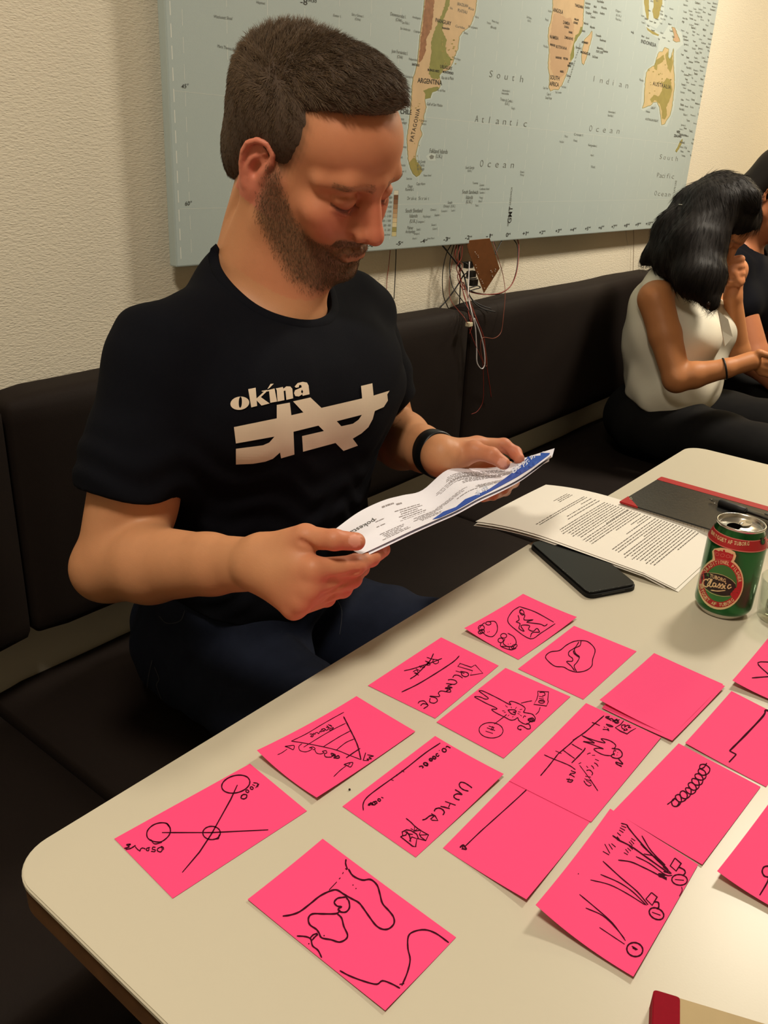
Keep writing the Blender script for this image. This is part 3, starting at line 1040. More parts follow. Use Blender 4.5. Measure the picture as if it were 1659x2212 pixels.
WIRES = [
    ('red', 'thin red wire dropping from the map edge beside the bearded man', [(90, 200, 1.108), (80, 330, 1.108), (62, 480, 1.106), (55, 620, 1.1)], 0.0007, M_wred),
    ('black', 'straight black wire dropping from the map edge beside the bearded man', [(138, 200, 1.108), (134, 350, 1.108), (126, 520, 1.106), (120, 640, 1.1)], 0.0010, M_wblack),
    ('red', 'red and black wire looping wide to the far side of the circuit board', [(1148, 130, 1.10), (1160, 220, 1.09), (1145, 400, 1.07), (1100, 520, 1.06), (1020, 585, 1.06), (900, 602, 1.07), (790, 590, 1.08), (720, 560, 1.09), (700, 500, 1.095)], 0.0013, M_wred),
    ('black', 'black wire running inside the wide loop beyond the circuit board', [(1108, 130, 1.10), (1150, 210, 1.092), (1142, 390, 1.072), (1092, 530, 1.062), (1000, 596, 1.062), (880, 600, 1.072), (760, 572, 1.082), (690, 500, 1.09)], 0.0011, M_wblack),
    ('red', 'long thin red wire looping down over the backrest seam', [(945, 160, 1.08), (985, 290, 1.06), (1030, 450, 1.05), (1046, 600, 1.03), (1030, 800, 1.015), (1010, 920, 1.01), (950, 968, 1.008), (870, 960, 1.008), (842, 1000, 1.008), (845, 1090, 1.008), (870, 1180, 1.006), (893, 1195, 1.006), (888, 1100, 1.008), (860, 960, 1.01), (800, 780, 1.015), (750, 640, 1.03), (700, 500, 1.06)], 0.0008, M_wbrown),
    ('white', 'white wire hanging lowest in a narrow loop over the backrest seam', [(748, 330, 1.07), (742, 480, 1.055), (740, 620, 1.035), (770, 760, 1.012), (797, 880, 1.008), (808, 1050, 1.008), (812, 1170, 1.006), (850, 1222, 1.006), (876, 1180, 1.006), (870, 1060, 1.008), (840, 930, 1.009), (790, 800, 1.011)], 0.0013, M_wwhite),
    ('black', 'black wire curving out nearest the bearded man and down behind the backrest', [(600, 180, 1.10), (555, 270, 1.10), (525, 430, 1.10), (530, 600, 1.10), (570, 710, 1.10), (620, 790, 1.105)], 0.0011, M_wblack),
    ('black', 'black wire bowing from the map edge to the backrest seam', [(620, 190, 1.10), (590, 300, 1.10), (585, 420, 1.09), (610, 540, 1.08), (680, 640, 1.05), (735, 720, 1.03), (770, 790, 1.018)], 0.0011, M_wblack),
    ('red', 'red wire bowing from the map edge and crossing the backrest seam', [(640, 190, 1.10), (605, 330, 1.10), (582, 480, 1.10), (590, 640, 1.09), (660, 740, 1.04), (720, 820, 1.014), (780, 980, 1.008), (840, 1120, 1.008), (860, 1190, 1.008), (866, 1380, 1.012), (858, 1500, 1.016), (815, 1575, 1.018), (765, 1600, 1.02)], 0.0007, M_wred),
    ('black', 'taped wire slanting down to the backrest top toward the bearded man', [(700, 440, 1.10), (640, 540, 1.10), (560, 650, 1.10), (510, 705, 1.10), (450, 770, 1.103), (410, 810, 1.108)], 0.0016, M_wblack),
    ('black', 'thick black wire crossing steeply from the map edge into the bundle', [(520, 190, 1.10), (570, 250, 1.095), (640, 340, 1.09), (700, 430, 1.09), (720, 520, 1.09)], 0.0017, M_wblack),
    ('black', 'short black wire ending in a bare tip on the backrest top', [(700, 430, 1.085), (730, 560, 1.07), (770, 640, 1.06), (840, 690, 1.045), (930, 722, 1.03)], 0.0013, M_wblack),
    ('black', 'second short black wire ending in a bare tip on the backrest top', [(710, 460, 1.085), (745, 600, 1.07), (800, 680, 1.05), (870, 725, 1.035), (965, 748, 1.018)], 0.0013, M_wblack),
    ('black', 'straight black wire dropping through the middle of the bundle', [(660, 190, 1.10), (668, 350, 1.10), (672, 500, 1.10), (668, 640, 1.10), (662, 760, 1.108)], 0.0015, M_wblack),
    ('red', 'red wire twisting down the middle of the bundle', [(645, 190, 1.095), (630, 280, 1.09), (665, 380, 1.09), (650, 460, 1.09), (690, 560, 1.08), (730, 700, 1.04), (750, 800, 1.014), (770, 860, 1.008)], 0.0010, M_wred),
    ('red', 'red wire crossing over the bundle from its near side', [(690, 190, 1.09), (680, 300, 1.085), (640, 380, 1.085), (680, 480, 1.085), (700, 600, 1.07), (740, 720, 1.035), (770, 840, 1.01), (750, 930, 1.008)], 0.0010, M_wred),
    ('red', 'red wire kinked in the thick of the bundle', [(672, 190, 1.09), (650, 310, 1.082), (690, 360, 1.082), (665, 450, 1.082), (712, 560, 1.07), (745, 660, 1.05), (800, 790, 1.013), (868, 960, 1.009), (880, 1100, 1.008), (900, 1250, 1.01), (920, 1380, 1.016), (930, 1460, 1.02)], 0.0009, M_wred),
    ('black', 'short thick black wire slanting back up beyond the circuit board', [(1020, 150, 1.09), (990, 210, 1.08), (962, 270, 1.07)], 0.0016, M_wblack),
    ('black', 'thin black wire leaning against the circuit board top', [(950, 160, 1.085), (970, 220, 1.08), (950, 250, 1.08)], 0.0008, M_wblack),
    ('black', 'black wire end poking up behind the backrest by the man', [(225, 800, 1.108), (255, 825, 1.108), (285, 850, 1.108)], 0.0009, M_wblack),
    ('black', 'black wire knotted against the circuit board edge', [(690, 330, 1.085), (730, 350, 1.075), (745, 400, 1.075), (700, 450, 1.08), (760, 470, 1.075), (810, 465, 1.08)], 0.0014, M_wblack),
    ('black', 'black wire curling below the circuit board connectors', [(700, 560, 1.08), (760, 545, 1.078), (810, 530, 1.08), (840, 545, 1.08), (790, 560, 1.078), (730, 580, 1.08)], 0.0013, M_wblack),
]
for nm, lb, pts, r, m_ in WIRES:
    P = [tuple(ony(x, y, Y)) for x, y, Y in c5(pts)]
    o = tube('wire', P, r, m_, None, 6, 7)
    tag(o, lb, 'wire', 'wires under the map')
o = tube('wire', [tuple(ony(x, y, 1.112)) for x, y in ((1352, 480), (1353, 510), (1356, 530))], 0.0006, M_wthin)
tag(o, 'pale thin wire end below the map near the woman', 'wire', 'wires under the map')
o = tube('wire', [tuple(ony(x, y, 1.112)) for x, y in ((1368, 480), (1369, 520), (1368, 560), (1367, 600))], 0.0008, mat('tan_wire', srgb(130, 105, 70), 0.5))
tag(o, 'tan wire dropping straight from the map to the backrest near the woman', 'wire', 'wires under the map')
c = Vector(ony(1013, 701, 1.012))
term = box('terminal_block', (c.x - 0.007, c.y - 0.006, c.z - 0.004), (c.x + 0.007, c.y + 0.005, c.z + 0.005), mat('cream_plastic', srgb(205, 195, 165), 0.5), None, 0.0015)
tag(term, 'small cream wire connector at the top of the backrest seam', 'connector')

# ================================================================== PINK NOTES
M_pink = mat('pink_paper', srgb(242, 72, 126), 0.75, noise=0.012, nscale=300, spec=0.25)
M_marker = mat('marker_ink', srgb(58, 12, 28), 0.9, spec=0.08)


def note(corners, lifts=(0, 0, 0, 0), z=0.0003, label='', strokes=(), dots=(), bow=0.0, n=14, name='sticky_note', off=(0, 0), th=0.00022, warp=None):
    """corners in survey pixels, going round; lifts in metres"""
    P = [Vector(onz(x, y, TZ + z + l)) for (x, y), l in zip(corners, lifts)]
    root = empty(name, tuple((P[0] + P[2]) / 2 * 1.0))
    root.location.z = TZ + z
    V = []
    for s in (0, 1):
        for i in range(n + 1):
            u = i / n
            for j in range(n + 1):
                v = j / n
                w = [(1 - u) * (1 - v), u * (1 - v), u * v, (1 - u) * v]
                flat = sum((Vector((P[k].x, P[k].y, 0)) * w[k] for k in range(4)), Vector())
                # every corner curls up on its own, steeply near the corner only
                du = [(u, v), (1 - u, v), (1 - u, 1 - v), (u, 1 - v)]
                h = sum(lifts[k] * max(0.0, 1 - 0.95 * (du[k][0] + du[k][1])) ** 2.1 for k in range(4))
                h += bow * math.sin(math.pi * u) * math.sin(math.pi * v) * 0
                if warp:
                    h += warp(u, v)
                V.append((flat.x, flat.y, TZ + z + h + (th if s == 0 else 0)))
    F = []
    m_ = n + 1
    for i in range(n):
        for j in range(n):
            a = i * m_ + j
            F.append((a, a + 1, a + m_ + 1, a + m_))
            b = a + m_ * m_
            F.append((b, b + m_, b + m_ + 1, b + 1))
    rim = [i * m_ for i in range(n)] + [n * m_ + j for j in range(n)] + [i * m_ + n for i in range(n, 0, -1)] + [j for j in range(n, 0, -1)]
    for a, b in zip(rim, rim[1:] + rim[:1]):
        F.append((a, b, b + m_ * m_, a + m_ * m_))
    me = np_mesh('paper', V, F, False)
    for p in me.polygons[:n * n * 2]:
        p.use_smooth = True
    crisp_rim(me, m_ * m_, rim)
    bm = bmesh.new()
    bm.from_mesh(me)
    bmesh.ops.recalc_face_normals(bm, faces=bm.faces[:])
    bm.to_mesh(me)
    bm.free()
    sh = link('paper', me, M_pink, root)
    if strokes:
        fl = Flat()
        for (ox, oy, sc), items in strokes:
            wf = .60 if sc > 5 else .78
            for it in items:
                w = it[0]
                pts = [(ox + x / sc, oy + y / sc) for x, y in it[1]]
                if w == 'o':
                    (cx_, cy_), (rx, ry), rot, ww = pts[0], it[2], it[3], it[4]
                    rx, ry = rx / sc, ry / sc
                    c, s_ = math.cos(rot), math.sin(rot)
                    pp = [(cx_ + rx * math.cos(a) * c - ry * math.sin(a) * s_, cy_ + rx * math.cos(a) * s_ + ry * math.sin(a) * c) for a in
                          [2 * math.pi * k / 14 for k in range(14)]]
                    fl.stroke(pp, ww * wf, n=3, closed=True)
                elif w == 'd':
                    fl.disk(pts[0], it[2], n=8)
                elif w == 'l':
                    fl.stroke(pts, it[2] * wf, smooth=False)
                else:
                    fl.stroke(pts, w * wf, n=4)
        fl.lay('marker_drawing', M_marker, root, on_surface(bvh_of([sh]), 0.00025))
    tag(root, label, 'note', 'pink notes on the table')
    return root


XA = (960, 1260, 2.3734)
XB = (220, 1360, 2.37)
XC = (500, 1560, 2.5136)
XD = (1100, 1650, 2.968)
XE = (980, 930, 2.4433)
X4 = (790, 1370, 5.53)
X7 = (940, 1440, 5.53)
X8 = (1160, 1510, 6.1444)
XR = (1540, 1360, 3.689)
X2 = (590, 1520, 6.9125)
XU = (840, 1670, 4.327)
XP = (240, 1660, 2.644)
XY = (750, 1580, 3.808)

note([(247, 1812), (540, 1650), (663, 1752), (373, 1941)], label='pink note nearest the rounded table corner with two circles joined by crossed lines', strokes=[(XB, [
    ('o', [(686, 792)], (74, 44), -0.25, 3.6), (3.4, [(352, 1020), (335, 995), (300, 990), (262, 1002), (234, 1030), (232, 1062), (255, 1082), (300, 1088), (335, 1065), (350, 1040), (348, 1015), (330, 992)]), (2.8, [(250, 1075), (270, 1098), (308, 1090)]), ('o', [(562, 1042)], (45, 34), 0, 3.4), (2.6, [(600, 1050), (598, 1070), (582, 1074)]),
    ('l', [(694, 796), (660, 870), (562, 1046), (500, 1140), (412, 1244)], 3.6), ('l', [(308, 1040), (562, 1040), (852, 1026)], 3.2),
    ]), (XP, [
    (2.8, [(845, 88), (836, 108)]), (2.8, [(812, 82), (838, 88), (826, 112)]), (2.6, [(806, 92), (822, 100)]), ('o', [(803, 113)], (9, 7), 0.6, 3.0), ('o', [(778, 131)], (9, 7), 0.6, 3.0),
    (3.6, [(742, 160), (755, 150), (774, 152), (772, 168), (756, 175), (742, 168), (748, 154)]),
    (3.0, [(286, 446), (298, 452), (300, 466)]), (3.2, [(292, 448), (270, 456), (264, 470), (282, 478), (292, 466), (290, 450)]), (3.0, [(254, 452), (240, 450), (236, 462), (252, 466), (248, 476), (228, 474)]),
    (3.0, [(222, 452), (206, 456), (202, 468), (214, 470), (216, 456)]), (3.0, [(198, 462), (180, 455), (168, 462), (165, 472), (150, 462), (138, 448)]), (3.4, [(140, 440), (128, 448), (110, 458), (88, 462), (76, 458), (104, 448), (88, 436), (112, 434), (100, 440)])])])

note([(555, 1621), (770, 1504), (897, 1580), (684, 1723)], (0.009, 0, 0.001, 0.004), label='pink note with a striped triangle, small arrows and one raised corner', strokes=[(X2, [
    (2.6, [(1056, 130), (900, 215), (700, 330), (500, 450), (270, 562)]), (4.6, [(1052, 195), (1100, 290), (1160, 410), (1215, 520), (1265, 640), (1312, 838)]),
    (2.8, [(270, 562), (430, 585), (740, 645), (960, 700), (1120, 765), (1312, 838)]), (2.6, [(1082, 295), (900, 385), (700, 500), (455, 652)]), (2.8, [(1150, 410), (1000, 490), (870, 570), (750, 645)]),
    (2.8, [(1210, 530), (1100, 575), (1010, 640), (940, 700)]), (4.0, [(1300, 670), (1200, 735), (1090, 812)]), (2.6, [(430, 600), (385, 640), (400, 700), (480, 722), (550, 700), (585, 670), (540, 660), (600, 650), (628, 680), (590, 690)]),
    (2.8, [(620, 690), (650, 740), (710, 752), (760, 735), (735, 715), (790, 705), (800, 740), (765, 745)]), (3.4, [(765, 750), (780, 795), (850, 800), (880, 790), (865, 745), (900, 750), (930, 770), (890, 780)]),
    (4.4, [(880, 745), (905, 765), (885, 780), (930, 780), (920, 800), (975, 780), (985, 812), (940, 815), (900, 808)]),
    (2.4, [(65, 765), (130, 735), (210, 680)]), (3.0, [(175, 640), (240, 632), (312, 628), (300, 688), (240, 662), (175, 640)]), (2.8, [(905, 1092), (1000, 1000), (1090, 930)]),
    (3.2, [(1055, 912), (1120, 890), (1190, 882), (1158, 948), (1100, 925), (1055, 912)]), (2.8, [(1120, 925), (1150, 895)]),
    (3.0, [(545, 455), (600, 460), (590, 495), (560, 490), (590, 470)]), (2.8, [(600, 440), (625, 460), (630, 440), (660, 430)]), (2.8, [(660, 430), (680, 450), (700, 415), (720, 430)]),
    ('o', [(745, 395)], (30, 18), -0.4, 2.8), (2.8, [(720, 380), (770, 415)]), (3.0, [(760, 370), (800, 400), (830, 360), (790, 355)]), (3.2, [(800, 330), (850, 370), (900, 360), (870, 395), (830, 390)]), (3.0, [(820, 312), (880, 345), (850, 318)]),
    (4.6, [(1382, 735), (1345, 850)]), (3.2, [(1345, 850), (1430, 852)]), (3.2, [(1405, 765), (1500, 785), (1430, 800), (1470, 825), (1400, 830), (1430, 850)])])])

note([(740, 1742), (940, 1590), (1088, 1672), (898, 1852)], (0, 0, 0.004, 0), label='pink note with a long line and large handwriting running down beside a shaded box', strokes=[(XC, [
    (3.2, [(1134, 114), (1050, 170), (930, 265), (800, 358), (735, 410), (715, 445), (716, 480)]), (2.6, [(924, 262), (938, 272)]), (2.6, [(895, 285), (900, 292)]), (2.6, [(862, 310), (880, 318)]),
    ]), (XY, [
    (3.4, [(850, 138), (832, 128), (820, 124), (812, 134)]), ('o', [(798, 156)], (17, 14), 0.4, 3.6), ('d', [(757, 158)], 1.0), (3.4, [(748, 184), (734, 186), (732, 200), (748, 206), (756, 194)]), ('o', [(716, 217)], (14, 9), 0.5, 4.0),
    ('o', [(688, 234)], (12, 9), 0.3, 4.4), ('o', [(646, 270)], (18, 11), 0.3, 4.0), (3.2, [(652, 262), (662, 282), (645, 284)]), (3.6, [(590, 292), (612, 286), (624, 294), (618, 304)]),
    (3.4, [(298, 550), (280, 542)]), (3.4, [(275, 560), (258, 555), (252, 568), (268, 576), (276, 562)]), (3.4, [(240, 575), (225, 580), (232, 596), (245, 590), (236, 578), (215, 582), (205, 598), (222, 606), (234, 598)]),
    ('d', [(195, 592)], 2.6), ('d', [(183, 602)], 3.0), ('d', [(205, 600)], 2.8), ('d', [(176, 606)], 2.0),
    ]), (XU, [
    (3.4, [(778, 140), (745, 115), (705, 92), (672, 88), (658, 108), (668, 135), (700, 158), (745, 170)]),
    (3.6, [(618, 156), (650, 175), (684, 202), (640, 195), (610, 210), (612, 230), (635, 246), (662, 252)]),
    ('l', [(525, 266), (625, 302)], 3.6), ('l', [(482, 312), (520, 320), (570, 334)], 3.6), ('l', [(574, 284), (558, 322)], 3.6),
    (3.8, [(424, 360), (435, 338), (470, 328), (505, 345), (518, 370), (505, 393)]),
    (3.6, [(312, 440), (345, 430), (385, 400), (425, 398)]), ('l', [(396, 380), (432, 402), (458, 445), (405, 442), (390, 432), (428, 398)], 3.6),
    (3.0, [(160, 424), (205, 460), (245, 500), (300, 540)]), ('l', [(300, 540), (370, 580), (345, 632), (262, 612), (250, 690), (222, 685), (108, 595), (130, 585), (124, 552), (165, 532), (205, 538), (260, 572), (280, 620)], 3.4),
    ('l', [(205, 520), (240, 540), (240, 495), (270, 520), (245, 540)], 3.2), ('l', [(165, 545), (195, 590), (205, 645)], 3.4), ('l', [(190, 640), (215, 598), (255, 612)], 3.2), ('l', [(150, 548), (185, 570), (225, 575)], 3.2),
    ('l', [(230, 545), (300, 535), (285, 575), (300, 600), (345, 632)], 3.2), ('l', [(285, 580), (355, 578)], 3.0), ('l', [(108, 595), (160, 580), (172, 552)], 3.2)])])

note([(795, 1481), (953, 1377), (1077, 1438), (940, 1552)], z=0.0004, label='pink note with a crossed-out word, a diagonal line and a hollow arrow', strokes=[(X4, [
    (4.0, [(1118, 260), (1060, 320), (960, 390), (820, 480), (620, 600), (430, 692)]), (3.8, [(810, 232), (770, 315), (690, 400), (600, 490), (530, 536)]), (3.2, [(912, 290), (800, 335), (680, 375), (560, 415), (458, 438)]),
    (2.8, [(728, 278), (800, 300), (860, 310), (868, 340), (830, 355), (800, 330), (815, 300)]), (3.0, [(710, 320), (750, 345), (730, 370), (770, 365), (740, 330)]), (3.0, [(640, 380), (700, 400), (690, 375)]), (2.8, [(660, 405), (640, 380)]),
    (3.0, [(600, 412), (650, 440)]), (3.0, [(565, 450), (610, 430), (625, 470), (580, 460), (635, 492)]), (3.4, [(728, 325), (760, 352), (735, 350), (765, 335)]),
    ('l', [(1100, 385), (1132, 348)], 3.0), ('l', [(1120, 348), (1260, 396), (1308, 368), (1400, 468), (1248, 492), (1278, 438), (1096, 384)], 3.0),
    (3.2, [(1075, 440), (1180, 470)]), (3.4, [(1130, 445), (1210, 460), (1228, 490), (1190, 510), (1150, 490), (1140, 460)]), (3.4, [(1040, 520), (1060, 492), (1110, 495), (1158, 525)]),
    (3.4, [(982, 548), (1020, 542), (1070, 555), (1088, 580), (1060, 600), (1020, 598)]), (3.4, [(960, 590), (1030, 600), (980, 620), (1035, 640), (950, 640)]), (3.4, [(945, 650), (1010, 655), (960, 685), (1015, 690), (1000, 640)]), (3.4, [(980, 630), (970, 690)]),
    (3.4, [(970, 690), (900, 680), (868, 705), (880, 745), (770, 742), (790, 752)]), (3.4, [(775, 745), (840, 765), (855, 800), (815, 825), (765, 810), (770, 765)]), (3.6, [(690, 892), (745, 852), (690, 830), (660, 850), (665, 855)]), (3.4, [(745, 850), (700, 800), (645, 805), (625, 828)])])])

note([(1003, 1357), (1130, 1283), (1246, 1333), (1120, 1425)], (0.005, 0, 0.004, 0), label='pink note with two curly-haired faces and a framed squiggle', strokes=[(XE, [
    (2.4, [(348, 930), (310, 955), (285, 1005), (325, 1050), (405, 1100), (460, 1070), (536, 1020)]), (2.4, [(348, 930), (430, 958), (528, 1012)]),
    (2.6, [(360, 945), (348, 960), (375, 975), (372, 1000), (420, 1000), (385, 1012), (455, 1022), (480, 1032), (495, 1022)]), (2.6, [(340, 975), (345, 1000), (330, 1010), (350, 1020), (345, 1045), (372, 1060), (355, 1030), (400, 1030), (395, 1050), (420, 1060), (440, 1045), (455, 1065)]),
    (2.6, [(455, 1065), (415, 1068), (405, 1092)]), ('o', [(360, 960)], (10, 16), -0.5, 2.2),
    ('o', [(183, 1018)], (14, 9), 0, 2.4), (2.4, [(180, 1010), (215, 1008), (230, 1030), (228, 1062), (205, 1088), (172, 1082), (150, 1062)]), ('o', [(146, 1042)], (16, 14), 0, 2.4), ('o', [(150, 1060)], (12, 10), 0, 2.6), ('o', [(140, 1065)], (10, 9), 0, 2.6),
    (2.4, [(165, 1015), (150, 1025), (135, 1045)]), ('d', [(180, 1065)], 0.9), ('d', [(188, 1062)], 0.9),
    ('o', [(264, 1084)], (16, 12), 0, 2.4), ('o', [(248, 1108)], (14, 12), 0, 2.4), (2.4, [(285, 1070), (318, 1090), (330, 1120), (315, 1140), (280, 1140), (250, 1140)]), (2.4, [(270, 1100), (262, 1125), (290, 1145)]), ('o', [(320, 1140)], (16, 9), -.5, 2.2), ('o', [(305, 1148)], (12, 8), -.3, 2.2), (2.4, [(250, 1120), (250, 1140), (300, 1158), (330, 1150)]),
    ('d', [(288, 1128)], 0.9), ('d', [(300, 1125)], 0.9)])])

note([(1119, 1445), (1240, 1352), (1375, 1407), (1260, 1511)], z=0.0003, label='pink note with one outlined lump split by a wavy crack', strokes=[(XA, [
    (2.6, [(690, 294), (735, 300), (772, 340), (760, 390), (755, 425), (725, 448), (680, 456), (640, 446), (610, 430), (565, 425), (525, 392), (520, 372), (545, 352), (590, 345), (625, 318), (660, 300), (690, 294)]),
    (2.6, [(700, 296), (695, 320), (668, 335), (672, 360), (692, 378), (680, 405), (665, 425), (678, 455)]), (2.6, [(690, 300), (670, 330), (640, 350), (638, 370), (656, 385), (655, 400), (626, 402), (650, 425), (668, 450)]), (3.2, [(662, 345), (665, 360), (690, 380)])])])

note([(943, 1560), (1092, 1443), (1232, 1505), (1088, 1638)], z=0.0005, label='pink note with a lying figure, a heart and a numbered circle', strokes=[(X7, [
    (3.2, [(520, 292), (560, 290), (650, 330), (760, 385), (870, 445), (905, 455), (885, 425), (925, 418), (1010, 450), (1070, 490), (1068, 525), (1055, 545), (1100, 556), (1160, 570), (1195, 615), (1185, 660)]),
    (3.2, [(520, 292), (600, 350), (635, 380), (600, 390), (530, 362), (470, 362), (520, 392), (620, 445), (720, 490), (735, 510), (675, 512), (720, 550), (830, 605), (900, 640), (950, 635), (985, 612), (1000, 645), (1050, 680), (1100, 688), (1140, 655)]),
    (3.4, [(868, 518), (905, 560), (950, 575), (958, 555), (930, 545), (968, 540), (945, 518), (868, 518)]), (2.4, [(838, 465), (865, 488)]), (2.4, [(905, 480), (915, 498)]), (2.4, [(975, 485), (955, 505)]), (2.4, [(1040, 510), (1010, 515)]),
    (2.4, [(1020, 545), (990, 540)]), (2.4, [(1010, 570), (985, 560)]), (2.4, [(800, 528), (830, 532)]), (2.4, [(820, 550), (845, 545)]), (2.4, [(885, 578), (868, 592)]), (2.4, [(935, 598), (920, 605)]), (2.4, [(1015, 580), (1035, 592)]),
    (2.8, [(1050, 615), (1065, 590), (1085, 600)]), (4.0, [(1105, 630), (1160, 615), (1185, 645), (1150, 660), (1110, 640), (1150, 630), (1170, 650), (1125, 650)]), (3.6, [(1100, 688), (1095, 680), (1130, 700), (1135, 740), (1100, 745), (1060, 720), (1020, 705), (990, 720), (990, 745), (1025, 758), (1020, 745)]),
    (2.8, [(855, 572), (810, 610), (705, 688)]), ('o', [(668, 762)], (144, 92), 0.06, 3.0), (3.4, [(618, 732), (715, 765)]), (3.4, [(640, 712), (700, 728)]), (3.6, [(690, 715), (665, 760)]), (3.4, [(705, 725), (680, 765)]), (3.0, [(602, 772), (690, 800)]),
    ('l', [(1225, 295), (1355, 303), (1345, 400), (1352, 420), (1330, 472), (1178, 452), (1215, 390), (1228, 340), (1225, 295)], 3.2), (3.0, [(1245, 310), (1300, 310), (1312, 340), (1280, 350)]), (2.8, [(1240, 355), (1295, 365)]), (2.8, [(1240, 380), (1300, 390)]), ('o', [(1272, 420)], (36, 18), 0, 3.0), (2.8, [(1245, 412), (1305, 418)]),
    (2.8, [(1158, 410), (1100, 420), (1025, 438)]), (2.8, [(1255, 485), (1235, 540), (1200, 575)])])])

note([(957, 1832), (1105, 1682), (1280, 1768), (1137, 1943)], (0, 0, 0, 0.004), z=0.0002, label='lower pink note of the timeline pair, showing an arrowhead and a question mark', strokes=[(XA, [
    (3.0, [(500, 985), (420, 1060), (350, 1125), (250, 1215), (180, 1278), (100, 1355)]), ('d', [(98, 1358)], 3.0)][:1]), (XC, [
        (4.4, [(1240, 682), (1258, 668), (1275, 690), (1255, 688)]), (4.4, [(1258, 668), (1252, 692)])]),
    (X8, [(3.2, [(215, 1240), (240, 1285), (275, 1297), (305, 1275), (302, 1245)]), ('d', [(146, 1197)], 1.4)])])
note([(1100, 1687), (1266, 1519), (1428, 1593), (1277, 1776)], (0, 0, 0.001, 0), z=0.0007, label='upper pink note of the timeline pair with a small figure and a framed face', strokes=[(X8, [
    (4.2, [(890, 222), (770, 325), (640, 440), (510, 530), (440, 595), (340, 680), (280, 730)]), (4.2, [(280, 730), (180, 860), (110, 945), (46, 1020)]), (3.2, [(728, 312), (780, 330), (835, 356)]), (3.2, [(245, 690), (325, 725)]), (3.4, [(95, 742), (200, 790), (340, 845), (440, 890), (510, 940)]),
    (5.0, [(475, 548), (515, 528)]), (3.2, [(460, 598), (530, 640), (600, 678)]), (3.2, [(345, 680), (420, 735), (500, 792)]), (4.6, [(640, 650), (625, 680), (560, 750), (460, 850)]),
    (3.6, [(595, 487), (700, 530), (830, 570), (905, 582), (850, 530), (940, 545), (1010, 580), (1045, 620), (1025, 655), (990, 658)]), (3.4, [(595, 487), (700, 545), (762, 585), (700, 575), (612, 565), (720, 600), (880, 662), (830, 655), (755, 665), (800, 705), (890, 745), (990, 755)]),
    (4.2, [(1015, 665), (1080, 668), (1125, 710), (1125, 760), (1075, 790), (1010, 780), (985, 755), (1010, 735), (1030, 745)]), (3.4, [(1050, 690), (1020, 690), (1015, 720), (1030, 728)]), ('d', [(1070, 712)], .9), ('d', [(1062, 745)], .9),
    (4.4, [(1080, 795), (1130, 850), (1130, 865), (1050, 840), (1060, 865), (1125, 898), (1090, 880)]),
    (2.8, [(665, 735), (690, 722), (712, 720)]), (2.8, [(730, 748), (772, 748)]), (3.2, [(770, 800), (820, 822)]), (3.2, [(758, 848), (790, 865), (812, 898)]), (3.2, [(718, 885), (740, 900), (755, 930)]), (3.2, [(655, 890), (678, 915)]), (3.2, [(552, 862), (585, 845)]),
    (2.6, [(565, 880), (640, 980), (700, 1060)]), (3.4, [(700, 1060), (760, 1150), (808, 1222)]), (3.4, [(655, 950), (700, 945), (738, 985), (725, 1015)]), (3.2, [(640, 1025), (715, 1040)]), (3.2, [(630, 1060), (715, 1090)][:2]), (3.4, [(620, 1085), (650, 1130), (690, 1155), (725, 1140)]), (3.2, [(650, 1080), (720, 1125)]),
    (3.4, [(450, 950), (480, 965), (510, 975), (490, 990), (455, 985)]), (3.4, [(430, 1000), (470, 1020), (500, 1040)]), (3.6, [(425, 1010), (450, 1000), (440, 985)]), (4.0, [(390, 1065), (440, 1075), (475, 1078), (450, 1105), (400, 1095)]), (3.6, [(430, 1050), (410, 1095)]),
    (4.2, [(905, 240), (960, 235), (930, 260), (1000, 265), (1010, 300), (1060, 270), (1060, 320), (1020, 290)]), (3.4, [(1000, 280), (1070, 285), (1095, 275)]), ('o', [(1055, 305)], (30, 18), 0.2, 3.4), (4.0, [(905, 245), (990, 290)]),
    (3.4, [(915, 335), (960, 345), (1010, 368), (960, 365), (915, 335)]), (3.2, [(885, 370), (905, 380)]), ('d', [(925, 380)], .9), (3.2, [(870, 405), (930, 408), (955, 425), (935, 395), (955, 405)]),
    ('l', [(1150, 290), (1235, 330), (1312, 390), (1240, 430), (1195, 465), (1110, 430), (1038, 382), (1110, 340), (1150, 290)], 4.0), (3.6, [(1120, 350), (1170, 345), (1160, 375), (1200, 350), (1230, 360), (1210, 378), (1250, 382)]), (3.4, [(1120, 355), (1130, 390), (1165, 405), (1150, 420), (1200, 410), (1175, 392)])])])

note([(1300, 1529), (1417, 1421), (1566, 1482), (1452, 1600)], (0.001, 0, 0.003, 0.002), z=0.0009, label='lower blank pink note, peeking out under another one of the same size')
note([(1295, 1512), (1413, 1411), (1562, 1478), (1450, 1591)], (0.004, 0, 0.001, 0), z=0.0022, label='blank pink note lying on top of a second note')

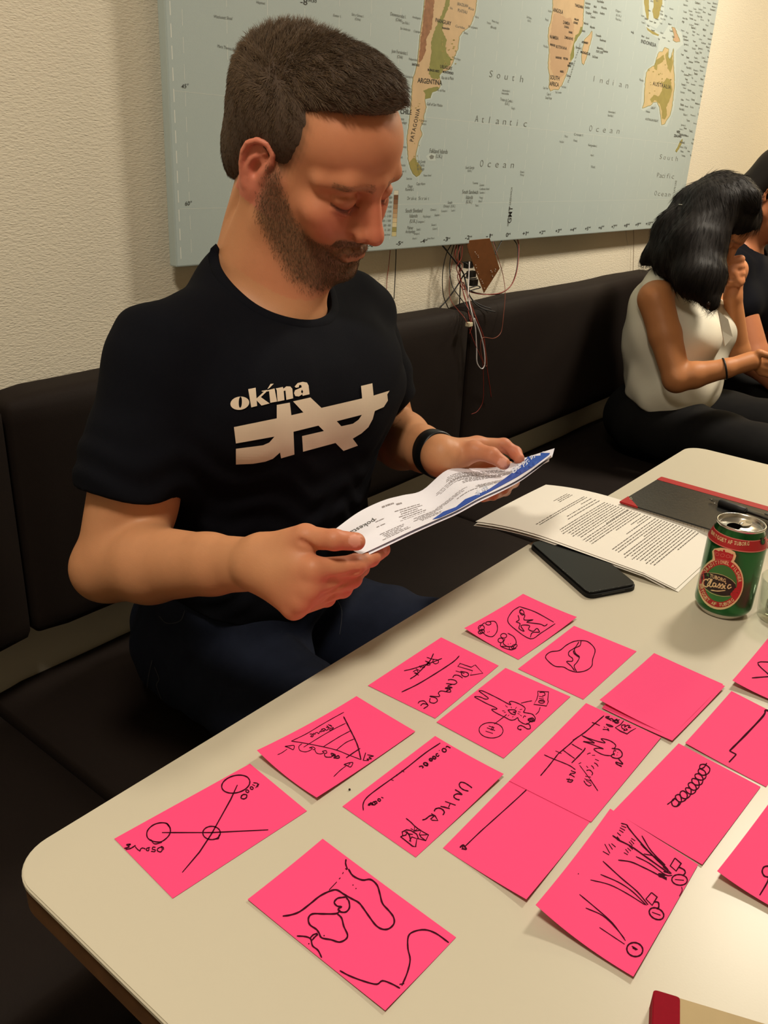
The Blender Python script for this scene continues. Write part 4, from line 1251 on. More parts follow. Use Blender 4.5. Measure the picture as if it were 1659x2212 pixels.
note([(1480, 1605), (1580, 1493), (1740, 1575), (1655, 1700)], (0.002, 0, 0, 0), z=0.0004, label='pink note with a thick stepped line', strokes=[(XR, [
    (5.4, [(445, 650), (418, 645), (400, 690), (260, 840), (132, 968)]), (4.6, [(132, 968), (186, 996)]), (5.2, [(186, 996), (128, 1058)])])])
note([(1582, 1470), (1690, 1340), (1840, 1392), (1742, 1540)], (0.007, 0, 0, 0.004), z=0.0004, label='pink note beside the glass with a thin zigzag at the picture edge', strokes=[(XR, [
    (3.2, [(520, 265), (358, 264), (440, 355), (520, 420)]), (3.4, [(310, 386), (440, 376), (520, 372)])])])
note([(1325, 1752), (1466, 1606), (1643, 1700), (1517, 1868)], (0, 0, 0, 0.001), z=0.0007, label='pink note with a row of looping coils', strokes=[(XA, [
    (3.4, [(1345, 922), (1330, 945), (1310, 950), (1312, 932), (1335, 930), (1360, 950), (1352, 975), (1325, 985), (1302, 970), (1308, 952), (1335, 965), (1340, 995), (1318, 1010), (1290, 1000), (1285, 982),
           (1305, 978), (1325, 1000), (1318, 1030), (1290, 1035), (1270, 1020), (1272, 1002), (1300, 1010), (1305, 1045), (1280, 1062), (1258, 1050), (1250, 1030), (1268, 1022), (1290, 1045), (1285, 1072),
           (1262, 1082), (1240, 1068), (1238, 1050), (1262, 1055), (1262, 1085), (1240, 1105), (1215, 1098), (1208, 1075), (1225, 1065), (1245, 1085), (1235, 1112), (1208, 1122), (1190, 1110), (1185, 1090),
           (1205, 1085), (1215, 1115), (1198, 1142), (1172, 1142), (1165, 1120), (1180, 1105), (1202, 1125), (1190, 1145)]), (3.0, [(1142, 1135), (1160, 1122), (1175, 1112), (1180, 1100)])])])
note([(1549, 1882), (1683, 1705), (1885, 1800), (1770, 2010)], (0.008, 0, 0, 0.006), z=0.0004, label='pink note cut by the picture edge with a looped stem and a raised corner', strokes=[(XR, [
    (4.4, [(520, 1890), (440, 1886), (405, 1895), (392, 1930), (410, 1965), (450, 1975)]), (4.4, [(450, 1960), (430, 2020), (372, 2118)])])])

note([(1157, 1955), (1318, 1747), (1508, 1868), (1368, 2110)], (0.012, 0, 0, 0.002), z=0.0012, label='pink note with fans of lines running to three small circles', strokes=[(XD, [
    ('o', [(805, 1192)], (52, 44), 0.3, 4.4), (3.4, [(785, 1170), (822, 1192), (790, 1180), (815, 1195)]), ('o', [(944, 962)], (50, 34), 0.5, 4.2), (3.2, [(915, 952), (970, 972)]), ('o', [(1092, 745)], (50, 34), 0.1, 3.6), (3.0, [(1062, 742), (1120, 748)]),
    ('l', [(912, 826), (948, 855), (916, 908), (876, 868), (912, 826)], 4.2), (4.2, [(925, 885), (955, 890), (958, 920), (945, 932)]), ('l', [(1062, 605), (1102, 640), (1070, 688), (1032, 655), (1062, 605)], 4.4), (4.0, [(1085, 662), (1120, 680), (1128, 700), (1115, 715)]),
    (3.0, [(450, 838), (560, 930), (660, 1020), (745, 1135)]), (3.0, [(490, 925), (600, 975), (680, 1050), (738, 1120)]), (2.6, [(578, 1050), (660, 1105), (740, 1158)]), (3.4, [(600, 625), (720, 735), (820, 820), (890, 905)]), (3.0, [(585, 710), (700, 760), (790, 820), (880, 908)]), (2.8, [(520, 745), (640, 775), (750, 830), (870, 905)]),
    (3.6, [(755, 400), (820, 480), (920, 590), (1040, 705)]), (4.0, [(690, 485), (780, 530), (880, 600), (1020, 700)]), (3.4, [(850, 462), (910, 560), (1000, 650)]), (3.4, [(842, 515), (920, 590), (1010, 668)]), (2.6, [(862, 578), (940, 600), (1020, 680)]), (3.0, [(812, 595), (900, 640), (1000, 712), (1045, 716)]),
    (3.4, [(698, 618), (780, 630), (860, 665), (930, 700), (1010, 745)]), (4.4, [(955, 705), (1000, 715), (960, 720), (1010, 735), (980, 722)]), (3.6, [(985, 660), (1020, 690), (990, 690), (1035, 705)]),
    (3.0, [(716, 382), (752, 392), (765, 410)]), (3.0, [(718, 398), (750, 410)]), (3.2, [(710, 410), (742, 428)]), (3.2, [(705, 425), (732, 442)]), (3.4, [(692, 442), (715, 462)]), (4.0, [(662, 460), (705, 490), (690, 468)]), (3.2, [(655, 512), (682, 535)]), (3.2, [(638, 515), (662, 550)]), (3.2, [(612, 515), (645, 575)]), (3.2, [(600, 562), (640, 585)]),
    (3.0, [(782, 478), (808, 495)]), (3.0, [(778, 490), (800, 515)]), (3.0, [(768, 500), (790, 525)]), (3.0, [(768, 528), (792, 550)]), (3.0, [(758, 540), (780, 560)]), (3.0, [(745, 548), (765, 572)]), (3.0, [(735, 570), (760, 584)]), (2.4, [(1105, 790), (1108, 815), (1090, 850)]), ('d', [(443, 706)], 1.2)])])

note([(535, 1943), (697, 1812), (985, 2025), (832, 2183)], (0.001, 0.002, 0, 0.0015), label='pink note nearest the photographer with thick rounded outlines like a coastline', strokes=[(XC, [
    (4.2, [(622, 745), (620, 770), (630, 800)]), (4.2, [(618, 795), (628, 802)]), (3.0, [(608, 815), (603, 825)]), (3.0, [(592, 845), (584, 853)]), (3.0, [(572, 868), (530, 912)]), (4.8, [(635, 798), (660, 835), (710, 858), (755, 855), (790, 885), (805, 930), (820, 985), (855, 1025), (880, 1060), (882, 1095), (855, 1122), (820, 1125), (785, 1105), (750, 1060), (715, 1010), (690, 980), (650, 958), (610, 935), (572, 912), (535, 918), (480, 945), (430, 985), (370, 1030), (320, 1048), (278, 1054)]),
    ('d', [(660, 885)], 1.3), ('d', [(676, 904)], 1.3), (4.6, [(620, 940), (625, 955), (638, 975), (640, 1010), (620, 1032), (590, 1030), (580, 1015), (598, 1003), (575, 1000), (558, 980), (575, 958), (605, 952), (622, 950)]),
    (4.8, [(590, 1020), (570, 1040), (500, 1042), (440, 1042), (418, 1065), (425, 1100), (460, 1125), (475, 1145), (490, 1172), (540, 1182), (585, 1195), (620, 1180), (630, 1155), (610, 1110), (598, 1065), (575, 1042)]),
    (4.2, [(468, 1148), (445, 1155), (428, 1172)]), (4.2, [(470, 1152), (450, 1170), (438, 1185)]), (4.4, [(355, 1162), (400, 1165), (430, 1178), (440, 1215), (470, 1240), (490, 1280)]), ('d', [(420, 1204)], 1.5), ('d', [(503, 1160)], 1.5), (4.4, [(560, 1300), (570, 1310)][:0] or [(588, 1350), (640, 1378), (720, 1408), (788, 1424), (820, 1405), (870, 1422), (915, 1446)]),
    (4.4, [(1180, 1198), (1110, 1148), (1050, 1128), (990, 1138), (960, 1165), (958, 1230), (970, 1290), (955, 1360), (925, 1432)]), (4.4, [(912, 1425), (938, 1420)])])])

# ================================================================== OFFICE PAPERS
M_paper = mat('white_paper', srgb(232, 226, 216), 0.8, spec=0.3)
M_print = mat('toner', srgb(112, 106, 100), 0.9, spec=0.1)
M_printl = mat('toner_grey', srgb(150, 142, 142), 0.9, spec=0.1)


def sheet(name, fn, parent, m, nu=16, nv=20, th=0.00015):
    """fn(u,v)->point; a thin solid sheet"""
    V = []
    for s in (0, 1):
        for i in range(nu + 1):
            for j in range(nv + 1):
                p = Vector(fn(i / nu, j / nv))
                if s:
                    p.z -= th
                V.append(tuple(p))
    m_ = nv + 1
    k = (nu + 1) * m_
    F = []
    for i in range(nu):
        for j in range(nv):
            a = i * m_ + j
            F += [(a, a + m_, a + m_ + 1, a + 1), (k + a, k + a + 1, k + a + m_ + 1, k + a + m_)]
    rim = [i * m_ for i in range(nu)] + [nu * m_ + j for j in range(nv)] + [i * m_ + nv for i in range(nu, 0, -1)] + [j for j in range(nv, 0, -1)]
    for a, b in zip(rim, rim[1:] + rim[:1]):
        F.append((b, a, a + k, b + k))
    me = np_mesh(name, V, F, True)
    crisp_rim(me, k, rim)
    return link(name, me, m, parent)


pap = empty('paper_stack', (1.08, 0.43, TZ + 0.012))
tag(pap, 'stapled white printed pages lying over the tablet and off the table edge', 'papers')


def page_fn(dx, dy, dz, rot):
    c, s = math.cos(rot), math.sin(rot)

    def fn(u, v):
        # u: across (X), v: 0 at the far edge (over the bench), 1 near
        x = 0.983 + 0.208 * u
        y = 0.592 - 0.300 * v
        x, y = 1.08 + (x - 1.08) * c - (y - 0.44) * s + dx, 0.44 + (x - 1.08) * s + (y - 0.44) * c + dy
        hang = max(0.0, y - 0.47)
        z = TZ + 0.0125 - 0.004 * v - hang * hang * 0.9 + dz + 0.0015 * math.sin(math.pi * u) * (1 - v)
        z += 0.001 * (1 - u) * max(0, 1 - abs(v - 0.35) * 2.2)
        if v > 0.85:
            z -= 0.006 * (v - 0.85) / 0.15 * (1 - dz * 120)
        return (x, y, z)
    return fn


for i, (dx, dy, r) in enumerate(((0.0, 0.0, 0.0), (-0.004, -0.003, 0.012), (0.001, -0.006, -0.012), (-0.006, -0.001, 0.02))):
    o = sheet('page', page_fn(dx, dy, -0.0011 * i, r), pap, M_paper)
    if i == 0:
        pg0 = page_fn(0, 0, 0.0, 0)
fl = Flat()
rp = random.Random(4)


def word_line(fl, u1, u0, v, h, rnd, dens=1.0):
    """a printed line too small to read: word-long bars from u1 down to u0"""
    u = u1
    while u > u0:
        w = rnd.uniform(0.010, 0.040)
        e = max(u0, u - w)
        b = len(fl.V)
        n = 2
        for k in range(n + 1):
            t = u + (e - u) * k / n
            fl.V += [(t, v), (t, v + h)]
        for k in range(n):
            fl.F.append((b + 2 * k, b + 2 * k + 1, b + 2 * k + 3, b + 2 * k + 2))
        u = e - rnd.uniform(0.006, 0.012)


lines = [(0.18, .62, .84), (.195, .60, .84), (.21, .60, .84), (0.27, .12, .86), (.285, .13, .86), (.31, .66, .86), (.335, .40, .86), (.355, .36, .86)]
v = .385
para = [(.385, .12, 9), (.515, .10, 5), (.60, .62, 3), (.655, .12, 4), (.715, .10, 11)]
for v0, ul, nl in para:
    for k in range(nl):
        lines.append((v0 + k * .0155, ul if k < nl - 1 else .45, .86))
for v, ul, ur in lines:
    word_line(fl, ur, ul + rp.uniform(0, 0.06), v, 0.0044, rp)
fl.lay('printed_text', M_print, pap, lambda u, v: Vector(pg0(u, v)) + Vector((0, 0, 0.0004)))

# ================================================================== TABLET
M_gloss = mat('black_glass', srgb(10, 10, 11), 0.3, spec=0.22, noise=0.3, nscale=40)
M_case = mat('tablet_case', srgb(15, 15, 16), 0.55, spec=0.25, bump=0.2, bscale=900)
A, B, C_, D = Vector((.961, .491, 0)), Vector((.882, .3625, 0)), Vector((.949, .328, 0)), Vector((1.03, .457, 0))
tb = empty('tablet', ((A + C_) / 2)[:2] + (TZ,))
tag(tb, 'slim black tablet lying face up, half under the printed pages', 'tablet')


def rounded_poly(P, r, n=6):
    out = []
    k = len(P)
    for i in range(k):
        p, a, b = P[i], P[i - 1], P[(i + 1) % k]
        da, db = (a - p).normalized(), (b - p).normalized()
        for j in range(n + 1):
            t = j / n
            q = p + da * r * (1 - t) ** 2 + db * r * t ** 2
            out.append((q.x, q.y))
    return out


prism('case', rounded_poly([A, B, C_, D], 0.012), TZ + 0.0004, TZ + 0.0078, M_case, tb, 0.0022)
cen = (A + B + C_ + D) / 4
prism('screen', rounded_poly([cen + (p - cen) * 0.965 for p in (A, B, C_, D)], 0.009), TZ + 0.0076, TZ + 0.0083, M_gloss, tb, 0.0002)
sl = Flat()
eb = (C_ - B).normalized()
s0 = B + eb * 0.020
s1 = B + eb * 0.055
outn = Vector((eb.y, -eb.x, 0))
box_bm = bmesh.new()
V8 = []
for p in (s0, s1):
    for zz in (0.0035, 0.0048):
        for off in (-0.0005, 0.0002):
            V8.append(box_bm.verts.new((p + outn * (off + 0.0) + Vector((0, 0, TZ + zz)))))
for f in ((0, 1, 3, 2), (4, 6, 7, 5), (0, 4, 5, 1), (2, 3, 7, 6), (1, 5, 7, 3), (0, 2, 6, 4)):
    box_bm.faces.new([V8[i] for i in f])
bm_obj('speaker_slot', box_bm, mat('speaker_grey', srgb(45, 45, 46), 0.5), tb)
speck = Flat()
rs = random.Random(3)
for _ in range(46):
    t = rs.random()
    q = (B.lerp(C_, t)) if rs.random() < .6 else (A.lerp(B, rs.uniform(.5, 1)))
    q = q + (cen - q) * rs.uniform(0.035, 0.06)
    speck.disk((q.x, q.y), rs.uniform(.0002, .0006), n=5)
speck.lay('worn_specks', mat('scuff_grey', srgb(110, 108, 104), 0.6), tb, lambda x, y: Vector((x, y, TZ + 0.0085)))

# ================================================================== NOTEBOOK WITH RED SPINE
M_black = mat('notebook_black', srgb(18, 18, 16), 0.3, bump=0.5, bscale=260, bdist=0.0006, spec=0.6)
M_red = mat('notebook_red', srgb(164, 24, 26), 0.55, spec=0.3)
M_pages = mat('page_block', srgb(222, 214, 200), 0.8, noise=0.12, nscale=500)
NB = empty('notebook', (1.25, 0.35, TZ))
tag(NB, 'black hardback notebook with red spine and corners under a ballpoint pen', 'notebook')
nx0, nx1, ny0, ny1 = 1.170, 1.322, 0.243, 0.455
rotn = math.radians(-1.0)


def nb_prism(name, x0, y0, x1, y1, z0, z1, m, r=0.003, bev=0.0004, parent=None):
    P = round_rect(x0, y0, x1, y1, r, 4)
    c, s = math.cos(rotn), math.sin(rotn)
    P = [(1.25 + (x - 1.25) * c - (y - .35) * s, .35 + (x - 1.25) * s + (y - .35) * c) for x, y in P]
    return prism(name, P, z0, z1, m, parent or NB, bev)


nb_prism('back_cover', nx0, ny0, nx1, ny1, TZ + 0.0004, TZ + 0.0026, M_red)
nb_prism('pages', nx0 + 0.003, ny0 + 0.003, nx1 - 0.004, ny1 - 0.003, TZ + 0.0026, TZ + 0.0138, M_pages, 0.001, 0)
nb_prism('front_cover', nx0, ny0, nx1, ny1, TZ + 0.0138, TZ + 0.016, M_black)
nb_prism('spine', nx1 - 0.019, ny0 - 0.0003, nx1 + 0.0006, ny1 + 0.0003, TZ + 0.0002, TZ + 0.0163, M_red)
for sx, sy in ((nx0, ny1), (nx0, ny0)):
    d = -1 if sy == ny1 else 1
    P = [Vector((sx - 0.0004, sy - d * 0.0004, 0)), Vector((sx + 0.029, sy - d * 0.0004, 0)), Vector((sx - 0.0004, sy + d * 0.029, 0))]
    c, s = math.cos(rotn), math.sin(rotn)
    P = [(1.25 + (p.x - 1.25) * c - (p.y - .35) * s, .35 + (p.x - 1.25) * s + (p.y - .35) * c) for p in P]
    if d > 0:
        P = P[::1]
    prism('corner', P, TZ + 0.0136, TZ + 0.0163, M_red, NB)
gl = Flat()
for k in range(38):          # ruled grid showing as ticks on the fore edge
    y = ny1 - 0.006 - k * 0.0052
    gl.F.append(tuple(len(gl.V) + i for i in range(4)))
    gl.V += [(y, 0.0030), (y - 0.0005, 0.0030), (y - 0.0005 - 0.0008 * math.sin(k), 0.0134), (y - 0.0008 * math.sin(k), 0.0134)]
for zz in (0.0055, 0.0085, 0.0112):
    gl.F.append(tuple(len(gl.V) + i for i in range(4)))
    gl.V += [(ny1 - 0.004, zz), (ny0 + 0.004, zz), (ny0 + 0.004, zz + 0.0003), (ny1 - 0.004, zz + 0.0003)]
c, s = math.cos(rotn), math.sin(rotn)
gl.lay('page_marks', M_printl, NB, lambda y, z: Vector((1.25 + (nx0 + 0.0028 - 1.25) * c - (y - .35) * s, .35 + (nx0 + 0.0028 - 1.25) * s + (y - .35) * c, TZ + z)))
tm = Flat()
tm.stroke([(929, 362), (935, 351), (943, 363), (929, 362)], 2.4, smooth=False)
tmo = [(XE[0] + x / XE[2], XE[1] + y / XE[2]) for x, y in tm.V]
tm.V = tmo
tm.lay('corner_mark', mat('pale_ink', srgb(190, 180, 150), 0.5), NB, lambda x, y: Vector(onz(x, y, TZ + 0.0166)))

# pen lying on the notebook
M_clear = thin_glass('clear_plastic', (0.80, 0.80, 0.80, 1), 0.12, 1.6)
M_rubber = mat('black_rubber', srgb(14, 14, 16), 0.55)
pz = TZ + 0.0163 + 0.0058
p_tip = Vector(onz(1532, 1078, pz - 0.002))
p_dir = (Vector(onz(1659, 1120, pz + 0.0)) - p_tip)
p_dir.z = 0
p_dir.normalize()
p_dir = (p_dir + Vector((0, 0, 0.012))).normalized()
pen = empty('pen', tuple(p_tip))
tag(pen, 'clear ballpoint pen with a black rubber grip lying on the black notebook', 'pen')


def pen_part(name, segs, m):
    pts, rr_ = zip(*[(tuple(p_tip + p_dir * d), r) for d, r in segs])
    V, F = tube_geo(pts, list(rr_), 20)
    return link(name, np_mesh(name, V, F, True), m, pen)


pen_part('nib', [(0, .0004), (.003, .0010), (.0032, .0014), (.005, .0017)], M_solder)
pen_part('tip_cone', [(.004, .0022), (.010, .0037), (.016, .0048), (.0175, .0050)], M_clear)
pen_part('grip', [(.0172, .0052), (.0178, .0057), (.03, .0060), (.045, .0058), (.0595, .0056), (.060, .0050)], M_rubber)
pen_part('barrel', [(.060, .0050), (.0605, .0053), (.09, .0053), (.128, .0053), (.129, .0048)], M_clear)
pen_part('ink_refill', [(.0605, .0019), (.12, .0019)], M_rubber)
pen_part('push_button', [(.129, .0036), (.131, .0040), (.140, .0038), (.1405, .003)], M_rubber)
sd = p_dir.cross(Vector((0, 0, 1))).normalized()
bm = bmesh.new()
a0, a1 = p_tip + p_dir * .088 + Vector((0, 0, .0062)), p_tip + p_dir * .130 + Vector((0, 0, .0062))
vv = [bm.verts.new(p + sd * s_ * .0022 + Vector((0, 0, z_))) for p in (a0, a1) for s_ in (-1, 1) for z_ in (0, .0012)]
for f in ((0, 1, 3, 2), (4, 6, 7, 5), (0, 4, 5, 1), (2, 3, 7, 6), (1, 5, 7, 3), (0, 2, 6, 4)):
    bm.faces.new([vv[i] for i in f])
bmesh.ops.recalc_face_normals(bm, faces=bm.faces[:])
bm_obj('pocket_clip', bm, M_rubber, pen)

# ================================================================== BEER CAN
M_alu = mat('aluminium', srgb(205, 200, 190), 0.26, metal=1.0)
M_cang = mat('can_green', srgb(26, 98, 44), 0.24, metal=0.75, coat=0.4)
M_canr = mat('can_red', srgb(176, 46, 48), 0.35, metal=0.3)
M_cream = mat('can_cream', srgb(224, 200, 150), 0.4, metal=0.2)
M_canb = mat('can_black', srgb(34, 22, 18), 0.35)
M_canlg = mat('can_light_green', srgb(58, 122, 60), 0.35, metal=0.3)
M_canpink = mat('can_pale_red', srgb(206, 110, 100), 0.4)
cc = Vector((0.9765, 0.2325, TZ))
can = empty('beer_can', tuple(cc))
tag(can, 'green beer can with a red neck band and a crowned round emblem, opened', 'can')
lathe('base_rim', [(0.0, 0.004), (0.020, 0.0035), (0.0235, 0.0004), (0.0255, 0.0002), (0.0272, 0.0018), (0.0305, 0.0072)], M_alu, can, 64, cc)
body = lathe('body', [(0.0305, 0.0072), (0.0322, 0.0098), (0.0330, 0.0130), (0.0331, 0.02), (0.0331, 0.055), (0.0331, 0.088), (0.0329, 0.0915), (0.0322, 0.0945), (0.0272, 0.1075), (0.0262, 0.1100), (0.0258, 0.1116)], M_cang, can, 96, cc)
lathe('lid', [(0.0258, 0.1116), (0.0264, 0.1122), (0.0272, 0.1136), (0.0274, 0.1150), (0.0268, 0.1158), (0.0259, 0.1156), (0.0252, 0.1140), (0.0246, 0.1106), (0.0238, 0.1098), (0.0230, 0.1106), (0.0226, 0.1114), (0.0, 0.1114)], M_alu, can, 64, cc)
up2 = math.radians(165)
hole = prism('opening', [(cc.x - 0.0098 + 0.0090 * math.cos(a) * 1.15, cc.y + 0.005 + 0.0075 * math.sin(a)) for a in [2 * math.pi * k / 24 for k in range(24)]], TZ + 0.1113, TZ + 0.1119, mat('can_inside', srgb(6, 5, 4), 1.0, spec=0.0), can)
tabm = bmesh.new()
pts = []
for k in range(24):
    a = 2 * math.pi * k / 24
    pts.append((cc.x + 0.006 + 0.0115 * math.cos(a), cc.y - 0.003 + 0.0068 * math.sin(a)))
tab = prism('ring_pull', pts, TZ + 0.1128, TZ + 0.1138, M_alu, can, 0.0003)
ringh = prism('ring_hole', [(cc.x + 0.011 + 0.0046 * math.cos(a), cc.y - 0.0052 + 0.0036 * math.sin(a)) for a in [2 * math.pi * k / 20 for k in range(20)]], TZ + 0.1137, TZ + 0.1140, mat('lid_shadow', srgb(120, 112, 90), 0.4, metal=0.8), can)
lathe('rivet', [(0.0022, 0.1112), (0.0022, 0.1142), (0.0014, 0.1147), (0.0, 0.1147)], M_alu, can, 16, cc + Vector((0.0002, 0.0, 0)))
cb = bvh_of([body])
XQ = (1440, 1060, 6.507)


def canlay(name, m, lift, build):
    f = Flat()
    build(f)
    f.V = [(XQ[0] + x / XQ[2], XQ[1] + y / XQ[2]) for x, y in f.V]
    return f.lay(name, m, can, on_surface(cb, lift), smooth=True)


def ell(c, rx, ry, rot, a0=0, a1=360, n=40):
    cr, sr = math.cos(math.radians(rot)), math.sin(math.radians(rot))
    o = []
    for k in range(n + (0 if a1 - a0 == 360 else 1)):
        a = math.radians(a0 + (a1 - a0) * k / n)
        o.append((c[0] + rx * math.cos(a) * cr - ry * math.sin(a) * sr, c[1] + rx * math.cos(a) * sr + ry * math.sin(a) * cr))
    return o


EC, ER = (762, 1302), 8
# neck band runs right round the can
nb_ = lathe('neck_band', [(0.03288, 0.0938), (0.03262, 0.0948), (0.02885, 0.1042)], M_canr, can, 96, cc)
lathe('band_line', [(0.03315, 0.0925), (0.03292, 0.0937)], M_canpink, can, 96, cc)
lathe('band_line', [(0.02880, 0.1043), (0.02845, 0.1052)], M_canpink, can, 96, cc)
cb2 = bvh_of([body, nb_])


def canlay2(name, m, lift, build):
    f = Flat()
    build(f)
    f.V = [(XQ[0] + x / XQ[2], XQ[1] + y / XQ[2]) for x, y in f.V]
    return f.lay(name, m, can, on_surface(cb2, lift), smooth=True)


def band_text(f):
    s = 'BRYGGET AF TUBORG'
    # letters follow the curve of the band
    P = catmull([(628, 602), (700, 668), (780, 712), (870, 742), (960, 762), (1060, 772), (1160, 768)], 20)
    P = np.array(P)
    L = np.concatenate([[0], np.cumsum(np.linalg.norm(np.diff(P, axis=0), axis=1))])
    wd = {' ': .45, 'I': .4}
    tot = sum(wd.get(c, 1) for c in s)
    p = 0
    for ch in s:
        a = p / tot * L[-1]
        w = wd.get(ch, 1) / tot * L[-1]
        p += wd.get(ch, 1)
        if ch == ' ':
            continue
        q0 = np.array([np.interp(a + w * .08, L, P[:, 0]), np.interp(a + w * .08, L, P[:, 1])])
        q1 = np.array([np.interp(a + w * .9, L, P[:, 0]), np.interp(a + w * .9, L, P[:, 1])])
        if ch == 'I':
            q0, q1 = q0 * .65 + q1 * .35, q0 * .35 + q1 * .65
        f.text(ch, q0, q1, 52, up=(0.22 - 0.3 * a / L[-1] * .4, -1.0), bold=0.02)


canlay2('band_lettering', M_cream, 0.00055, band_text)


def plate(f):
    f.poly(ell(EC, 318, 370, ER), cut=60)
    f.poly([(640, 985), (650, 930), (642, 850), (670, 815), (760, 800), (880, 818), (960, 862), (978, 915), (960, 970), (915, 1030), (780, 1040)], cut=60)


canlay('emblem_plate', M_cream, 0.00020, plate)


def ringf(f):
    f.poly(ell(EC, 300, 338, ER), holes=[ell(EC, 226, 262, ER)], cut=60)


canlay('emblem_ring', M_canr, 0.00034, ringf)
canlay('emblem_field', M_canlg, 0.00034, lambda f: f.poly(ell(EC, 226, 262, ER), cut=60))
canlay('emblem_centre', M_canb, 0.00046, lambda f: f.poly([(490, 1225), (500, 1175), (560, 1150), (680, 1165), (800, 1195), (900, 1250), (962, 1310), (978, 1370), (955, 1440), (880, 1478), (760, 1470), (640, 1430), (540, 1360), (500, 1290)], cut=60))
canlay('centre_line', M_cream, 0.00052, lambda f: (f.stroke([(540, 1148), (680, 1158), (800, 1188), (910, 1248), (970, 1310)], 5), f.stroke([(505, 1320), (560, 1390), (660, 1450), (780, 1482), (890, 1478)], 5)))


def crown(f):
    f.poly([(690, 1000), (668, 850), (700, 832), (735, 850), (760, 838), (800, 860), (808, 835), (830, 862), (870, 870), (905, 885), (938, 920), (925, 960), (885, 1020), (790, 1008)], cut=40)
    for c in ((688, 845), (808, 845), (925, 905)):
        f.disk(c, 16)


canlay('crown', M_canr, 0.00042, crown)


def crown_d(f):
    for c, r in (((715, 890), 26), ((790, 905), 28), ((865, 920), 26), ((905, 930), 16), ((690, 870), 14)):
        f.stroke(ell(c, r, r * .8, 0, n=10), 6, n=2, closed=True)
    f.stroke([(695, 960), (780, 968), (890, 985)], 6)
    f.stroke([(695, 980), (780, 990), (885, 1005)], 5)


canlay('crown_lines', M_canpink, 0.00056, crown_d)


def arc_text(f, s, a0, a1, flip=False, h=46, r=.0):
    n = len(s)
    for i, ch in enumerate(s):
        if ch == ' ':
            continue
        a = a0 + (a1 - a0) * (i + .5) / n
        rx, ry = (242, 280) if not flip else (288, 322)
        p = ell(EC, rx, ry, ER, a - 3.3, a + 3.3, 1)
        q0, q1 = np.array(p[0]), np.array(p[1])
        if flip:
            q0, q1 = q1, q0
        if ch == 'I':
            q0, q1 = q0 * .62 + q1 * .38, q0 * .38 + q1 * .62
        o = (q0 + q1) / 2 - np.array(EC)
        o = o / np.linalg.norm(o) * (1 if not flip else -1)
        f.text(ch, q0, q1, h, up=o, bold=0.02)


canlay('ring_lettering', M_cream, 0.00058, lambda f: (arc_text(f, 'TRADITIONEL PILSNER', 205, 350), arc_text(f, 'BRYGGET AF TUBORG', 172, 40, True)))


def centre_text(f):
    f.text('TUBORG', (612, 1215), (830, 1288), 50, up=(0.1, -1), bold=0.02)
    # script word, drawn stroke by stroke
    w = 17
    f.stroke([(590, 1265), (560, 1245), (522, 1270), (520, 1320), (560, 1350), (605, 1325)], w, n=5)
    f.stroke([(575, 1255), (602, 1235), (622, 1250), (590, 1300), (575, 1330)], w * .8, n=5)
    f.stroke([(605, 1330), (640, 1260), (640, 1240), (622, 1265), (608, 1330), (625, 1350), (650, 1335)], w * .8, n=4)
    f.stroke([(690, 1300), (665, 1295), (652, 1330), (670, 1350), (695, 1320), (698, 1300), (695, 1350), (718, 1345)], w * .85, n=4)
    f.stroke([(718, 1345), (748, 1300), (752, 1335), (745, 1362), (722, 1358)], w * .85, n=4)
    f.stroke([(755, 1350), (788, 1308), (795, 1345), (785, 1370), (762, 1365)], w * .85, n=4)
    f.stroke([(800, 1355), (822, 1322), (812, 1365), (832, 1372)], w * .85, n=4)
    f.disk((832, 1300), 9)
    f.stroke([(905, 1325), (880, 1318), (858, 1350), (872, 1372), (912, 1350)], w * .9, n=4)
    f.stroke([(625, 1395), (720, 1408), (826, 1398)], 14, n=4)


canlay('centre_lettering', M_cream, 0.00060, centre_text)
canlay('seal', M_canr, 0.00050, lambda f: (f.disk((985, 1400), 40, cut=20), f.disk((930, 1455), 34, cut=20), f.disk((960, 1430), 40, cut=20)))
canlay('small_print', M_cream, 0.0003, lambda f: (f.stroke([(925, 1050), (985, 1085), (1040, 1160)], 6, n=3)))
canlay2('round_mark', M_canb, 0.0006, lambda f: f.disk((1345, 712), 34, 50, cut=14))
canlay2('mark_leaf', M_canlg, 0.0008, lambda f: (f.stroke([(1345, 675), (1340, 720), (1350, 750)], 10), f.stroke([(1330, 700), (1345, 730), (1365, 705)], 8)))

# ================================================================== GLASS CANDLE HOLDER
M_glass = thin_glass('clear_glass', (0.93, 0.96, 0.93, 1), 0.03, 1.5)
gc = Vector(onz(1668, 1340, TZ))
gc = Vector((gc.x + 0.012, gc.y - 0.006, TZ))
gl_ = empty('candle_glass', tuple(gc))
tag(gl_, 'small clear glass candle holder with a spent tealight at the picture edge', 'candle holder')
lathe('glass', [(0.0, 0.0003), (0.024, 0.0003), (0.027, 0.0025), (0.0315, 0.050), (0.0312, 0.0508), (0.0300, 0.0505), (0.0262, 0.0105), (0.022, 0.0080), (0.0, 0.0078)], M_glass, gl_, 64, gc)
lathe('tealight_cup', [(0.0, 0.0086), (0.0185, 0.0086), (0.0190, 0.0185), (0.0194, 0.0186), (0.0190, 0.0082), (0.0, 0.0080)], M_alu, gl_, 48, gc)
lathe('wick', [(0.0, 0.0086), (0.0009, 0.0086), (0.0007, 0.0140), (0.0, 0.0141)], M_rubber, gl_, 8, gc)

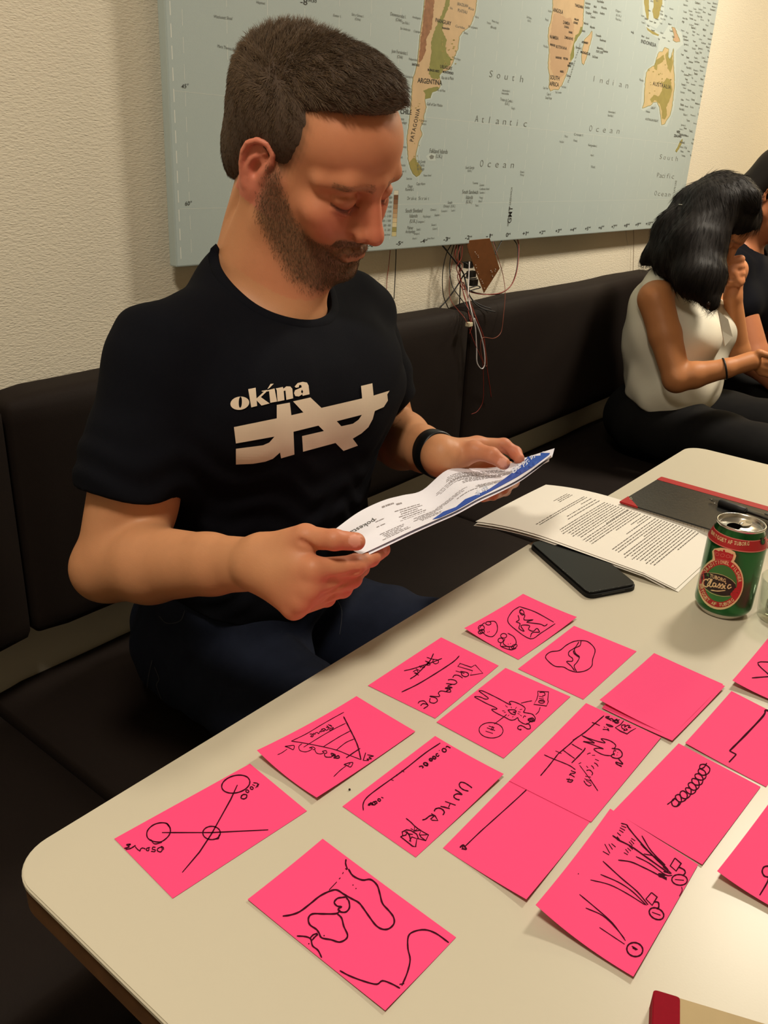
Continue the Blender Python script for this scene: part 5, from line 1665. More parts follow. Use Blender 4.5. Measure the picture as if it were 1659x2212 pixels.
# ================================================================== RED-SPINED BOOK NEAR THE CAMERA
RB = empty('red_spined_book', (0.38, 0.01, TZ))
tag(RB, 'tan book with a dark red spine at the bottom picture edge', 'book')
M_tan = mat('tan_cover', srgb(172, 150, 108), 0.6, noise=0.06, nscale=60)
M_dred = mat('crimson_cloth', srgb(134, 10, 30), 0.8, spec=0.15, noise=0.08, nscale=300)
zb = 0.014
P0 = Vector(onz(1413, 2138, TZ + zb))
P1 = Vector(onz(1471, 2152, TZ + zb))
Pt = Vector(onz(1659, 2212, TZ + zb))
Pl = Vector(onz(1360, 2212, TZ + zb))
ey = (Pt - P0).normalized()
ex = Vector((ey.y, -ey.x, 0))
if ex.dot(Pl - P0) < 0:
    ex = -ex
w_sp = (P1 - P0).dot(ey)


def rb_prism(name, a0, a1, b0, b1, z0, z1, m, bev=0.0006):
    P = [P0 + ex * a + ey * b for a, b in ((a0, b0), (a1, b0), (a1, b1), (a0, b1))]
    return prism(name, rounded_poly(P, 0.003, 4), TZ + z0, TZ + z1, m, RB, bev)


rb_prism('back_cover', 0, 0.21, 0, 0.148, 0.0004, 0.0025, M_tan)
rb_prism('pages', 0.003, 0.207, 0.003, 0.144, 0.0025, zb - 0.0022, M_pages, 0)
rb_prism('front_cover', 0, 0.21, 0, 0.148, zb - 0.0022, zb, M_tan)
rb_prism('spine', -0.0004, 0.2104, -0.0006, w_sp, 0.0002, zb + 0.0003, M_dred)

# ================================================================== SMOOTH-BLENDED BODIES (signed distance fields -> one mesh)
class Field:
    def __init__(self, frame=None):
        self.ops = []
        self.frame(None)

    def frame(self, f):
        """f = (R, t, s): local -> world is t + s * R @ p ; None = world"""
        self.fr = f

    def add(self, fn, k=0.01, mode='u'):
        self.ops.append((fn, k * (self.fr[2] if self.fr is not None else 1.0), mode, self.fr))

    # -- primitives (coordinates in the current frame)
    def ell(self, c, r, k=0.01, mode='u', rot=None):
        c, r = np.array(c, float), np.array(r, float)
        Rr = None if rot is None else np.array(Matrix.Rotation(rot[1], 3, rot[0]) if not isinstance(rot, np.ndarray) else rot)

        def fn(P):
            q = P - c
            if Rr is not None:
                q = q @ Rr
            k0 = np.linalg.norm(q / r, axis=1)
            k1 = np.linalg.norm(q / (r * r), axis=1) + 1e-9
            return k0 * (k0 - 1) / k1
        self.add(fn, k, mode)

    def cone(self, a, b, ra, rb, k=0.01, mode='u', flat=None):
        a, b = np.array(a, float), np.array(b, float)
        ab = b - a
        L2 = float(ab @ ab) + 1e-12
        if flat is not None:
            n = np.array(flat[0], float)
            n /= np.linalg.norm(n)
            f = flat[1]

        def fn(P):
            v = P - a
            t = np.clip((v @ ab) / L2, 0, 1)
            w = v - t[:, None] * ab
            if flat is not None:
                w = w + (w @ n)[:, None] * n * (1 / f - 1)
            return (np.linalg.norm(w, axis=1) - (ra + (rb - ra) * t)) * (f if flat is not None and f < 1 else 1) ** 0.5
        self.add(fn, k, mode)

    def chain(self, pts, rs, k=0.006, mode='u', flat=None):
        for i in range(len(pts) - 1):
            self.cone(pts[i], pts[i + 1], rs[i], rs[i + 1], k if i == 0 else min(k, 0.004), mode, flat)

    def plane(self, p, n, k=0.003, mode='s'):
        """removes the side that n points to"""
        p, n = np.array(p, float), np.array(n, float)
        n = n / np.linalg.norm(n)
        self.add(lambda P: -((P - p) @ n), k, mode)

    # -- evaluation
    def eval(self, P, ops=None):
        d = np.full(len(P), 1.0)
        for o in (self.ops if ops is None else ops):
            d = self._apply(d, P, o)
        return d

    @staticmethod
    def _apply(d, P, o):
        fn, k, mode, fr = o
        if fr is not None:
            Rr, t, s = fr
            e = fn(((P - t) @ Rr) / s) * s
        else:
            e = fn(P)
        if mode == 'u':
            h = np.maximum(k - np.abs(d - e), 0) / max(k, 1e-9)
            return np.minimum(d, e) - h * h * k * 0.25
        if mode == 's':
            e = -e
            h = np.maximum(k - np.abs(d - e), 0) / max(k, 1e-9)
            return np.maximum(d, e) + h * h * k * 0.25
        if mode == 'd':          # displacement: e is an offset field, active near the surface
            return d + e
        raise ValueError(mode)

    def mesh(self, lo, hi, res, post=None):
        lo, hi = np.array(lo, float), np.array(hi, float)
        nb = 8
        bs = nb * res
        n = np.ceil((hi - lo) / bs).astype(int)
        gi = np.stack(np.meshgrid(*[np.arange(m) for m in n], indexing='ij'), -1).reshape(-1, 3)
        cen = lo + (gi + 0.5) * bs
        d = self.eval(cen)
        sel = np.abs(d) < bs * 1.5 + 0.010
        gi, cen = gi[sel], cen[sel]
        B = len(gi)
        off = np.stack(np.meshgrid(*[np.arange(nb + 1)] * 3, indexing='ij'), -1).reshape(-1, 3)
        base = lo + gi * bs
        P = (base[:, None, :] + off[None] * res)            # B, 729, 3
        D = np.full((B, len(off)), 1.0)
        rad = bs * 0.87
        for o in self.ops:
            fn, k, mode, fr = o
            if fr is not None:
                e = fn(((cen - fr[1]) @ fr[0]) / fr[2]) * fr[2]
            else:
                e = fn(cen)
            if mode == 'd':
                m = np.ones(B, bool)
            elif mode == 'u':
                m = e < rad * 3.4 + k + 0.010
            else:
                m = e < rad * 2.6 + k + 0.010
            if not m.any():
                continue
            idx = np.nonzero(m)[0]
            Q = P[idx].reshape(-1, 3)
            D[idx] = self._apply(D[idx].ravel(), Q, o).reshape(len(idx), -1)
        D = D.reshape(B, nb + 1, nb + 1, nb + 1)
        S = D < 0
        # cells
        c = np.zeros((B, nb, nb, nb), np.int8)
        for i in (0, 1):
            for j in (0, 1):
                for l in (0, 1):
                    c += S[:, i:nb + i, j:nb + j, l:nb + l]
        act = np.argwhere((c > 0) & (c < 8))
        bi, ci = act[:, 0], act[:, 1:]
        cell = gi[bi] * nb + ci
        corner = {}
        for i in (0, 1):
            for j in (0, 1):
                for l in (0, 1):
                    corner[(i, j, l)] = D[bi, ci[:, 0] + i, ci[:, 1] + j, ci[:, 2] + l]
        acc = np.zeros((len(act), 3))
        cnt = np.zeros(len(act))
        for a in range(3):
            for u in (0, 1):
                for v in (0, 1):
                    k0 = [0, 0, 0]
                    oth = [x for x in range(3) if x != a]
                    k0[oth[0]], k0[oth[1]] = u, v
                    k1 = list(k0)
                    k1[a] = 1
                    d0, d1 = corner[tuple(k0)], corner[tuple(k1)]
                    m = (d0 < 0) != (d1 < 0)
                    t = np.where(m, d0 / np.where(m, d0 - d1, 1), 0)
                    p = np.zeros((len(act), 3))
                    p[:, oth[0]], p[:, oth[1]] = u, v
                    p[:, a] = t
                    acc[m] += p[m]
                    cnt[m] += 1
        V = lo + (cell + acc / cnt[:, None]) * res
        dim = (n * nb + 2)
        keyf = lambda q: (q[:, 0] * dim[1] + q[:, 1]) * dim[2] + q[:, 2]
        keys = keyf(cell)
        order = np.argsort(keys)
        sk = keys[order]
        F = []
        for a in range(3):
            k1 = [0, 0, 0]
            k1[a] = 1
            d0, d1 = corner[(0, 0, 0)], corner[tuple(k1)]
            m = ((d0 < 0) != (d1 < 0)) & (cell[:, (a + 1) % 3] > 0) & (cell[:, (a + 2) % 3] > 0)
            q = cell[m]
            b, c2 = (a + 1) % 3, (a + 2) % 3
            eb, ec = np.zeros(3, int), np.zeros(3, int)
            eb[b], ec[c2] = 1, 1
            ids = []
            ok = np.ones(len(q), bool)
            for qq in (q, q - eb, q - eb - ec, q - ec):
                kk = keyf(qq)
                pos = np.clip(np.searchsorted(sk, kk), 0, len(sk) - 1)
                ok &= sk[pos] == kk
                ids.append(order[pos])
            f = np.stack(ids, 1)
            flip = (d0[m] >= 0)
            f[flip] = f[flip][:, ::-1]
            F.append(f[ok])
        F = np.concatenate(F)
        if post:
            V = post(V)
        return V, F

    def march(self, x, y, tmax=2.5):
        """first point of the surface on the line from the camera through a survey pixel"""
        r = ray(x, y)
        t = 0.4
        for _ in range(160):
            d = float(self.eval((CAM + r * t)[None])[0])
            if d < 0.0003:
                return CAM + r * t
            t += max(d * 0.8, 0.0006)
            if t > tmax:
                return None
        return CAM + r * t

    def normals(self, P, h=0.0008):
        g = np.stack([self.eval(P + np.eye(3)[i] * h) - self.eval(P - np.eye(3)[i] * h) for i in range(3)], 1)
        return g / (np.linalg.norm(g, axis=1)[:, None] + 1e-12)


def relax(V, F, it=1, lam=0.5):
    """a light smoothing pass"""
    e = np.concatenate([F[:, [0, 1]], F[:, [1, 2]], F[:, [2, 3]], F[:, [3, 0]]])
    for _ in range(it):
        s = np.zeros_like(V)
        c = np.zeros(len(V))
        np.add.at(s, e[:, 0], V[e[:, 1]])
        np.add.at(s, e[:, 1], V[e[:, 0]])
        np.add.at(c, e[:, 0], 1)
        np.add.at(c, e[:, 1], 1)
        V = V + lam * (s / np.maximum(c, 1)[:, None] - V)
    return V


def largest(V, F):
    """drop crumbs that came loose from the main piece"""
    lab = np.arange(len(V))
    while True:
        m = lab[F].min(1)
        new = lab.copy()
        for k in range(4):
            np.minimum.at(new, F[:, k], m)
        new = new[new]
        if (new == lab).all():
            break
        lab = new
    u, c = np.unique(lab, return_counts=True)
    keep = lab == u[c.argmax()]
    mp = np.cumsum(keep) - 1
    return V[keep], mp[F[keep[F].all(1)]]


def field_obj(name, fld, lo, hi, res, m, parent=None, smooth_it=1, color=None):
    V, F = fld.mesh(lo, hi, res)
    if name in ('t_shirt', 'blouse', 'hair'):
        V, F = largest(V, F)
    if smooth_it:
        V = relax(V, F, smooth_it)
    me = np_mesh(name, V, F, True)
    if color is not None:
        c = color(V).astype(np.float32)
        c = np.concatenate([c, np.ones((len(c), 1), np.float32)], 1)
        at = me.color_attributes.new('tint', 'FLOAT_COLOR', 'POINT')
        at.data.foreach_set('color', c.ravel())
    e = np.concatenate([F[:, [0, 1]], F[:, [1, 2]], F[:, [2, 3]], F[:, [3, 0]]])
    e.sort(1)
    key = e[:, 0].astype(np.int64) * (len(V) + 1) + e[:, 1]
    u, c = np.unique(key, return_counts=True)
    if (c == 1).any():          # close pinholes
        bm = bmesh.new()
        bm.from_mesh(me)
        bmesh.ops.holes_fill(bm, edges=[x for x in bm.edges if x.is_boundary], sides=40)
        for f_ in bm.faces:
            f_.smooth = True
        bm.to_mesh(me)
        bm.free()
    o = link(name, me, m, parent)
    return o, V, F


def gauss(P, c, r):
    d = (P - np.array(c, float)) / np.array(r, float)
    return np.exp(-(d * d).sum(1))


def lin(r, g, b):
    return np.array(srgb(r, g, b)[:3])


def strands(name, roots, dirs, lens, rads, bends, m, parent, seg=3, sides=3, jitter=None):
    """many short hairs in one mesh; roots, dirs (n,3); bends (n,3) added quadratically"""
    n = len(roots)
    up = np.tile(np.array([0.3, 0.2, 1.0]), (n, 1))
    s1 = np.cross(dirs, up)
    s1 /= np.linalg.norm(s1, axis=1)[:, None] + 1e-9
    s2 = np.cross(dirs, s1)
    V = np.zeros((n, seg * sides + 1, 3))
    for i in range(seg):
        t = i / seg
        c = roots + dirs * (lens * t)[:, None] + bends * (lens * t * t)[:, None]
        r = rads * (1 - 0.75 * t)
        for k in range(sides):
            a = 2 * math.pi * k / sides
            V[:, i * sides + k] = c + (s1 * math.cos(a) + s2 * math.sin(a)) * r[:, None]
    V[:, -1] = roots + dirs * lens[:, None] + bends * lens[:, None]
    F = []
    for i in range(seg - 1):
        for k in range(sides):
            F.append((i * sides + k, i * sides + (k + 1) % sides, (i + 1) * sides + (k + 1) % sides, (i + 1) * sides + k))
    Fq = np.array(F)
    tip = seg * sides
    Ft = np.array([((seg - 1) * sides + k, (seg - 1) * sides + (k + 1) % sides, tip, tip) for k in range(sides)])
    base = (np.arange(n) * (seg * sides + 1))[:, None, None]
    quads = (Fq[None] + base).reshape(-1, 4)
    tris = (Ft[None, :, :3] + base).reshape(-1, 3)
    me = bpy.data.meshes.new(name)
    VV = V.reshape(-1, 3).astype(np.float32)
    me.vertices.add(len(VV))
    me.vertices.foreach_set('co', VV.ravel())
    loops = np.concatenate([quads.ravel(), tris.ravel()]).astype(np.int32)
    me.loops.add(len(loops))
    me.loops.foreach_set('vertex_index', loops)
    st = np.concatenate([np.arange(len(quads)) * 4, len(quads) * 4 + np.arange(len(tris)) * 3]).astype(np.int32)
    tot = np.concatenate([np.full(len(quads), 4), np.full(len(tris), 3)]).astype(np.int32)
    me.polygons.add(len(st))
    me.polygons.foreach_set('loop_start', st)
    me.polygons.foreach_set('loop_total', tot)
    me.update(calc_edges=True)
    me.polygons.foreach_set('use_smooth', np.ones(len(st), bool))
    return link(name, me, m, parent)

# ================================================================== THE BEARDED MAN
def head_rot(yaw, pitch, roll):
    yaw, pitch, roll = [math.radians(a) for a in (yaw, pitch, roll)]
    fw = np.array([math.sin(yaw), -math.cos(yaw), 0])
    up = np.array([0, 0, 1.0])
    lf = np.cross(up, fw)
    B = np.stack([lf, fw, up], 1)
    P = np.array([[1, 0, 0], [0, math.cos(pitch), math.sin(pitch)], [0, -math.sin(pitch), math.cos(pitch)]])
    Q = np.array([[math.cos(roll), 0, math.sin(roll)], [0, 1, 0], [-math.sin(roll), 0, math.cos(roll)]])
    return B @ P @ Q


def J(x, y, Y):
    return ony(x, y, Y)


HR = head_rot(3.5, 31.0, -10.4)
HT = np.array([0.767, 0.720, 1.206])
HS = 0.96 * 0.001          # head coordinates are in millimetres
HF = (HR, HT, HS)


def h2w(p):
    return HT + HS * (HR @ np.array(p, float))


def w2h(P):
    return ((P - HT) @ HR) / HS


def build_head(f, fr=None):
    """skull, face and ears in head millimetres; x = his left, y = forward, z = up, origin between the ear openings"""
    f.frame(fr or HF)
    K = f
    K.ell((0, -14, 58), (75, 95, 74), 4)
    K.ell((0, -52, 34), (64, 52, 60), 20)
    K.ell((0, 38, 62), (61, 52, 50), 22)
    K.ell((0, 34, -2), (60, 52, 62), 24)
    K.ell((0, 62, -38), (33, 36, 34), 22)
    for s in (-1, 1):
        K.cone((s * 53, 8, -44), (s * 17, 78, -76), 16, 14, 16)
        K.cone((s * 60, 2, 0), (s * 54, 8, -44), 15, 16, 18)
        K.ell((s * 45, 60, -4), (21, 20, 17), 16)
        K.cone((s * 4, 86, 42), (s * 36, 78, 43), 9, 9, 14)
        K.cone((s * 36, 78, 43), (s * 55, 56, 34), 9, 8, 12)
    K.ell((0, 84, -78), (20, 19, 15), 12)
    K.ell((0, 42, -52), (42, 42, 24), 18)
    # eye sockets
    for s in (-1, 1):
        K.ell((s * 31, 94, 21), (20, 17, 13), 12, 's')
        K.ell((s * 19, 98, 14), (9, 14, 16), 10, 's')
    # nose
    K.cone((0, 86, 34), (0, 109, -4), 8.5, 9.5, 9)
    K.ell((0, 112, -12), (11.5, 12.5, 10.5), 7)
    K.cone((0, 104, -22), (0, 92, -27), 6.5, 7, 6)
    for s in (-1, 1):
        K.ell((s * 14, 99.5, -15), (8.5, 11.5, 9), 4)
        K.cone((s * 9, 90, 10), (s * 14, 92, -12), 7, 8, 12)
        K.ell((s * 6.5, 105, -26.5), (3.4, 6, 3.6), 3, 's')
    # folds beside the nose, cheeks
    for s in (-1, 1):
        K.cone((s * 21, 98, -18), (s * 31, 90, -42), 2.6, 1.6, 7, 's')
        K.ell((s * 38, 68, -22), (19, 18, 18), 16)
    # lips
    for s in (-1, 1):
        K.cone((0, 99.5, -42), (s * 13, 96.5, -43.5), 5.0, 4.4, 4)
        K.cone((s * 13, 96.5, -43.5), (s * 25, 88.5, -48), 4.4, 2.6, 4)
        K.cone((0, 97.5, -52.5), (s * 12, 95.5, -52.5), 5.6, 5.0, 4)
        K.cone((s * 12, 96, -53), (s * 24, 88.5, -49.5), 5.6, 2.6, 4)
    for s in (-1, 1):
        K.cone((0, 106, -47.8), (s * 14, 102.5, -48), 1.1, 1.1, 2.2, 's')
        K.cone((s * 14, 102.5, -48), (s * 27, 92.5, -49.5), 1.1, 1.3, 2.2, 's')
    K.ell((0, 103, -66), (16, 7, 6), 7, 's')
    # eyeballs with lids
    for s in (-1, 1):
        K.ell((s * 31, 73.5, 20), (14.6, 13.8, 13.6), 2.5)
        # upper lid: heavy, looking down
        K.ell((s * 31, 75.2, 22.2), (16.2, 14.0, 12.4), 3.0)
        K.cone((s * 16, 80, 27), (s * 31, 88.5, 30.5), 1.4, 1.5, 3.5, 's')
        K.cone((s * 31, 88.5, 30.5), (s * 47, 77, 27), 1.5, 1.3, 3.5, 's')
        # slit between the lids
        K.cone((s * 18, 82.5, 14.6), (s * 31, 89.2, 10.8), 0.8, 1.0, 1.6, 's')
        K.cone((s * 31, 89.2, 10.8), (s * 45, 80.0, 13.6), 1.0, 0.7, 1.6, 's')
        # lower lid roll
        K.cone((s * 20, 80, 9.5), (s * 32, 84.6, 6.2), 2.6, 3.0, 4)
        K.cone((s * 32, 84.6, 6.2), (s * 45, 76, 9.0), 3.0, 2.4, 4)
    # ears
    for s in (-1, 1):
        def E(y, z, o=0.0):
            yy, zz = y * 0.97 + z * 0.16, z * 1.0 - y * 0.05
            return (s * (73.5 + 0.42 * max(0, -y) + o), yy - 9, zz + 3)
        K.ell(E(-13, 6, -1.5), (3.2, 15, 25), 3, rot=np.array(Matrix.Rotation(s * 0.40, 3, 'Z') @ Matrix.Rotation(-0.12, 3, 'X')))
        hel = [(4, 4), (6, 17), (3, 28), (-7, 34.5), (-18, 32.5), (-26, 23), (-27.5, 10), (-24, -4), (-18, -15), (-12, -23)]
        K.chain([E(*p, 2.5) for p in hel], [2.6, 3.0, 3.3, 3.5, 3.6, 3.5, 3.2, 3.0, 3.0, 3.4], 2.5)
        K.ell(E(-7, -22, 0.5), (4.6, 8.5, 9.5), 5)
        K.chain([E(*p, 1.8) for p in ((-10, -15), (-16, -5), (-16.5, 7), (-12, 17), (-5, 24))], [2.8, 2.9, 2.8, 2.5, 2.0], 2.5)
        K.ell(E(-6, -1, 3.5), (9.5, 9.0, 12.5), 2.5, 's')
        K.chain([E(*p, 5.2) for p in ((1, 24), (-8, 28), (-17, 24), (-21, 13), (-20, 1))], [2.4, 2.8, 2.8, 2.6, 2.0], 1.5, 's')
        K.ell(E(3, -3, 1.0), (4.0, 4.2, 7.0), 4)
        K.ell(E(-9, 21, 4.2), (3.0, 5.0, 5.0), 3, 's')
    f.frame(None)


man = empty('person', (0.745, 0.80, 0.46))
tag(man, 'bearded man with short brown hair, black t-shirt and jeans, reading a leaflet', 'person')

# ---- joints (metres)
NB0 = np.array([0.745, 0.800, 1.045])       # base of the neck
SH_R = np.array([0.578, 0.768, 1.006])
SH_L = np.array([0.912, 0.775, 1.014])
EL_R = J(244, 1218, 0.765)
WR_R = J(560, 1219, 0.545)
EL_L = J(842, 940, 0.772)
WR_L = J(952, 985, 0.585)


def hand(f, joints, palm, k=0.005):
    """joints: {finger: [(px,py,Y,r), ...]} ; palm: list of cones"""
    for a, b, ra, rb, kk in palm:
        f.cone(a, b, ra, rb, kk)
    for nm, js in joints.items():
        P = [J(*q[:3]) for q in js]
        R_ = [q[3] for q in js]
        for i in range(len(P) - 1):
            f.cone(P[i], P[i + 1], R_[i], R_[i + 1], 0.006 if i == 0 else 0.0022)
        # knuckle of the middle joint, a touch thicker
        for i in range(1, len(P) - 1):
            f.ell(P[i], (R_[i] * 1.06,) * 3, 0.003)


RH = {
    'index': [(676, 1230, .480, .0104), (766, 1221, .462, .0098), (800, 1204, .465, .0088), (827, 1187, .470, .0078)],
    'middle': [(669, 1270, .480, .0106), (760, 1249, .470, .0094), (778, 1226, .486, .0088), (768, 1210, .500, .0078)],
    'ring': [(652, 1298, .486, .0102), (740, 1271, .478, .0088), (756, 1246, .490, .0084), (746, 1230, .504, .0074)],
    'little': [(634, 1314, .496, .0094), (706, 1292, .492, .0080), (722, 1270, .498, .0074), (716, 1254, .510, .0066)],
    'thumb': [(610, 1186, .528, .0150), (660, 1162, .500, .0120), (722, 1166, .470, .0094), (770, 1170, .458, .0086)],
}
LH = {
    'index': [(1030, 962, .566, .0110), (1088, 962, .540, .0092), (1113, 978, .524, .0082), (1121, 990, .514, .0074)],
    'middle': [(1036, 984, .578, .0112), (1098, 1012, .556, .0094), (1108, 1040, .535, .0084), (1088, 1056, .512, .0074)],
    'ring': [(1030, 1000, .584, .0108), (1082, 1034, .560, .0092), (1090, 1058, .535, .0082), (1066, 1068, .510, .0074)],
    'little': [(1018, 1012, .586, .0098), (1060, 1048, .560, .0084), (1064, 1068, .535, .0076), (1042, 1074, .512, .0066)],
    'thumb': [(986, 990, .575, .0140), (1024, 974, .548, .0120), (1062, 983, .522, .0096), (1088, 1001, .506, .0084)],
}


def build_arms(f, grow=0.0, hands=True):
    for SH, EL, WR, s in ((SH_R, EL_R, WR_R, -1), (SH_L, EL_L, WR_L, 1)):
        m1 = SH + (EL - SH) * 0.45
        f.cone(SH, m1, .052 + grow, .048 + grow, 0.03)
        f.cone(m1, EL, .048 + grow, .040 + grow, 0.01)
        m2 = EL + (WR - EL) * 0.28
        m3 = EL + (WR - EL) * 0.70
        hn = np.cross(WR - EL, (0, 0, 1.0))
        f.cone(EL, m2, .0405 + grow, .0425 + grow, 0.012)
        f.cone(m2, m3, .0425 + grow, .0310 + grow, 0.010, flat=(hn, 0.92))
        f.cone(m3, WR, .0310 + grow, .0262 + grow, 0.010, flat=(hn, 0.80))
    # biceps and elbow point of the near arm
    f.ell(SH_R + (EL_R - SH_R) * 0.62 + np.array([0.006, -0.014, 0.0]), (.039 + grow, .039 + grow, .070), 0.02)
    f.ell(EL_R + np.array([-.006, .014, -.010]), (.034, .034, .034), 0.015)
    if hands:
        w = WR_R
        pr = [(w, J(*RH[k_][0][:3]), .020, RH[k_][0][3] + .0015, .012) for k_ in ('index', 'middle', 'ring', 'little')]
        pr.append((J(575, 1195, .540), J(*RH['thumb'][1][:3]), .019, .0125, .012))
        pr.append((J(640, 1215, .505), J(600, 1235, .520), .017, .019, .012))
        hand(f, RH, pr)
        w = WR_L
        pr = [(w, J(*LH[k_][0][:3]), .0200, LH[k_][0][3] + .0015, .012) for k_ in ('index', 'middle', 'ring', 'little')]
        pr.append((J(970, 992, .583), J(*LH['thumb'][1][:3]), .0180, .0130, .012))
        hand(f, LH, pr)


def build_torso(f, g=0.0, legs=False):
    cx = 0.745
    f.ell((cx + .01, 0.865, 0.57), (.140 + g, .125 + g, .12 + g), 0.03)
    f.ell((cx, 0.800, 0.70), (.150 + g, .118 + g, .15 + g), 0.06)
    f.ell((cx, 0.775, 0.86), (.160 + g, .115 + g, .17 + g), 0.06)
    f.ell((cx + .005, 0.780, 0.965), (.165 + g, .100 + g, .095 + g), 0.05)
    f.cone(SH_R + (.02, 0, 0), NB0 + (0, 0, -.012), .052 + g, .056 + g, 0.03)
    f.cone(SH_L - (.02, 0, 0), NB0 + (0, 0, -.012), .052 + g, .056 + g, 0.03)
    for s in (-1, 1):
        f.ell((cx + s * .075, .700, .945), (.080 + g, .045 + g, .070 + g), 0.05)


def build_neck(f, g=0.0):
    a = h2w((0, -28, -6))
    f.cone(a, NB0 + (0, 0.0, -.02), .061 + g, .066 + g, 0.03)
    f.cone(h2w((0, 18, -44)), NB0 + (0.0, -.055, -.01), .036 + g, .040 + g, 0.03)
    # neck cords
    f.cone(h2w((-58, -14, -22)), NB0 + (-.012, -.078, -.022), .011, .008, 0.014)
    f.cone(h2w((58, -14, -22)), NB0 + (.012, -.078, -.022), .011, .008, 0.014)
    f.ell(h2w((0, 28, -74)), (.012, .012, .014), 0.012)


fb = Field()
build_head(fb)
build_neck(fb)
build_torso(fb, -0.013)
build_arms(fb)

SK = lin(196, 138, 98)
SKR = lin(196, 106, 84)
SKP = lin(204, 124, 92)
SKD = lin(150, 96, 66)
BRD = lin(86, 66, 46)


CREASES = [   # (pixels, radius): folds between fingers and at joints, found on the surface itself
    ([(712, 1250), (735, 1246), (760, 1240), (776, 1236)], .0013), ([(694, 1287), (715, 1280), (735, 1268), (752, 1260)], .0013), ([(676, 1316), (695, 1306), (712, 1294), (728, 1282)], .0012),
    ([(646, 1167), (662, 1176), (680, 1186), (696, 1192)], .0016), ([(718, 1152), (722, 1162)], .0006), ([(728, 1151), (731, 1160)], .0005),
    ([(766, 1209), (770, 1219), (769, 1228)], .0006), ([(1079, 966), (1090, 976), (1098, 986)], .0012), ([(1032, 993), (1044, 1000)], .0012), ([(1070, 962), (1074, 970)], .0006),
    ([(812, 958), (835, 935), (862, 908)], .0009),
]
for pts_, rc in CREASES:
    Q = [fb.march(*q) for q in catmull(pts_, 3)]
    Q = [q for q in Q if q is not None]
    for a_, b_ in zip(Q[:-1], Q[1:]):
        if np.linalg.norm(a_ - b_) < .03:
            fb.cone(a_, b_, rc, rc, rc * 2.2, 's')


def hair_edge(H):
    """>0 inside the hair-covered scalp (head mm)"""
    y, z = H[:, 1], H[:, 2]
    ym = np.interp(z, [-62, -50, -30, 0, 9, 12, 28, 38, 50, 65, 80, 92, 100, 107, 112, 118], [-80, -52, -40, -30, -26, 13, 20, 25, 29, 31, 27, 20, 31, 47, 61, 90])
    e = (ym - y) * 0.8 + 0.7 * np.sin(z * .55 + y * .3) + 0.9 * np.sin(H[:, 0] * .6 + z * .2) + .8 * np.sin(H[:, 0] * 1.3 + y)
    return np.maximum(e, (z - 114) * 1.0) - np.clip(-30 - z, 0, 99) * 0.4


def beard_mask(H):
    """1 where the beard grows (head mm)"""
    ax = np.abs(H[:, 0])
    y, z = H[:, 1], H[:, 2]
    # upper border of the beard: from the sideburn down the cheek to the mouth corner
    top = np.interp(y, [0, 8, 14, 23, 44, 72, 85, 100], [20, 18, 10, -4, -28, -36, -41, -32])
    low = np.interp(y, [-10, 5, 19, 35, 68, 92, 105], [-30, -40, -52, -66, -90, -99, -104])
    m = 1 / (1 + np.exp(-(top - z) / 3.0)) * 1 / (1 + np.exp(-(z - low) / 3.5)) * 1 / (1 + np.exp(-(y + 1) / 3.0))
    # moustache
    mo = np.exp(-((z + 35) / 7.0) ** 4) * (y > 78) * (ax < 34) * 1.2
    m = np.maximum(m, np.clip(mo, 0, 1))
    lips = np.exp(-((z + 50.5) / 5.0) ** 2 - (ax / 19) ** 4) * (y > 84)
    return np.clip(m * (1 - np.clip(lips * 1.35, 0, 1)), 0, 1)


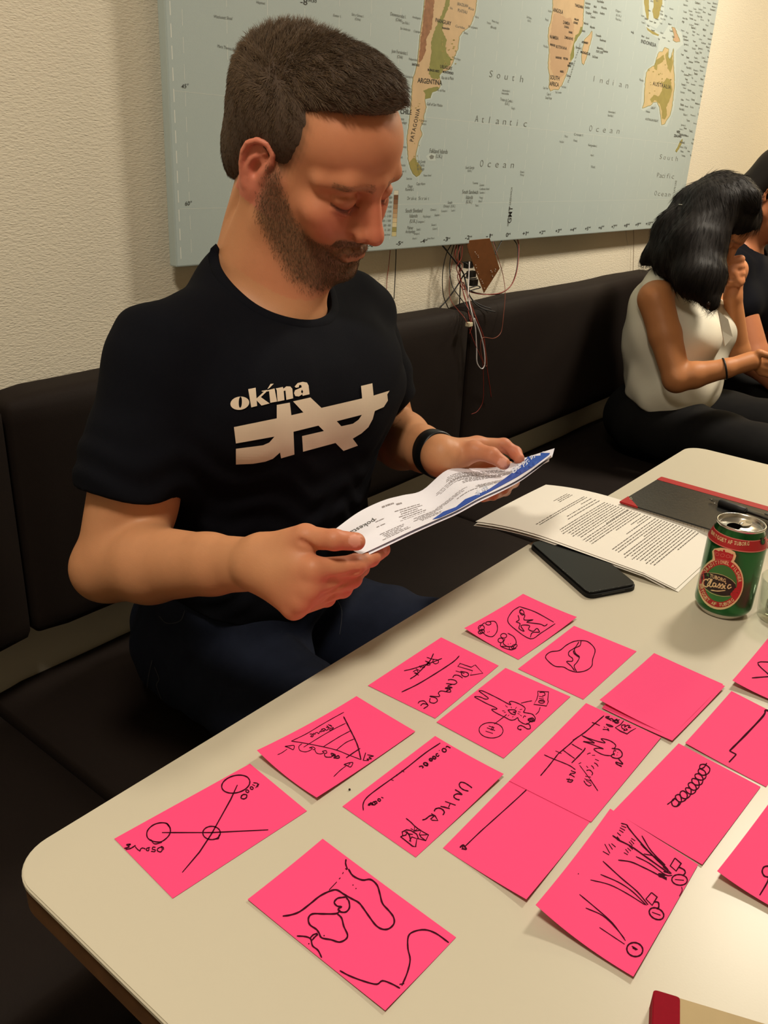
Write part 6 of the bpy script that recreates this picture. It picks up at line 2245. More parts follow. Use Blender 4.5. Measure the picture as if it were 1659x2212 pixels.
def skin_color(V):
    H = w2h(V)
    c = np.tile(SK, (len(V), 1))

    def blend(w, col):
        nonlocal c
        w = np.clip(w, 0, 1)[:, None]
        c = c * (1 - w) + col * w
    near = (np.linalg.norm(H, axis=1) < 190)
    face = near * 1 / (1 + np.exp(-(H[:, 1] - 20) / 14))
    blend(face * 0.55 * (H[:, 2] > -110), lin(198, 122, 90))
    for s in (-1, 1):
        blend(near * 0.75 * gauss(H, (s * 42, 74, -10), (26, 30, 20)), SKR)
        blend(near * 0.85 * (np.abs(H[:, 0]) > 66) * 1 / (1 + np.exp(-(np.abs(H[:, 0]) - 74) / 3)) * (H[:, 2] > -36) * (H[:, 2] < 44), lin(204, 122, 98))
        blend(near * 0.6 * gauss(H, (s * 31, 88, 10), (20, 14, 8)), lin(168, 84, 70))
        blend(near * 0.45 * gauss(H, (s * 31, 88, 26), (20, 14, 5)), lin(176, 104, 82))
    blend(near * 0.8 * gauss(H, (0, 118, -8), (16, 18, 22)), lin(200, 112, 88))
    blend(near * 0.6 * gauss(H, (0, 104, 20), (14, 14, 20)), lin(204, 112, 88))
    lips = np.exp(-((H[:, 2] + 48.5) / 6.5) ** 2 - (H[:, 0] / 22) ** 4) * (H[:, 1] > 86) * near
    blend(lips * 0.6, lin(142, 88, 68))
    # brows
    for s in (-1, 1):
        t = np.clip((np.abs(H[:, 0]) - 10) / 45, 0, 1)
        zz = 40 + 8 * t - 10 * t * t
        w = np.exp(-((H[:, 2] - zz) / 4.6) ** 2) * (np.abs(H[:, 0]) > 9) * (np.abs(H[:, 0]) < 54) * (H[:, 1] > 55) * near
    blend(w * 0.5, lin(134, 92, 64))
    blend(near * beard_mask(H) * 0.78, BRD)
    # skin darkened by the roots along the hairline
    he = hair_edge(H)
    blend(near * (1 - (np.abs(H[:, 0]) > 70) * (H[:, 1] > -46) * (H[:, 1] < 10) * (H[:, 2] < 46)) * 0.75 / (1 + np.exp(-(he - 0.5) / 2.6)), lin(84, 62, 45))
    # lash line
    for s in (-1, 1):
        x = np.abs(H[:, 0])
        zz = np.interp(x, [17, 24, 31, 38, 46], [14.8, 12.2, 11.0, 11.6, 14.0])
        w = np.exp(-((H[:, 2] - zz) / 1.7) ** 2) * (x > 16) * (x < 47) * (H[:, 1] > 70) * near
    blend(w * 0.9, lin(58, 34, 26))
    # hands redder, knuckles
    for js in (RH, LH):
        for q in js.values():
            for i, (x, y, Y, r) in enumerate(q):
                blend(0.55 * gauss(V, J(x, y, Y), (.016,) * 3) * (1 if i else 0.8), lin(196, 104, 84))
    # nails
    for (x, y), r in (((767, 1168), .0062), ((832, 1186), .0040), ((1085, 1000), .0062)):
        q = NAIL.get((x, y))
        if q is not None:
            blend(0.75 * (np.linalg.norm(V - q, axis=1) < r), lin(222, 158, 138))
    return c


M_skin = mat('skin', srgb(200, 140, 110), 0.5, noise=0.05, nscale=90, bump=0.18, bscale=700, bdist=0.0006, vcol='tint', sss=0.12, spec=0.35)
NAIL = {k_: fb.march(*k_) for k_ in ((767, 1168), (832, 1186), (1085, 1000))}
body, BV, BF = field_obj('body', fb, (0.38, 0.42, 0.40), (1.12, 1.0, 1.40), 0.0020, M_skin, man, 1, skin_color)
BODY_BVH = bvh_of([body])
print('body verts', len(BV))

# ---- hair
rng = np.random.default_rng(5)


def hair_field():
    f = Field()
    f.frame(HF)
    f.ell((0, -30, 53), (82, 110, 75), 4)
    f.ell((0, -62, 4), (75, 62, 92), 18)
    f.ell((0, 28, 74), (66, 52, 50), 22)
    f.ell((0, 10, 100), (56, 62, 46), 20)
    f.ell((0, 20, 112), (56, 46, 30), 14)       # front, combed up and forward
    # everything below the hairline is cut away
    f.add(lambda P: 4.5 * np.exp(-np.clip(hair_edge(P) - 2.0, 0, 99) / 7.0), 0, 'd')
    f.add(lambda P: (hair_edge(P) - 2.0) * 0.8, 2.0, 's')
    f.frame(None)
    return f

M_hair = mat('brown_hair', srgb(92, 73, 54), 0.55, spec=0.4, noise=0.35, nscale=220)
M_hairb = mat('brown_hair_base', srgb(70, 54, 41), 0.8, noise=0.3, nscale=160)
M_beard = mat('beard_hair', srgb(104, 84, 62), 0.6, spec=0.3, noise=0.4, nscale=260)
hf = hair_field()
hb, HV, HFc = field_obj('hair', hf, (0.62, 0.52, 1.10), (0.92, 0.88, 1.42), 0.0022, M_hairb, man, 1)


def surface_samples(V, F, n, rng):
    a, b, c, d = V[F[:, 0]], V[F[:, 1]], V[F[:, 2]], V[F[:, 3]]
    ar = np.linalg.norm(np.cross(c - a, d - b), axis=1)
    i = rng.choice(len(F), n, p=ar / ar.sum())
    u, v = rng.random(n)[:, None], rng.random(n)[:, None]
    P = (a[i] * (1 - u) + b[i] * u) * (1 - v) + (d[i] * (1 - u) + c[i] * u) * v
    N = np.cross(c[i] - a[i], d[i] - b[i])
    N /= np.linalg.norm(N, axis=1)[:, None] + 1e-12
    return P, N


def nrm_(v):
    return v / (np.linalg.norm(v, axis=1)[:, None] + 1e-12)


P, N_ = surface_samples(HV, HFc, 42000, rng)
H = w2h(P)
NH = N_ @ HR
cenH = np.array([0, -5, 45.0])
NH *= np.sign((NH * (H - cenH)).sum(1))[:, None]
keep = (hair_edge(H) > 0.5) & ((NH * nrm_(H - cenH)).sum(1) > 0.25)
H, NH = H[keep], NH[keep]
ax = np.abs(H[:, 0])
top = 1 / (1 + np.exp(-(H[:, 2] - 92) / 10))
side = 1 - top
crown = 1 / (1 + np.exp((H[:, 1] + 38) / 9)) * 1 / (1 + np.exp(-(H[:, 2] - 70) / 9))
flow = np.zeros_like(H)
flow += top[:, None] * np.array([0.25, 1.0, 0.05])
flow += side[:, None] * np.array([0.0, 0.22, -1.0])
flow += (crown * 1.6)[:, None] * np.array([0.0, -0.75, 0.45])
fr = 1 / (1 + np.exp(-(H[:, 1] - 62) / 6)) * top
flow += fr[:, None] * np.array([0.5, -0.2, 0.25])
# clumps
cl = np.stack([np.sin(H[:, 0] * .33 + H[:, 1] * .11) + np.sin(H[:, 1] * .21 + 1), np.sin(H[:, 1] * .27 + H[:, 2] * .2), np.sin(H[:, 2] * .31 + H[:, 0] * .25)], 1) * 0.34
D = nrm_(flow + cl + rng.normal(0, .16, H.shape))
D = nrm_(D - NH * (D * NH).sum(1)[:, None] + NH * (0.26 + 0.36 * top + 0.5 * crown + .25 * rng.random(len(H)))[:, None])
ln = (7 + 10 * top + 3 * crown - 9 * fr) * (0.65 + 0.6 * rng.random(len(H)))
ln *= np.clip((hair_edge(H)) / 26 + 0.28, 0.28, 1)
bend = -NH * (0.18 + .22 * top)[:, None] + nrm_(flow) * 0.15
roots = h2w((0, 0, 0)) + ((H - NH * 1.2) * HS) @ HR.T
strand = strands('hair_strands', roots, D @ HR.T, ln * HS, np.full(len(H), 0.00030) * (0.6 + .8 * rng.random(len(H))), bend @ HR.T, M_hair, hb)
strand['kind'] = 'stuff'

# ---- beard, brows, lashes
hm = w2h(BV)
near = (np.linalg.norm(hm, axis=1) < 170)
fm = near[BF].all(1)
Fh = BF[fm]
P, N_ = surface_samples(BV, Fh, 90000, rng)
H = w2h(P)
NH = N_ @ HR
NH *= np.sign((NH * (H - np.array([0, 30, -20.0]))).sum(1))[:, None]
m = (beard_mask(H) > rng.random(len(H)) * 0.9 + 0.08)
sel = np.nonzero(m)[0][:24000]
Hs, Ns = H[sel], NH[sel]
fl_ = np.tile(np.array([0, 0.35, -1.0]), (len(sel), 1)) + rng.normal(0, .22, Hs.shape)
D = nrm_(nrm_(fl_ - Ns * (fl_ * Ns).sum(1)[:, None]) + Ns * 0.75)
ln = 2.6 + 3.2 * rng.random(len(sel)) + 2.2 * gauss(Hs, (0, 88, -92), (30, 30, 24))
roots = h2w((0, 0, 0)) + ((Hs - Ns * .4) * HS) @ HR.T
bd = strands('beard', roots, D @ HR.T, ln * HS, np.full(len(sel), .00019), (-Ns * .3) @ HR.T, M_beard, man, seg=2)
bd['kind'] = 'stuff'
t = np.clip((np.abs(H[:, 0]) - 10) / 45, 0, 1)
zz = 41 + 8 * t - 10 * t * t
m = (np.abs(H[:, 2] - zz) < 3.4 - 1.6 * t) & (np.abs(H[:, 0]) > 9) & (np.abs(H[:, 0]) < 54) & (H[:, 1] > 52)
P2, N2 = surface_samples(BV, Fh[(np.abs(hm[Fh[:, 0], 2] - 42) < 10) & (hm[Fh[:, 0], 1] > 45)], 9000, rng)
H = w2h(P2)
NH = N2 @ HR
NH *= np.sign((NH * (H - np.array([0, 30, 30.0]))).sum(1))[:, None]
t = np.clip((np.abs(H[:, 0]) - 10) / 45, 0, 1)
zz = 41 + 8 * t - 10 * t * t
m = (np.abs(H[:, 2] - zz) < 6.0 - 2.5 * t) & (np.abs(H[:, 0]) > 9) & (np.abs(H[:, 0]) < 54)
H, NH = H[m][:1100], NH[m][:1100]
sx = np.sign(H[:, 0])[:, None]
D = nrm_(sx * np.array([1.0, 0, 0]) + np.array([0, -.25, .25]) + NH * .25 + rng.normal(0, .1, H.shape))
roots = h2w((0, 0, 0)) + ((H - NH * .3) * HS) @ HR.T
br = strands('eyebrows', roots, D @ HR.T, np.full(len(H), 5.0 * HS), np.full(len(H), .00010), (-NH * .3) @ HR.T, mat('brow_hair', srgb(120, 88, 62), 0.6), man, seg=2)
br['kind'] = 'stuff'
rl, dl = [], []
for s in (-1, 1):
    for k in range(34):
        t = k / 33
        x = 17 + 29 * t
        y = np.interp(x, [17, 31, 46], [82.5, 89.4, 80])
        z = np.interp(x, [17, 24, 31, 38, 46], [14.2, 11.6, 10.4, 11.0, 13.4])
        rl.append((s * x, y, z))
        dl.append((s * (t - .35) * .7, 1.0, -.65))
D = nrm_(np.array(dl))
la = strands('eyelashes', h2w((0, 0, 0)) + (np.array(rl) * HS) @ HR.T, D @ HR.T, np.full(len(D), 6.5 * HS), np.full(len(D), .00018), (np.tile([0, 0, .5], (len(D), 1))) @ HR.T, mat('lash_hair', srgb(40, 28, 20), 0.6), man, seg=2)
la['kind'] = 'stuff'

# ---- T-shirt
M_shirt = mat('navy_cotton', srgb(14, 15, 21), 0.9, noise=0.08, nscale=120, bump=0.35, bscale=900, spec=0.1, sheen=0.0, bdist=0.0005)
fs = Field()
for SH, EL, s in ((SH_R, EL_R, -1), (SH_L, EL_L, 1)):
    d = (EL - SH)
    gw = 0 if s < 0 else -.004
    fs.cone(SH, SH + d * .50, .059 + gw, .0585 + gw, .035)
    fs.cone(SH + d * .45, SH + d * .74, .0585 + gw, .0590 + gw, .02)
# sleeves end here, open round the arm
for SH, EL, s, q in ((SH_R, EL_R, -1, .64), (SH_L, EL_L, 1, .66)):
    d = EL - SH
    p = SH + d * q
    nn = d / np.linalg.norm(d) + np.array([0.10 * -s, -0.05, 0.0])

    def cutf(P, p=p, nn=nn / np.linalg.norm(nn), c=p + d * .25):
        return np.maximum(-((P - p) @ nn), np.linalg.norm(P - c, axis=1) - 0.135)
    fs.add(cutf, 0.003, 's')
    hr_ = .0545 if s < 0 else .0500
    fs.cone(SH + d * .50, SH + d * 1.2, hr_, hr_, 0.003, 's')
build_torso(fs, 0.007)
fs.cone(NB0 + (0, -.012, -.045), NB0 + (0, -.008, .020), .088, .068, .035)
fs.cone(NB0 + (0, -.055, -.06), NB0 + (0, -.05, -.012), .070, .045, .03)


def folds(P):
    x, y, z = P[:, 0], P[:, 1], P[:, 2]
    w = np.zeros(len(P))
    # soft drag lines from the armpits and at the waist
    w += 0.0022 * np.sin(z * 95 + 9 * np.sin(x * 11) + y * 20) * np.clip((0.86 - z) / 0.12, 0, 1)
    w += 0.0016 * np.sin((x * 60 + z * 70) + 3 * np.sin(z * 23)) * np.exp(-((x - .56) / .07) ** 2)
    w += 0.0020 * np.sin((x * -62 + z * 66) + 2 * np.sin(z * 19)) * np.exp(-((x - .92) / .06) ** 2)
    w += 0.0012 * np.sin(x * 40 + z * 26)
    for SH, EL in ((SH_R, EL_R), (SH_L, EL_L)):
        d = (EL - SH) / np.linalg.norm(EL - SH)
        t = (P - SH) @ d
        w += 0.0016 * np.sin(t * 170 + 2.0 * np.sin(x * 60)) * np.exp(-((t - .13) / .05) ** 2)
    return w


fs.add(folds, 0, 'd')
# hem and neck opening
fs.plane((0.745, 0.72, 0.664), (0, 0.42, -1.0), 0.004)
nd = np.array([0.0, -0.50, 0.866])
n_pre = len(fs.ops)
fs.ell(NB0 + (0.0, -.046, .040), (.074, .078, .050), 0.002, 's', rot=('X', math.radians(22)))
fs.cone(NB0 + (0, -.02, -.06), NB0 + (0, -.03, .10), .060, .070, 0.004, 's')
shirt, SV, SF = field_obj('t_shirt', fs, (0.38, 0.50, 0.50), (1.12, 1.02, 1.16), 0.0025, M_shirt, man, 2)
print('shirt verts', len(SV))
SHIRT_BVH = bvh_of([shirt])
# ribbed neckband following the edge of the opening
Rx = np.array(Matrix.Rotation(math.radians(22), 3, 'X'))
edge = []
ph = np.radians(np.linspace(70, -70, 281))
for k in range(96):
    a_ = 2 * math.pi * k / 96
    Lc = np.stack([.0738 * math.cos(a_) * np.cos(ph), .0778 * math.sin(a_) * np.cos(ph), .0498 * np.sin(ph)], 1)
    Q = NB0 + np.array([0.0, -.046, .040]) + Lc @ Rx.T
    dq = fs.eval(Q, fs.ops[:n_pre])
    inside = np.nonzero(dq < 0)[0]
    if len(inside):
        edge.append(Q[inside[0]])
edge = np.array(edge)
for _ in range(3):
    edge = (np.roll(edge, 1, 0) + edge * 2 + np.roll(edge, -1, 0)) / 4
V, F = [], []
cn = edge.mean(0)
ne = len(edge)
for k in range(ne):
    o_ = edge[k] - cn
    o_[2] = 0
    o_ /= np.linalg.norm(o_)
    # band cross-section: a flat oval lying along the cloth, a little proud of it
    t_ = edge[(k + 1) % ne] - edge[k - 1]
    t_ /= np.linalg.norm(t_)
    nb_s = fs.normals(edge[k][None] + o_ * .004)[0]
    w_ = np.cross(t_, nb_s)
    w_ /= np.linalg.norm(w_)
    if w_ @ o_ < 0:
        w_ = -w_
    c_ = edge[k] + w_ * .0045 - nb_s * .0002
    for j in range(10):
        b_ = 2 * math.pi * j / 10
        V.append(tuple(c_ + w_ * .0062 * math.cos(b_) + nb_s * .0017 * math.sin(b_)))
for k in range(ne):
    for j in range(10):
        F.append((k * 10 + j, k * 10 + (j + 1) % 10, ((k + 1) % ne) * 10 + (j + 1) % 10, ((k + 1) % ne) * 10 + j))
link('collar', np_mesh('collar', V, F), M_shirt, man)
# ---- jeans
M_jean = mat('dark_denim', srgb(25, 30, 45), 0.85, noise=0.2, nscale=60, bump=0.4, bscale=1200, spec=0.15, bdist=0.0005)
M_stitch = mat('denim_stitch', srgb(56, 58, 66), 0.9)
fj = Field()
HIP_R, HIP_L = np.array([.690, .845, .550]), np.array([.840, .865, .545])
KN_R, KN_L = np.array([.615, .445, .565]), np.array([.930, .440, .565])
AN_R, AN_L = np.array([.62, .46, .10]), np.array([.93, .50, .10])
fj.ell((.755, .860, .565), (.158, .140, .110), .03)
fj.ell((.750, .812, .668), (.158, .134, .100), .05)
for HP, KN, AN in ((HIP_R, KN_R, AN_R), (HIP_L, KN_L, AN_L)):
    fj.cone(HP, KN, .090, .068, .04)
    fj.cone(KN, AN, .066, .052, .02)


def jfold(P):
    return 0.0022 * np.sin(P[:, 1] * 70 + P[:, 0] * 35 + 4 * np.sin(P[:, 0] * 17)) * np.clip((P[:, 2] - .5) / .08, 0, 1) + .0012 * np.sin(P[:, 1] * 120 + P[:, 2] * 60)


fj.add(jfold, 0, 'd')
jeans, _, _ = field_obj('jeans', fj, (.42, .32, .06), (1.08, 1.03, .74), .006, M_jean, man, 1)
M_shoe = mat('shoe_leather', srgb(20, 18, 17), 0.5)
for AN in (AN_R, AN_L):
    fz = Field()
    fz.cone(AN + (0, .03, -.055), AN + (0, -.15, -.062), .040, .034, .02, flat=((0, 0, 1), .9))
    fz.cone(AN, AN + (0, .02, -.05), .046, .040, .03)
    fz.plane(AN + (0, 0, -.0995), (0, 0, -1), .004)
    field_obj('shoe', fz, AN + (-.08, -.25, -.12), AN + (.08, .12, .08), .006, M_shoe, man, 1)
JB = bvh_of([jeans])
st = Flat()
for pts in ([(1190 - 0, 0)],):
    pass
for pts in ([(330, 1425), (322, 1460), (318, 1500), (322, 1530), (326, 1566)], [(335, 1440), (345, 1465), (340, 1480), (350, 1510)], [(724, 1290), (735, 1310), (738, 1335), (734, 1370)],
            [(345, 1330), (362, 1345), (390, 1340), (400, 1318)]):
    st.stroke(pts, 1.6)
st.lay('stitching', M_stitch, man, on_surface(JB, .0012))

# ---- shirt print, laid on the cloth
M_tee = mat('cream_print', srgb(226, 208, 184), 0.75, noise=0.03, nscale=60)
X9 = (440, 780, 3.7705)
pf = Flat()
pf.poly([(246, 535), (590, 465), (590, 357), (696, 338), (708, 440), (806, 417), (722, 328), (863, 296), (952, 380), (1284, 303), (1275, 203), (1367, 181), (1377, 280), (1507, 240), (1488, 270),
         (1493, 320), (1460, 372), (1387, 405), (1370, 470), (1335, 535), (1280, 585), (1208, 628), (1250, 685), (1133, 728), (1068, 663), (803, 735), (795, 608), (973, 567), (928, 523), (725, 573),
         (733, 757), (626, 787), (617, 740), (560, 790), (500, 813), (400, 830), (263, 836), (262, 710), (480, 682), (530, 660), (572, 612), (262, 667)],
        holes=[[(1077, 487), (1283, 435), (1255, 475), (1210, 507), (1115, 528)]], cut=22)
pf.poly(ell((293, 343), 76, 53, -8), holes=[ell((297, 335), 13, 45, 2)], cut=22)
pf.poly([(360, 230), (420, 218), (432, 365), (385, 377)], cut=22)
pf.poly([(426, 306), (487, 250), (470, 250), (468, 244), (512, 236), (514, 244), (462, 294), (532, 345), (467, 362), (428, 320)], cut=22)
pf.poly([(513, 240), (572, 224), (592, 330), (538, 340), (528, 245), (514, 250)], cut=22)
pf.poly([(514, 230), (540, 188), (566, 186), (530, 222)])
pf.poly([(582, 224), (640, 212), (643, 226), (668, 207), (700, 208), (716, 226), (723, 303), (668, 316), (660, 240), (646, 244), (652, 318), (596, 330), (590, 238)], cut=22)
pf.poly([(735, 208), (760, 180), (800, 170), (835, 176), (848, 200), (856, 270), (800, 283), (797, 270), (770, 288), (740, 285), (730, 262), (738, 238), (775, 222), (793, 214), (788, 196), (772, 196), (768, 214), (745, 218)],
        holes=[[(794, 232), (804, 248), (798, 266), (786, 252)]], cut=22)
pf.V = [(X9[0] + x / X9[2], X9[1] + y / X9[2]) for x, y in pf.V]
logo = pf.lay('shirt_print', M_tee, man, on_surface(SHIRT_BVH, .0013), smooth=False)
logo['label'] = 'cream printed lettering and emblem on the shirt chest'

# ---- wristband
wd = (WR_L - EL_L) / np.linalg.norm(WR_L - EL_L)
wc = J(944, 983, 0.600)
wc = EL_L + wd * ((wc - EL_L) @ wd)
M_band = mat('band_rubber', srgb(12, 12, 13), 0.45)
ring_r = .0272
s1 = np.cross(wd, (0, 0, 1.0))
s1 /= np.linalg.norm(s1)
s2 = np.cross(wd, s1)
V, F = [], []
prof = [(-.0145, 0), (-.0155, .002), (-.0135, .0045), (.0135, .0045), (.0155, .002), (.0145, 0)]
n = 48
for k in range(n):
    a = 2 * math.pi * k / n
    for o_, h_ in prof:
        rr_ = ring_r + h_
        V.append(tuple(wc + wd * o_ * (1.0 + .25 * math.cos(a)) + s1 * math.cos(a) * rr_ * .84 + s2 * math.sin(a) * rr_))
for k in range(n):
    for j in range(6):
        F.append((k * 6 + j, k * 6 + (j + 1) % 6, ((k + 1) % n) * 6 + (j + 1) % 6, ((k + 1) % n) * 6 + j))
band = link('wristband', np_mesh('wristband', V, F), M_band, man)

# ================================================================== LEAFLET IN HIS HANDS
M_leaf = mat('leaflet_paper', srgb(228, 226, 236), 0.65, spec=0.3)
M_blue = mat('leaflet_blue', srgb(22, 74, 168), 0.5)
TOPE = [(720, 1146, .490), (775, 1108, .500), (828, 1083, .515), (870, 1070, .530), (913, 1057, .545), (967, 1013, .560), (1022, 1011, .553), (1080, 1009, .536), (1130, 992, .515), (1198, 969, .485)]
BOTE = [(779, 1196, .462), (830, 1172, .458), (884, 1148, .454), (936, 1127, .452), (985, 1106, .452), (1034, 1078, .452), (1078, 1056, .454), (1119, 1034, .458), (1152, 1012, .462), (1190, 984, .468)]
TP = [J(*q) for q in TOPE]
BP = [J(*q) for q in BOTE]
TC = np.array(catmull(TP, 6))
BC = np.array(catmull(BP, 6))
print('leaflet length', np.linalg.norm(TP[-1] - TP[0]), np.linalg.norm(BP[-1] - BP[0]), 'width', [round(float(np.linalg.norm(a - b)), 3) for a, b in zip(TP, BP)])


def leaf_fn(u, v):
    i = u * (len(TC) - 1)
    k = min(int(i), len(TC) - 2)
    t = i - k
    a = TC[k] * (1 - t) + TC[k + 1] * t
    b = BC[k] * (1 - t) + BC[k + 1] * t
    p = a * (1 - v) + b * v
    crease = max(0, 1 - abs(v - .52) / .48)
    p = p + np.array([0, 0, -0.006 * crease + 0.0012 * math.sin(u * 9 + v * 4)])
    return p


leaf = empty('leaflet', tuple(leaf_fn(.5, .5)))
tag(leaf, 'creased white leaflet with a blue band held in both hands of the bearded man', 'leaflet')
lo = sheet('sheet', lambda u, v: leaf_fn(u, v), leaf, M_leaf, 54, 14, .0003)
sheet('inner_sheet', lambda u, v: leaf_fn(.012 + u * .972, .03 + v * .985) + np.array([0, -.0012, -.0026]), leaf, M_leaf, 54, 12, .0003)
LB = bvh_of([lo])
lf = on_surface(LB, .0005)
bl = Flat()
bl.poly([(934, 1123), (958, 1106), (985, 1096), (1005, 1079), (1030, 1069), (1057, 1057), (1088, 1036), (1110, 1019), (1131, 1001), (1140, 987), (1180, 973), (1194, 970), (1186, 983),
         (1150, 1010), (1117, 1031), (1090, 1046), (1060, 1062), (1032, 1076), (985, 1103), (950, 1119)], cut=9)
bo = bl.lay('blue_panel', M_blue, leaf, lf)
bo['label'] = 'blue printed panel along the leaflet edge'
wt = Flat()
for s, a, b, h in (('大', (1176, 976), (1160, 981), 10), ('観', (1159, 985), (1146, 994), 11), ('院', (1144, 998), (1131, 1009), 11), ('2', (1126, 1010), (1118, 1016), 10), ('8', (1118, 1017), (1108, 1025), 10),
                   ('中', (1056, 1058), (1044, 1064), 8), ('水', (1041, 1066), (1030, 1072), 8)):
    wt.text(s, b, a, h, up=(-.45, -1), bold=0.02)
wt.lay('blue_panel_lettering', mat('print_pale', srgb(214, 220, 236), .5), leaf, on_surface(LB, .0008))
dk = Flat()
dk.text('pokestar', (806, 1121), (748, 1152), 9, up=(.75, .65))
dk.lay('title_lettering', M_ink, leaf, lf)
tx = Flat()
rq = random.Random(9)


def leafline(x0, y0, x1, y1, h=2.2):
    L = math.hypot(x1 - x0, y1 - y0)
    d = ((x1 - x0) / L, (y1 - y0) / L)
    p = 0
    while p < L:
        w = rq.uniform(3, 9)
        e = min(L, p + w)
        tx.stroke([(x0 + d[0] * p, y0 + d[1] * p), (x0 + d[0] * e, y0 + d[1] * e)], h, smooth=False)
        p = e + rq.uniform(1.0, 2.2)


tx.V, tx.F = [], []


def uvline(u0, u1, v, h):
    p = u0
    while p < u1:
        e = min(u1, p + rq.uniform(.006, .022))
        b = len(tx.V)
        tx.V += [(p, v), (p, v + h), (e, v + h), (e, v)]
        tx.F.append((b, b + 1, b + 2, b + 3))
        p = e + rq.uniform(.002, .005)


for u0, u1, v0, n_, dv, h in ((.52, .80, .16, 5, .030, .010), (.56, .86, .34, 4, .028, .010), (.46, .70, .27, 3, .03, .008), (.24, .40, .30, 6, .045, .014), (.14, .20, .30, 4, .05, .012),
                              (.40, .58, .56, 3, .03, .010), (.60, .92, .60, 5, .028, .011), (.28, .44, .62, 5, .045, .016), (.12, .26, .66, 5, .05, .016), (.86, .93, .40, 4, .04, .014)):
    for k in range(n_):
        uvline(u0 + rq.uniform(0, .03), u1 - rq.uniform(0, .05), v0 + k * dv, h)
uvline(.20, .26, .12, .03)
uvline(.27, .30, .16, .03)
uvline(.82, .93, .66, .022)
uvline(.50, .60, .70, .016)
tx.lay('small_print', M_printl, leaf, lambda u, v: leaf_fn(u, v) + np.array([-.0002, -.0002, .0005]))

# ================================================================== THE WOMAN IN WHITE
def K3(x, y, X):
    r = ray(x, y)
    return CAM + r * (X - CAM[0]) / r[0]


M_skin2 = mat('tan_skin', srgb(150, 92, 56), 0.5, noise=0.04, nscale=80, bump=0.12, bscale=600, vcol='tint', sss=0.08, spec=0.35, bdist=0.0006)
M_dhair = mat('dark_brown_hair', srgb(20, 14, 11), 0.6, spec=0.25, noise=0.3, nscale=60)
M_blouse = mat('white_blouse', srgb(226, 219, 200), 0.75, bump=0.15, bscale=700, spec=0.25)
M_trouser = mat('black_trousers', srgb(20, 19, 19), 0.85, noise=0.15, nscale=60, spec=0.15)
wom = empty('person', (2.33, 0.85, 0.46))
tag(wom, 'woman with long dark hair and white sleeveless blouse, one fist at her mouth', 'person')
WHR = head_rot(6, 47, 0)
WHT = np.array([2.335, 0.800, 1.080])
WHS = 0.00092
WHF = (WHR, WHT, WHS)
wh = lambda p: WHT + WHS * (WHR @ np.array(p, float))
fw = Field()
build_head(fw, WHF)
wSR, wSL = np.array([2.165, .842, .905]), np.array([2.50, .850, .915])
wER = K3(1462, 818, 2.135)
wWR = K3(1568, 796, 2.19)
wHR_ = K3(1622, 780, 2.235)
wFist = K3(1592, 585, 2.385)
wWL = K3(1583, 640, 2.385)
wEL = K3(1592, 760, 2.44)
nbw = np.array([2.33, .865, .955])
fw.cone(wh((0, -25, -10)), nbw, .046, .050, .03)
fw.ell((2.33, .86, .80), (.148, .078, .16), .04)
fw.cone(wSR, nbw + (0, 0, -.03), .036, .045, .03)
fw.cone(wSL, nbw + (0, 0, -.03), .036, .045, .03)
m_ = wSR + (wER - wSR) * .45
fw.cone(wSR, m_, .043, .040, .02)
fw.cone(m_, wER, .040, .034, .01)
fw.cone(wER, wER + (wWR - wER) * .35, .034, .033, .012)
fw.cone(wER + (wWR - wER) * .35, wWR, .033, .0235, .01)
fw.cone(wWR, wHR_, .022, .024, .012)
for i, (dx, dy) in enumerate(((34, -10), (38, 2), (36, 14), (30, 24))):
    fw.chain([wHR_, K3(1622 + dx * .7, 780 + dy, 2.26), K3(1622 + dx * 1.5, 784 + dy * 1.2, 2.27)], [.011, .0085, .007], .004)
fw.chain([wHR_, K3(1640, 762, 2.235), K3(1660, 768, 2.24)], [.012, .009, .008], .005)
fw.cone(wSL, wEL, .040, .034, .02)
fw.cone(wEL, wWL, .033, .0225, .012)
fw.cone(wWL, wFist + (0, 0, -.012), .0215, .022, .012)
fw.ell(wFist, (.030, .028, .032), .01)
for i in range(4):      # the curled fingers of the fist, seen from the back
    y = 560 + i * 15.5
    fw.chain([K3(1600, y, 2.365), K3(1576, y + 3, 2.352), K3(1570, y + 9, 2.375)], [.0115, .0105, .0085], .003)
fw.chain([K3(1598, 612, 2.36), K3(1584, 588, 2.352), K3(1576, 562, 2.362)], [.010, .0095, .008], .004)


def wcol(V):
    c = np.tile(lin(188, 124, 78), (len(V), 1))
    w = gauss(V, wFist, (.05, .05, .06))[:, None] * .55
    c = c * (1 - w) + lin(204, 128, 92) * w
    Hh = ((V - WHT) @ WHR) / WHS
    near = (np.linalg.norm(Hh, axis=1) < 150)
    w = (near * (Hh[:, 1] > 40) * .5)[:, None]
    c = c * (1 - w) + lin(190, 122, 84) * w
    for s in (-1, 1):
        t = np.clip((np.abs(Hh[:, 0]) - 10) / 45, 0, 1)
        w = (near * np.exp(-((Hh[:, 2] - (40 + 8 * t - 10 * t * t)) / 3.4) ** 2) * (np.abs(Hh[:, 0]) > 9) * (np.abs(Hh[:, 0]) < 52) * (Hh[:, 1] > 50) * .6)[:, None]
    c = c * (1 - w) + lin(40, 26, 18) * w
    w = (near * np.exp(-((Hh[:, 2] + 48.5) / 6.5) ** 2 - (Hh[:, 0] / 22) ** 4) * (Hh[:, 1] > 86) * .7)[:, None]
    c = c * (1 - w) + lin(150, 70, 58) * w
    return c


field_obj('body', fw, (2.0, .50, .58), (2.62, 1.02, 1.26), .0036, M_skin2, wom, 1, wcol)

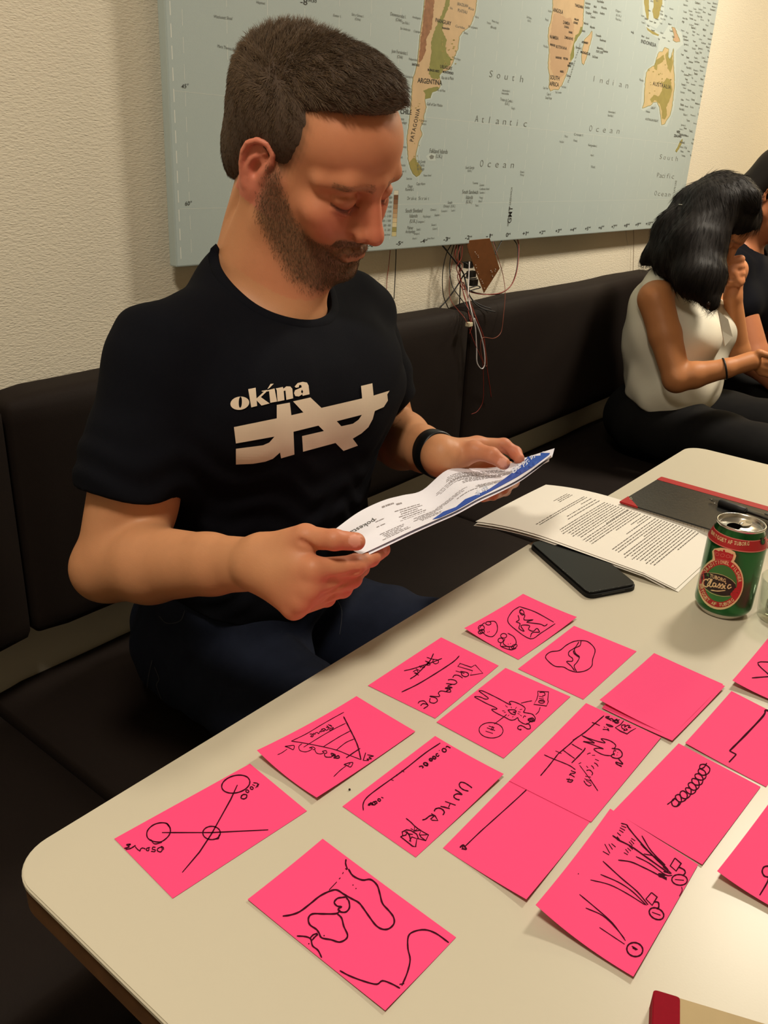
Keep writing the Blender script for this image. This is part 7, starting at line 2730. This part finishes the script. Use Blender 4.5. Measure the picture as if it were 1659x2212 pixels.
fh = Field()
fh.frame(WHF)
fh.ell((0, -14, 60), (82, 102, 80), 4)
fh.ell((0, -50, 20), (70, 60, 80), 20)
fh.ell((0, 40, 78), (66, 50, 44), 20)
fh.ell((0, 102, 10), (62, 58, 88), 6, 's')
fh.frame(None)


def hc(pts, rs, k=.03):
    P = [K3(*q) for q in pts]
    fh.chain(P, rs, k)
    for i in range(len(P) - 1):
        fh.ops[-1 - i] = (fh.ops[-1 - i][0], k, 'u', None)


hc([(1498, 455, 2.33), (1455, 515, 2.28), (1408, 552, 2.25), (1388, 566, 2.24)], [.060, .046, .020, .006])
hc([(1530, 445, 2.28), (1495, 530, 2.21), (1500, 600, 2.165), (1538, 662, 2.16)], [.056, .056, .044, .010])
hc([(1565, 440, 2.27), (1538, 520, 2.235), (1532, 600, 2.19), (1540, 645, 2.17)], [.036, .032, .036, .014])
hc([(1460, 500, 2.27), (1450, 560, 2.22), (1480, 590, 2.19)], [.055, .040, .03])
hc([(1600, 412, 2.31), (1620, 428, 2.30), (1634, 448, 2.30)], [.032, .020, .006])
fh.add(lambda P: .0006 * np.sin(P[:, 0] * 260 + P[:, 1] * 190 + 5 * np.sin(P[:, 2] * 9)) + .0005 * np.sin(P[:, 1] * 420 - P[:, 0] * 200 + 3 * np.sin(P[:, 2] * 14)), 0, 'd')
wh_o, wHV, wHF = field_obj('hair', fh, (2.03, .62, .84), (2.52, 1.06, 1.28), .0036, M_dhair, wom, 1)
P, N_ = surface_samples(wHV, wHF, 7000, rng)
cw = np.array([2.3, .84, 1.02])
N_ *= np.sign((N_ * (P - cw)).sum(1))[:, None]
dd = np.tile(np.array([-.12, .12, -1.0]), (len(P), 1))
up_ = (P[:, 2] > 1.13)[:, None]
dd = np.where(up_, nrm_(P - np.array([2.33, .86, 1.22])) * np.array([1, 1, .4]) + np.array([0, 0, -.5]), dd)
dd = nrm_(dd - N_ * (dd * N_).sum(1)[:, None] + N_ * .03 + rng.normal(0, .025, dd.shape))
so = strands('hair_strands', P, dd, .02 + .02 * rng.random(len(P)), np.full(len(P), .00035), -N_ * .08, M_dhair, wh_o)
so['kind'] = 'stuff'
rr_ = lathe('hair_clip', [(0.006, 0), (0.008, .001), (0.006, .002)], M_solder, wom, 16, tuple(K3(1472, 443, 2.25)))

fbz = Field()
fbz.ell((2.33, .862, .80), (.168, .100, .155), .04)
fbz.ell((2.33, .820, .66), (.162, .112, .10), .05)
fbz.ell((2.33, .860, .885), (.150, .088, .070), .04)
fbz.ell((2.262, .770, .812), (.080, .080, .072), .05)
fbz.ell((2.405, .770, .812), (.080, .080, .072), .05)
fbz.cone((2.27, .790, .72), (2.27, .80, .66), .085, .09, .05)
fbz.cone((2.39, .790, .72), (2.39, .80, .66), .085, .09, .05)
fbz.cone((2.20, .862, .925), (2.28, .875, .945), .030, .034, .03)
fbz.cone((2.46, .862, .925), (2.38, .875, .945), .030, .034, .03)
fbz.add(lambda P: .003 * np.sin(P[:, 1] * 48 + P[:, 2] * 38 + 3 * np.sin(P[:, 0] * 20)) * np.clip((.80 - P[:, 2]) / .1, 0, 1) + .0015 * np.sin(P[:, 1] * 70 - P[:, 2] * 55), 0, 'd')
fbz.ell((2.33, .80, 1.005), (.105, .12, .085), .01, 's')
fbz.ell(tuple(wSR + (-.030, .002, -.012)), (.050, .052, .078), .006, 's')
fbz.ell(tuple(wSL + (.030, .002, -.012)), (.050, .052, .078), .006, 's')
fbz.cone(wSR + (wER - wSR) * .2, wER, .043, .037, .004, 's')
fbz.plane((2.33, .80, .605), (0, .28, -1.0), .006)
field_obj('blouse', fbz, (2.10, .62, .54), (2.56, 1.03, 1.0), .0042, M_blouse, wom, 1)
# hanging tie of the blouse
q = [K3(1552, 672, 2.20), K3(1573, 690, 2.205), K3(1583, 728, 2.21), K3(1566, 748, 2.20), K3(1560, 715, 2.20)]
bm = bmesh.new()
A_ = [bm.verts.new(p) for p in q]
B_ = [bm.verts.new(p + np.array([.003, .003, 0])) for p in q]
bm.faces.new(A_)
bm.faces.new(B_[::-1])
for i in range(5):
    bm.faces.new((A_[i], B_[i], B_[(i + 1) % 5], A_[(i + 1) % 5]))
bmesh.ops.recalc_face_normals(bm, faces=bm.faces[:])
bm_obj('blouse_tie', bm, M_blouse, wom)
pd = K3(1533, 656, 2.155)
bm = bmesh.new()
bmesh.ops.create_uvsphere(bm, u_segments=16, v_segments=10, radius=.014, matrix=Matrix.Translation(pd) @ Matrix.Diagonal((1, .5, 1, 1)))
bm_obj('pendant', bm, mat('amber_pendant', srgb(46, 26, 18), .2, spec=.7), wom, True)
ft = Field()
ft.ell((2.33, .85, .56), (.165, .135, .110), .03)
ft.cone((2.25, .80, .560), (2.20, .42, .560), .088, .070, .04)
ft.cone((2.42, .80, .560), (2.50, .42, .560), .088, .070, .04)
ft.cone((2.20, .42, .55), (2.22, .42, .08), .068, .045, .02)
ft.cone((2.50, .42, .55), (2.48, .42, .08), .068, .045, .02)
ft.add(lambda P: .003 * np.sin(P[:, 1] * 55 + P[:, 0] * 40), 0, 'd')
field_obj('trousers', ft, (2.05, .3, .02), (2.65, 1.06, .72), .009, M_trouser, wom, 1)
for sx in (2.22, 2.48):
    fz = Field()
    fz.cone((sx, .45, .045), (sx, .27, .036), .038, .030, .02)
    fz.plane((sx, .42, .002), (0, 0, -1), .004)
    field_obj('shoe', fz, (sx - .08, .2, -.03), (sx + .08, .54, .12), .007, M_shoe, wom, 1)
ax_ = (wWR - wER) / np.linalg.norm(wWR - wER)
s1 = np.cross(ax_, (0, 0, 1.0))
s1 /= np.linalg.norm(s1)
s2 = np.cross(ax_, s1)
bc = K3(1565, 797, 2.186)
V, F = tube_geo([tuple(bc + (s1 * math.cos(a) + s2 * math.sin(a)) * .0258) for a in [2 * math.pi * k / 36 for k in range(37)]], .0024, 8, cap=False)
link('bracelet', np_mesh('bracelet', V, F), M_band, wom)

# ================================================================== THE PERSON BEYOND HER
p2 = empty('person', (2.86, 0.85, 0.46))
tag(p2, 'person in a dark t-shirt with black hair beyond the woman, cut by the picture edge', 'person')
PHR = head_rot(12, 38, 0)
PHT = np.array([2.86, .80, 1.135])
PHF = (PHR, PHT, .00096)
fp = Field()
build_head(fp, PHF)
nb2 = np.array([2.86, .87, .985])
pSR, pSL = np.array([2.675, .84, .935]), np.array([3.05, .84, .935])
pER = K3(1628, 775, 2.63)
pWR = K3(1672, 822, 2.66)
fp.cone(PHT + (0, .03, -.02), nb2, .055, .06, .03)
fp.ell((2.86, .87, .80), (.16, .10, .2), .04)
fp.cone(pSR, nb2 + (0, 0, -.03), .045, .05, .03)
fp.cone(pSL, nb2 + (0, 0, -.03), .045, .05, .03)
fp.cone(pSR, pER, .052, .046, .02)
fp.cone(pER, pWR, .045, .030, .015)
fp.cone(pWR, K3(1690, 815, 2.68), .027, .03, .01)
for i in range(4):
    fp.chain([K3(1688, 800 + i * 9, 2.68), K3(1704, 806 + i * 9, 2.685), K3(1712, 816 + i * 9, 2.69)], [.011, .009, .008], .004)
pEL = np.array([3.06, .74, .70])
fp.cone(pSL, pEL, .050, .043, .02)
fp.cone(pEL, np.array([2.93, .56, .74]), .042, .028, .015)
fp.ell((2.92, .54, .745), (.035, .04, .025), .015)


def pcol(V):
    return np.tile(lin(178, 112, 76), (len(V), 1))


field_obj('body', fp, (2.42, .42, .52), (3.2, 1.03, 1.32), .0048, M_skin2, p2, 1, pcol)
fq = Field()
fq.frame(PHF)
fq.ell((0, -20, 62), (92, 108, 86), 4)
fq.ell((0, -60, -10), (84, 62, 100), 24)
fq.ell((0, 42, 84), (72, 52, 46), 20)
fq.ell((0, 104, -4), (60, 52, 76), 10, 's')
fq.frame(None)
field_obj('hair', fq, (2.66, .6, .86), (3.06, 1.06, 1.34), .0052, M_dhair, p2, 1)
ftt = Field()
ftt.ell((2.86, .885, .80), (.185, .118, .19), .04)
ftt.ell((2.86, .86, .64), (.18, .14, .11), .05)
ftt.cone(pSR, nb2 + (0, 0, -.035), .062, .066, .04)
ftt.cone(pSL, nb2 + (0, 0, -.035), .062, .066, .04)
ftt.cone(pSR, pSR + (pER - pSR) * .42, .066, .064, .03)
ftt.cone(pSL, pSL + (pEL - pSL) * .42, .066, .064, .03)
ftt.ell((2.80, .79, .84), (.13, .09, .12), .05)
ftt.add(lambda P: .003 * np.sin(P[:, 1] * 45 + P[:, 2] * 40), 0, 'd')
ftt.cone(nb2 + (0, -.02, -.02), nb2 + (0, -.05, .12), .055, .07, .004, 's')
field_obj('t_shirt', ftt, (2.42, .6, .54), (3.2, 1.03, 1.06), .0060, M_shirt, p2, 1)
fu = Field()
fu.ell((2.86, .86, .56), (.19, .15, .115), .03)
for s, sx in ((-1, 2.70), (1, 3.0)):
    fu.cone((2.86 + s * .09, .84, .555), (sx, .42, .56), .098, .070, .04)
    fu.cone((sx, .42, .55), (sx, .42, .06), .066, .046, .02)
field_obj('trousers', fu, (2.55, .3, .01), (3.2, 1.06, .72), .010, M_trouser, p2, 1)

for o_ in bpy.data.objects:          # print too fine to take apart piece by piece
    if o_.name.split('.')[0] in ('shallow_water', 'country_lettering', 'place_lettering', 'ocean_lettering', 'coastline', 'relief_spots', 'graticule', 'height_key_lines', 'printed_text', 'small_print',
                                 'worn_specks', 'page_marks'):
        o_['kind'] = 'stuff'
drop_type_source()
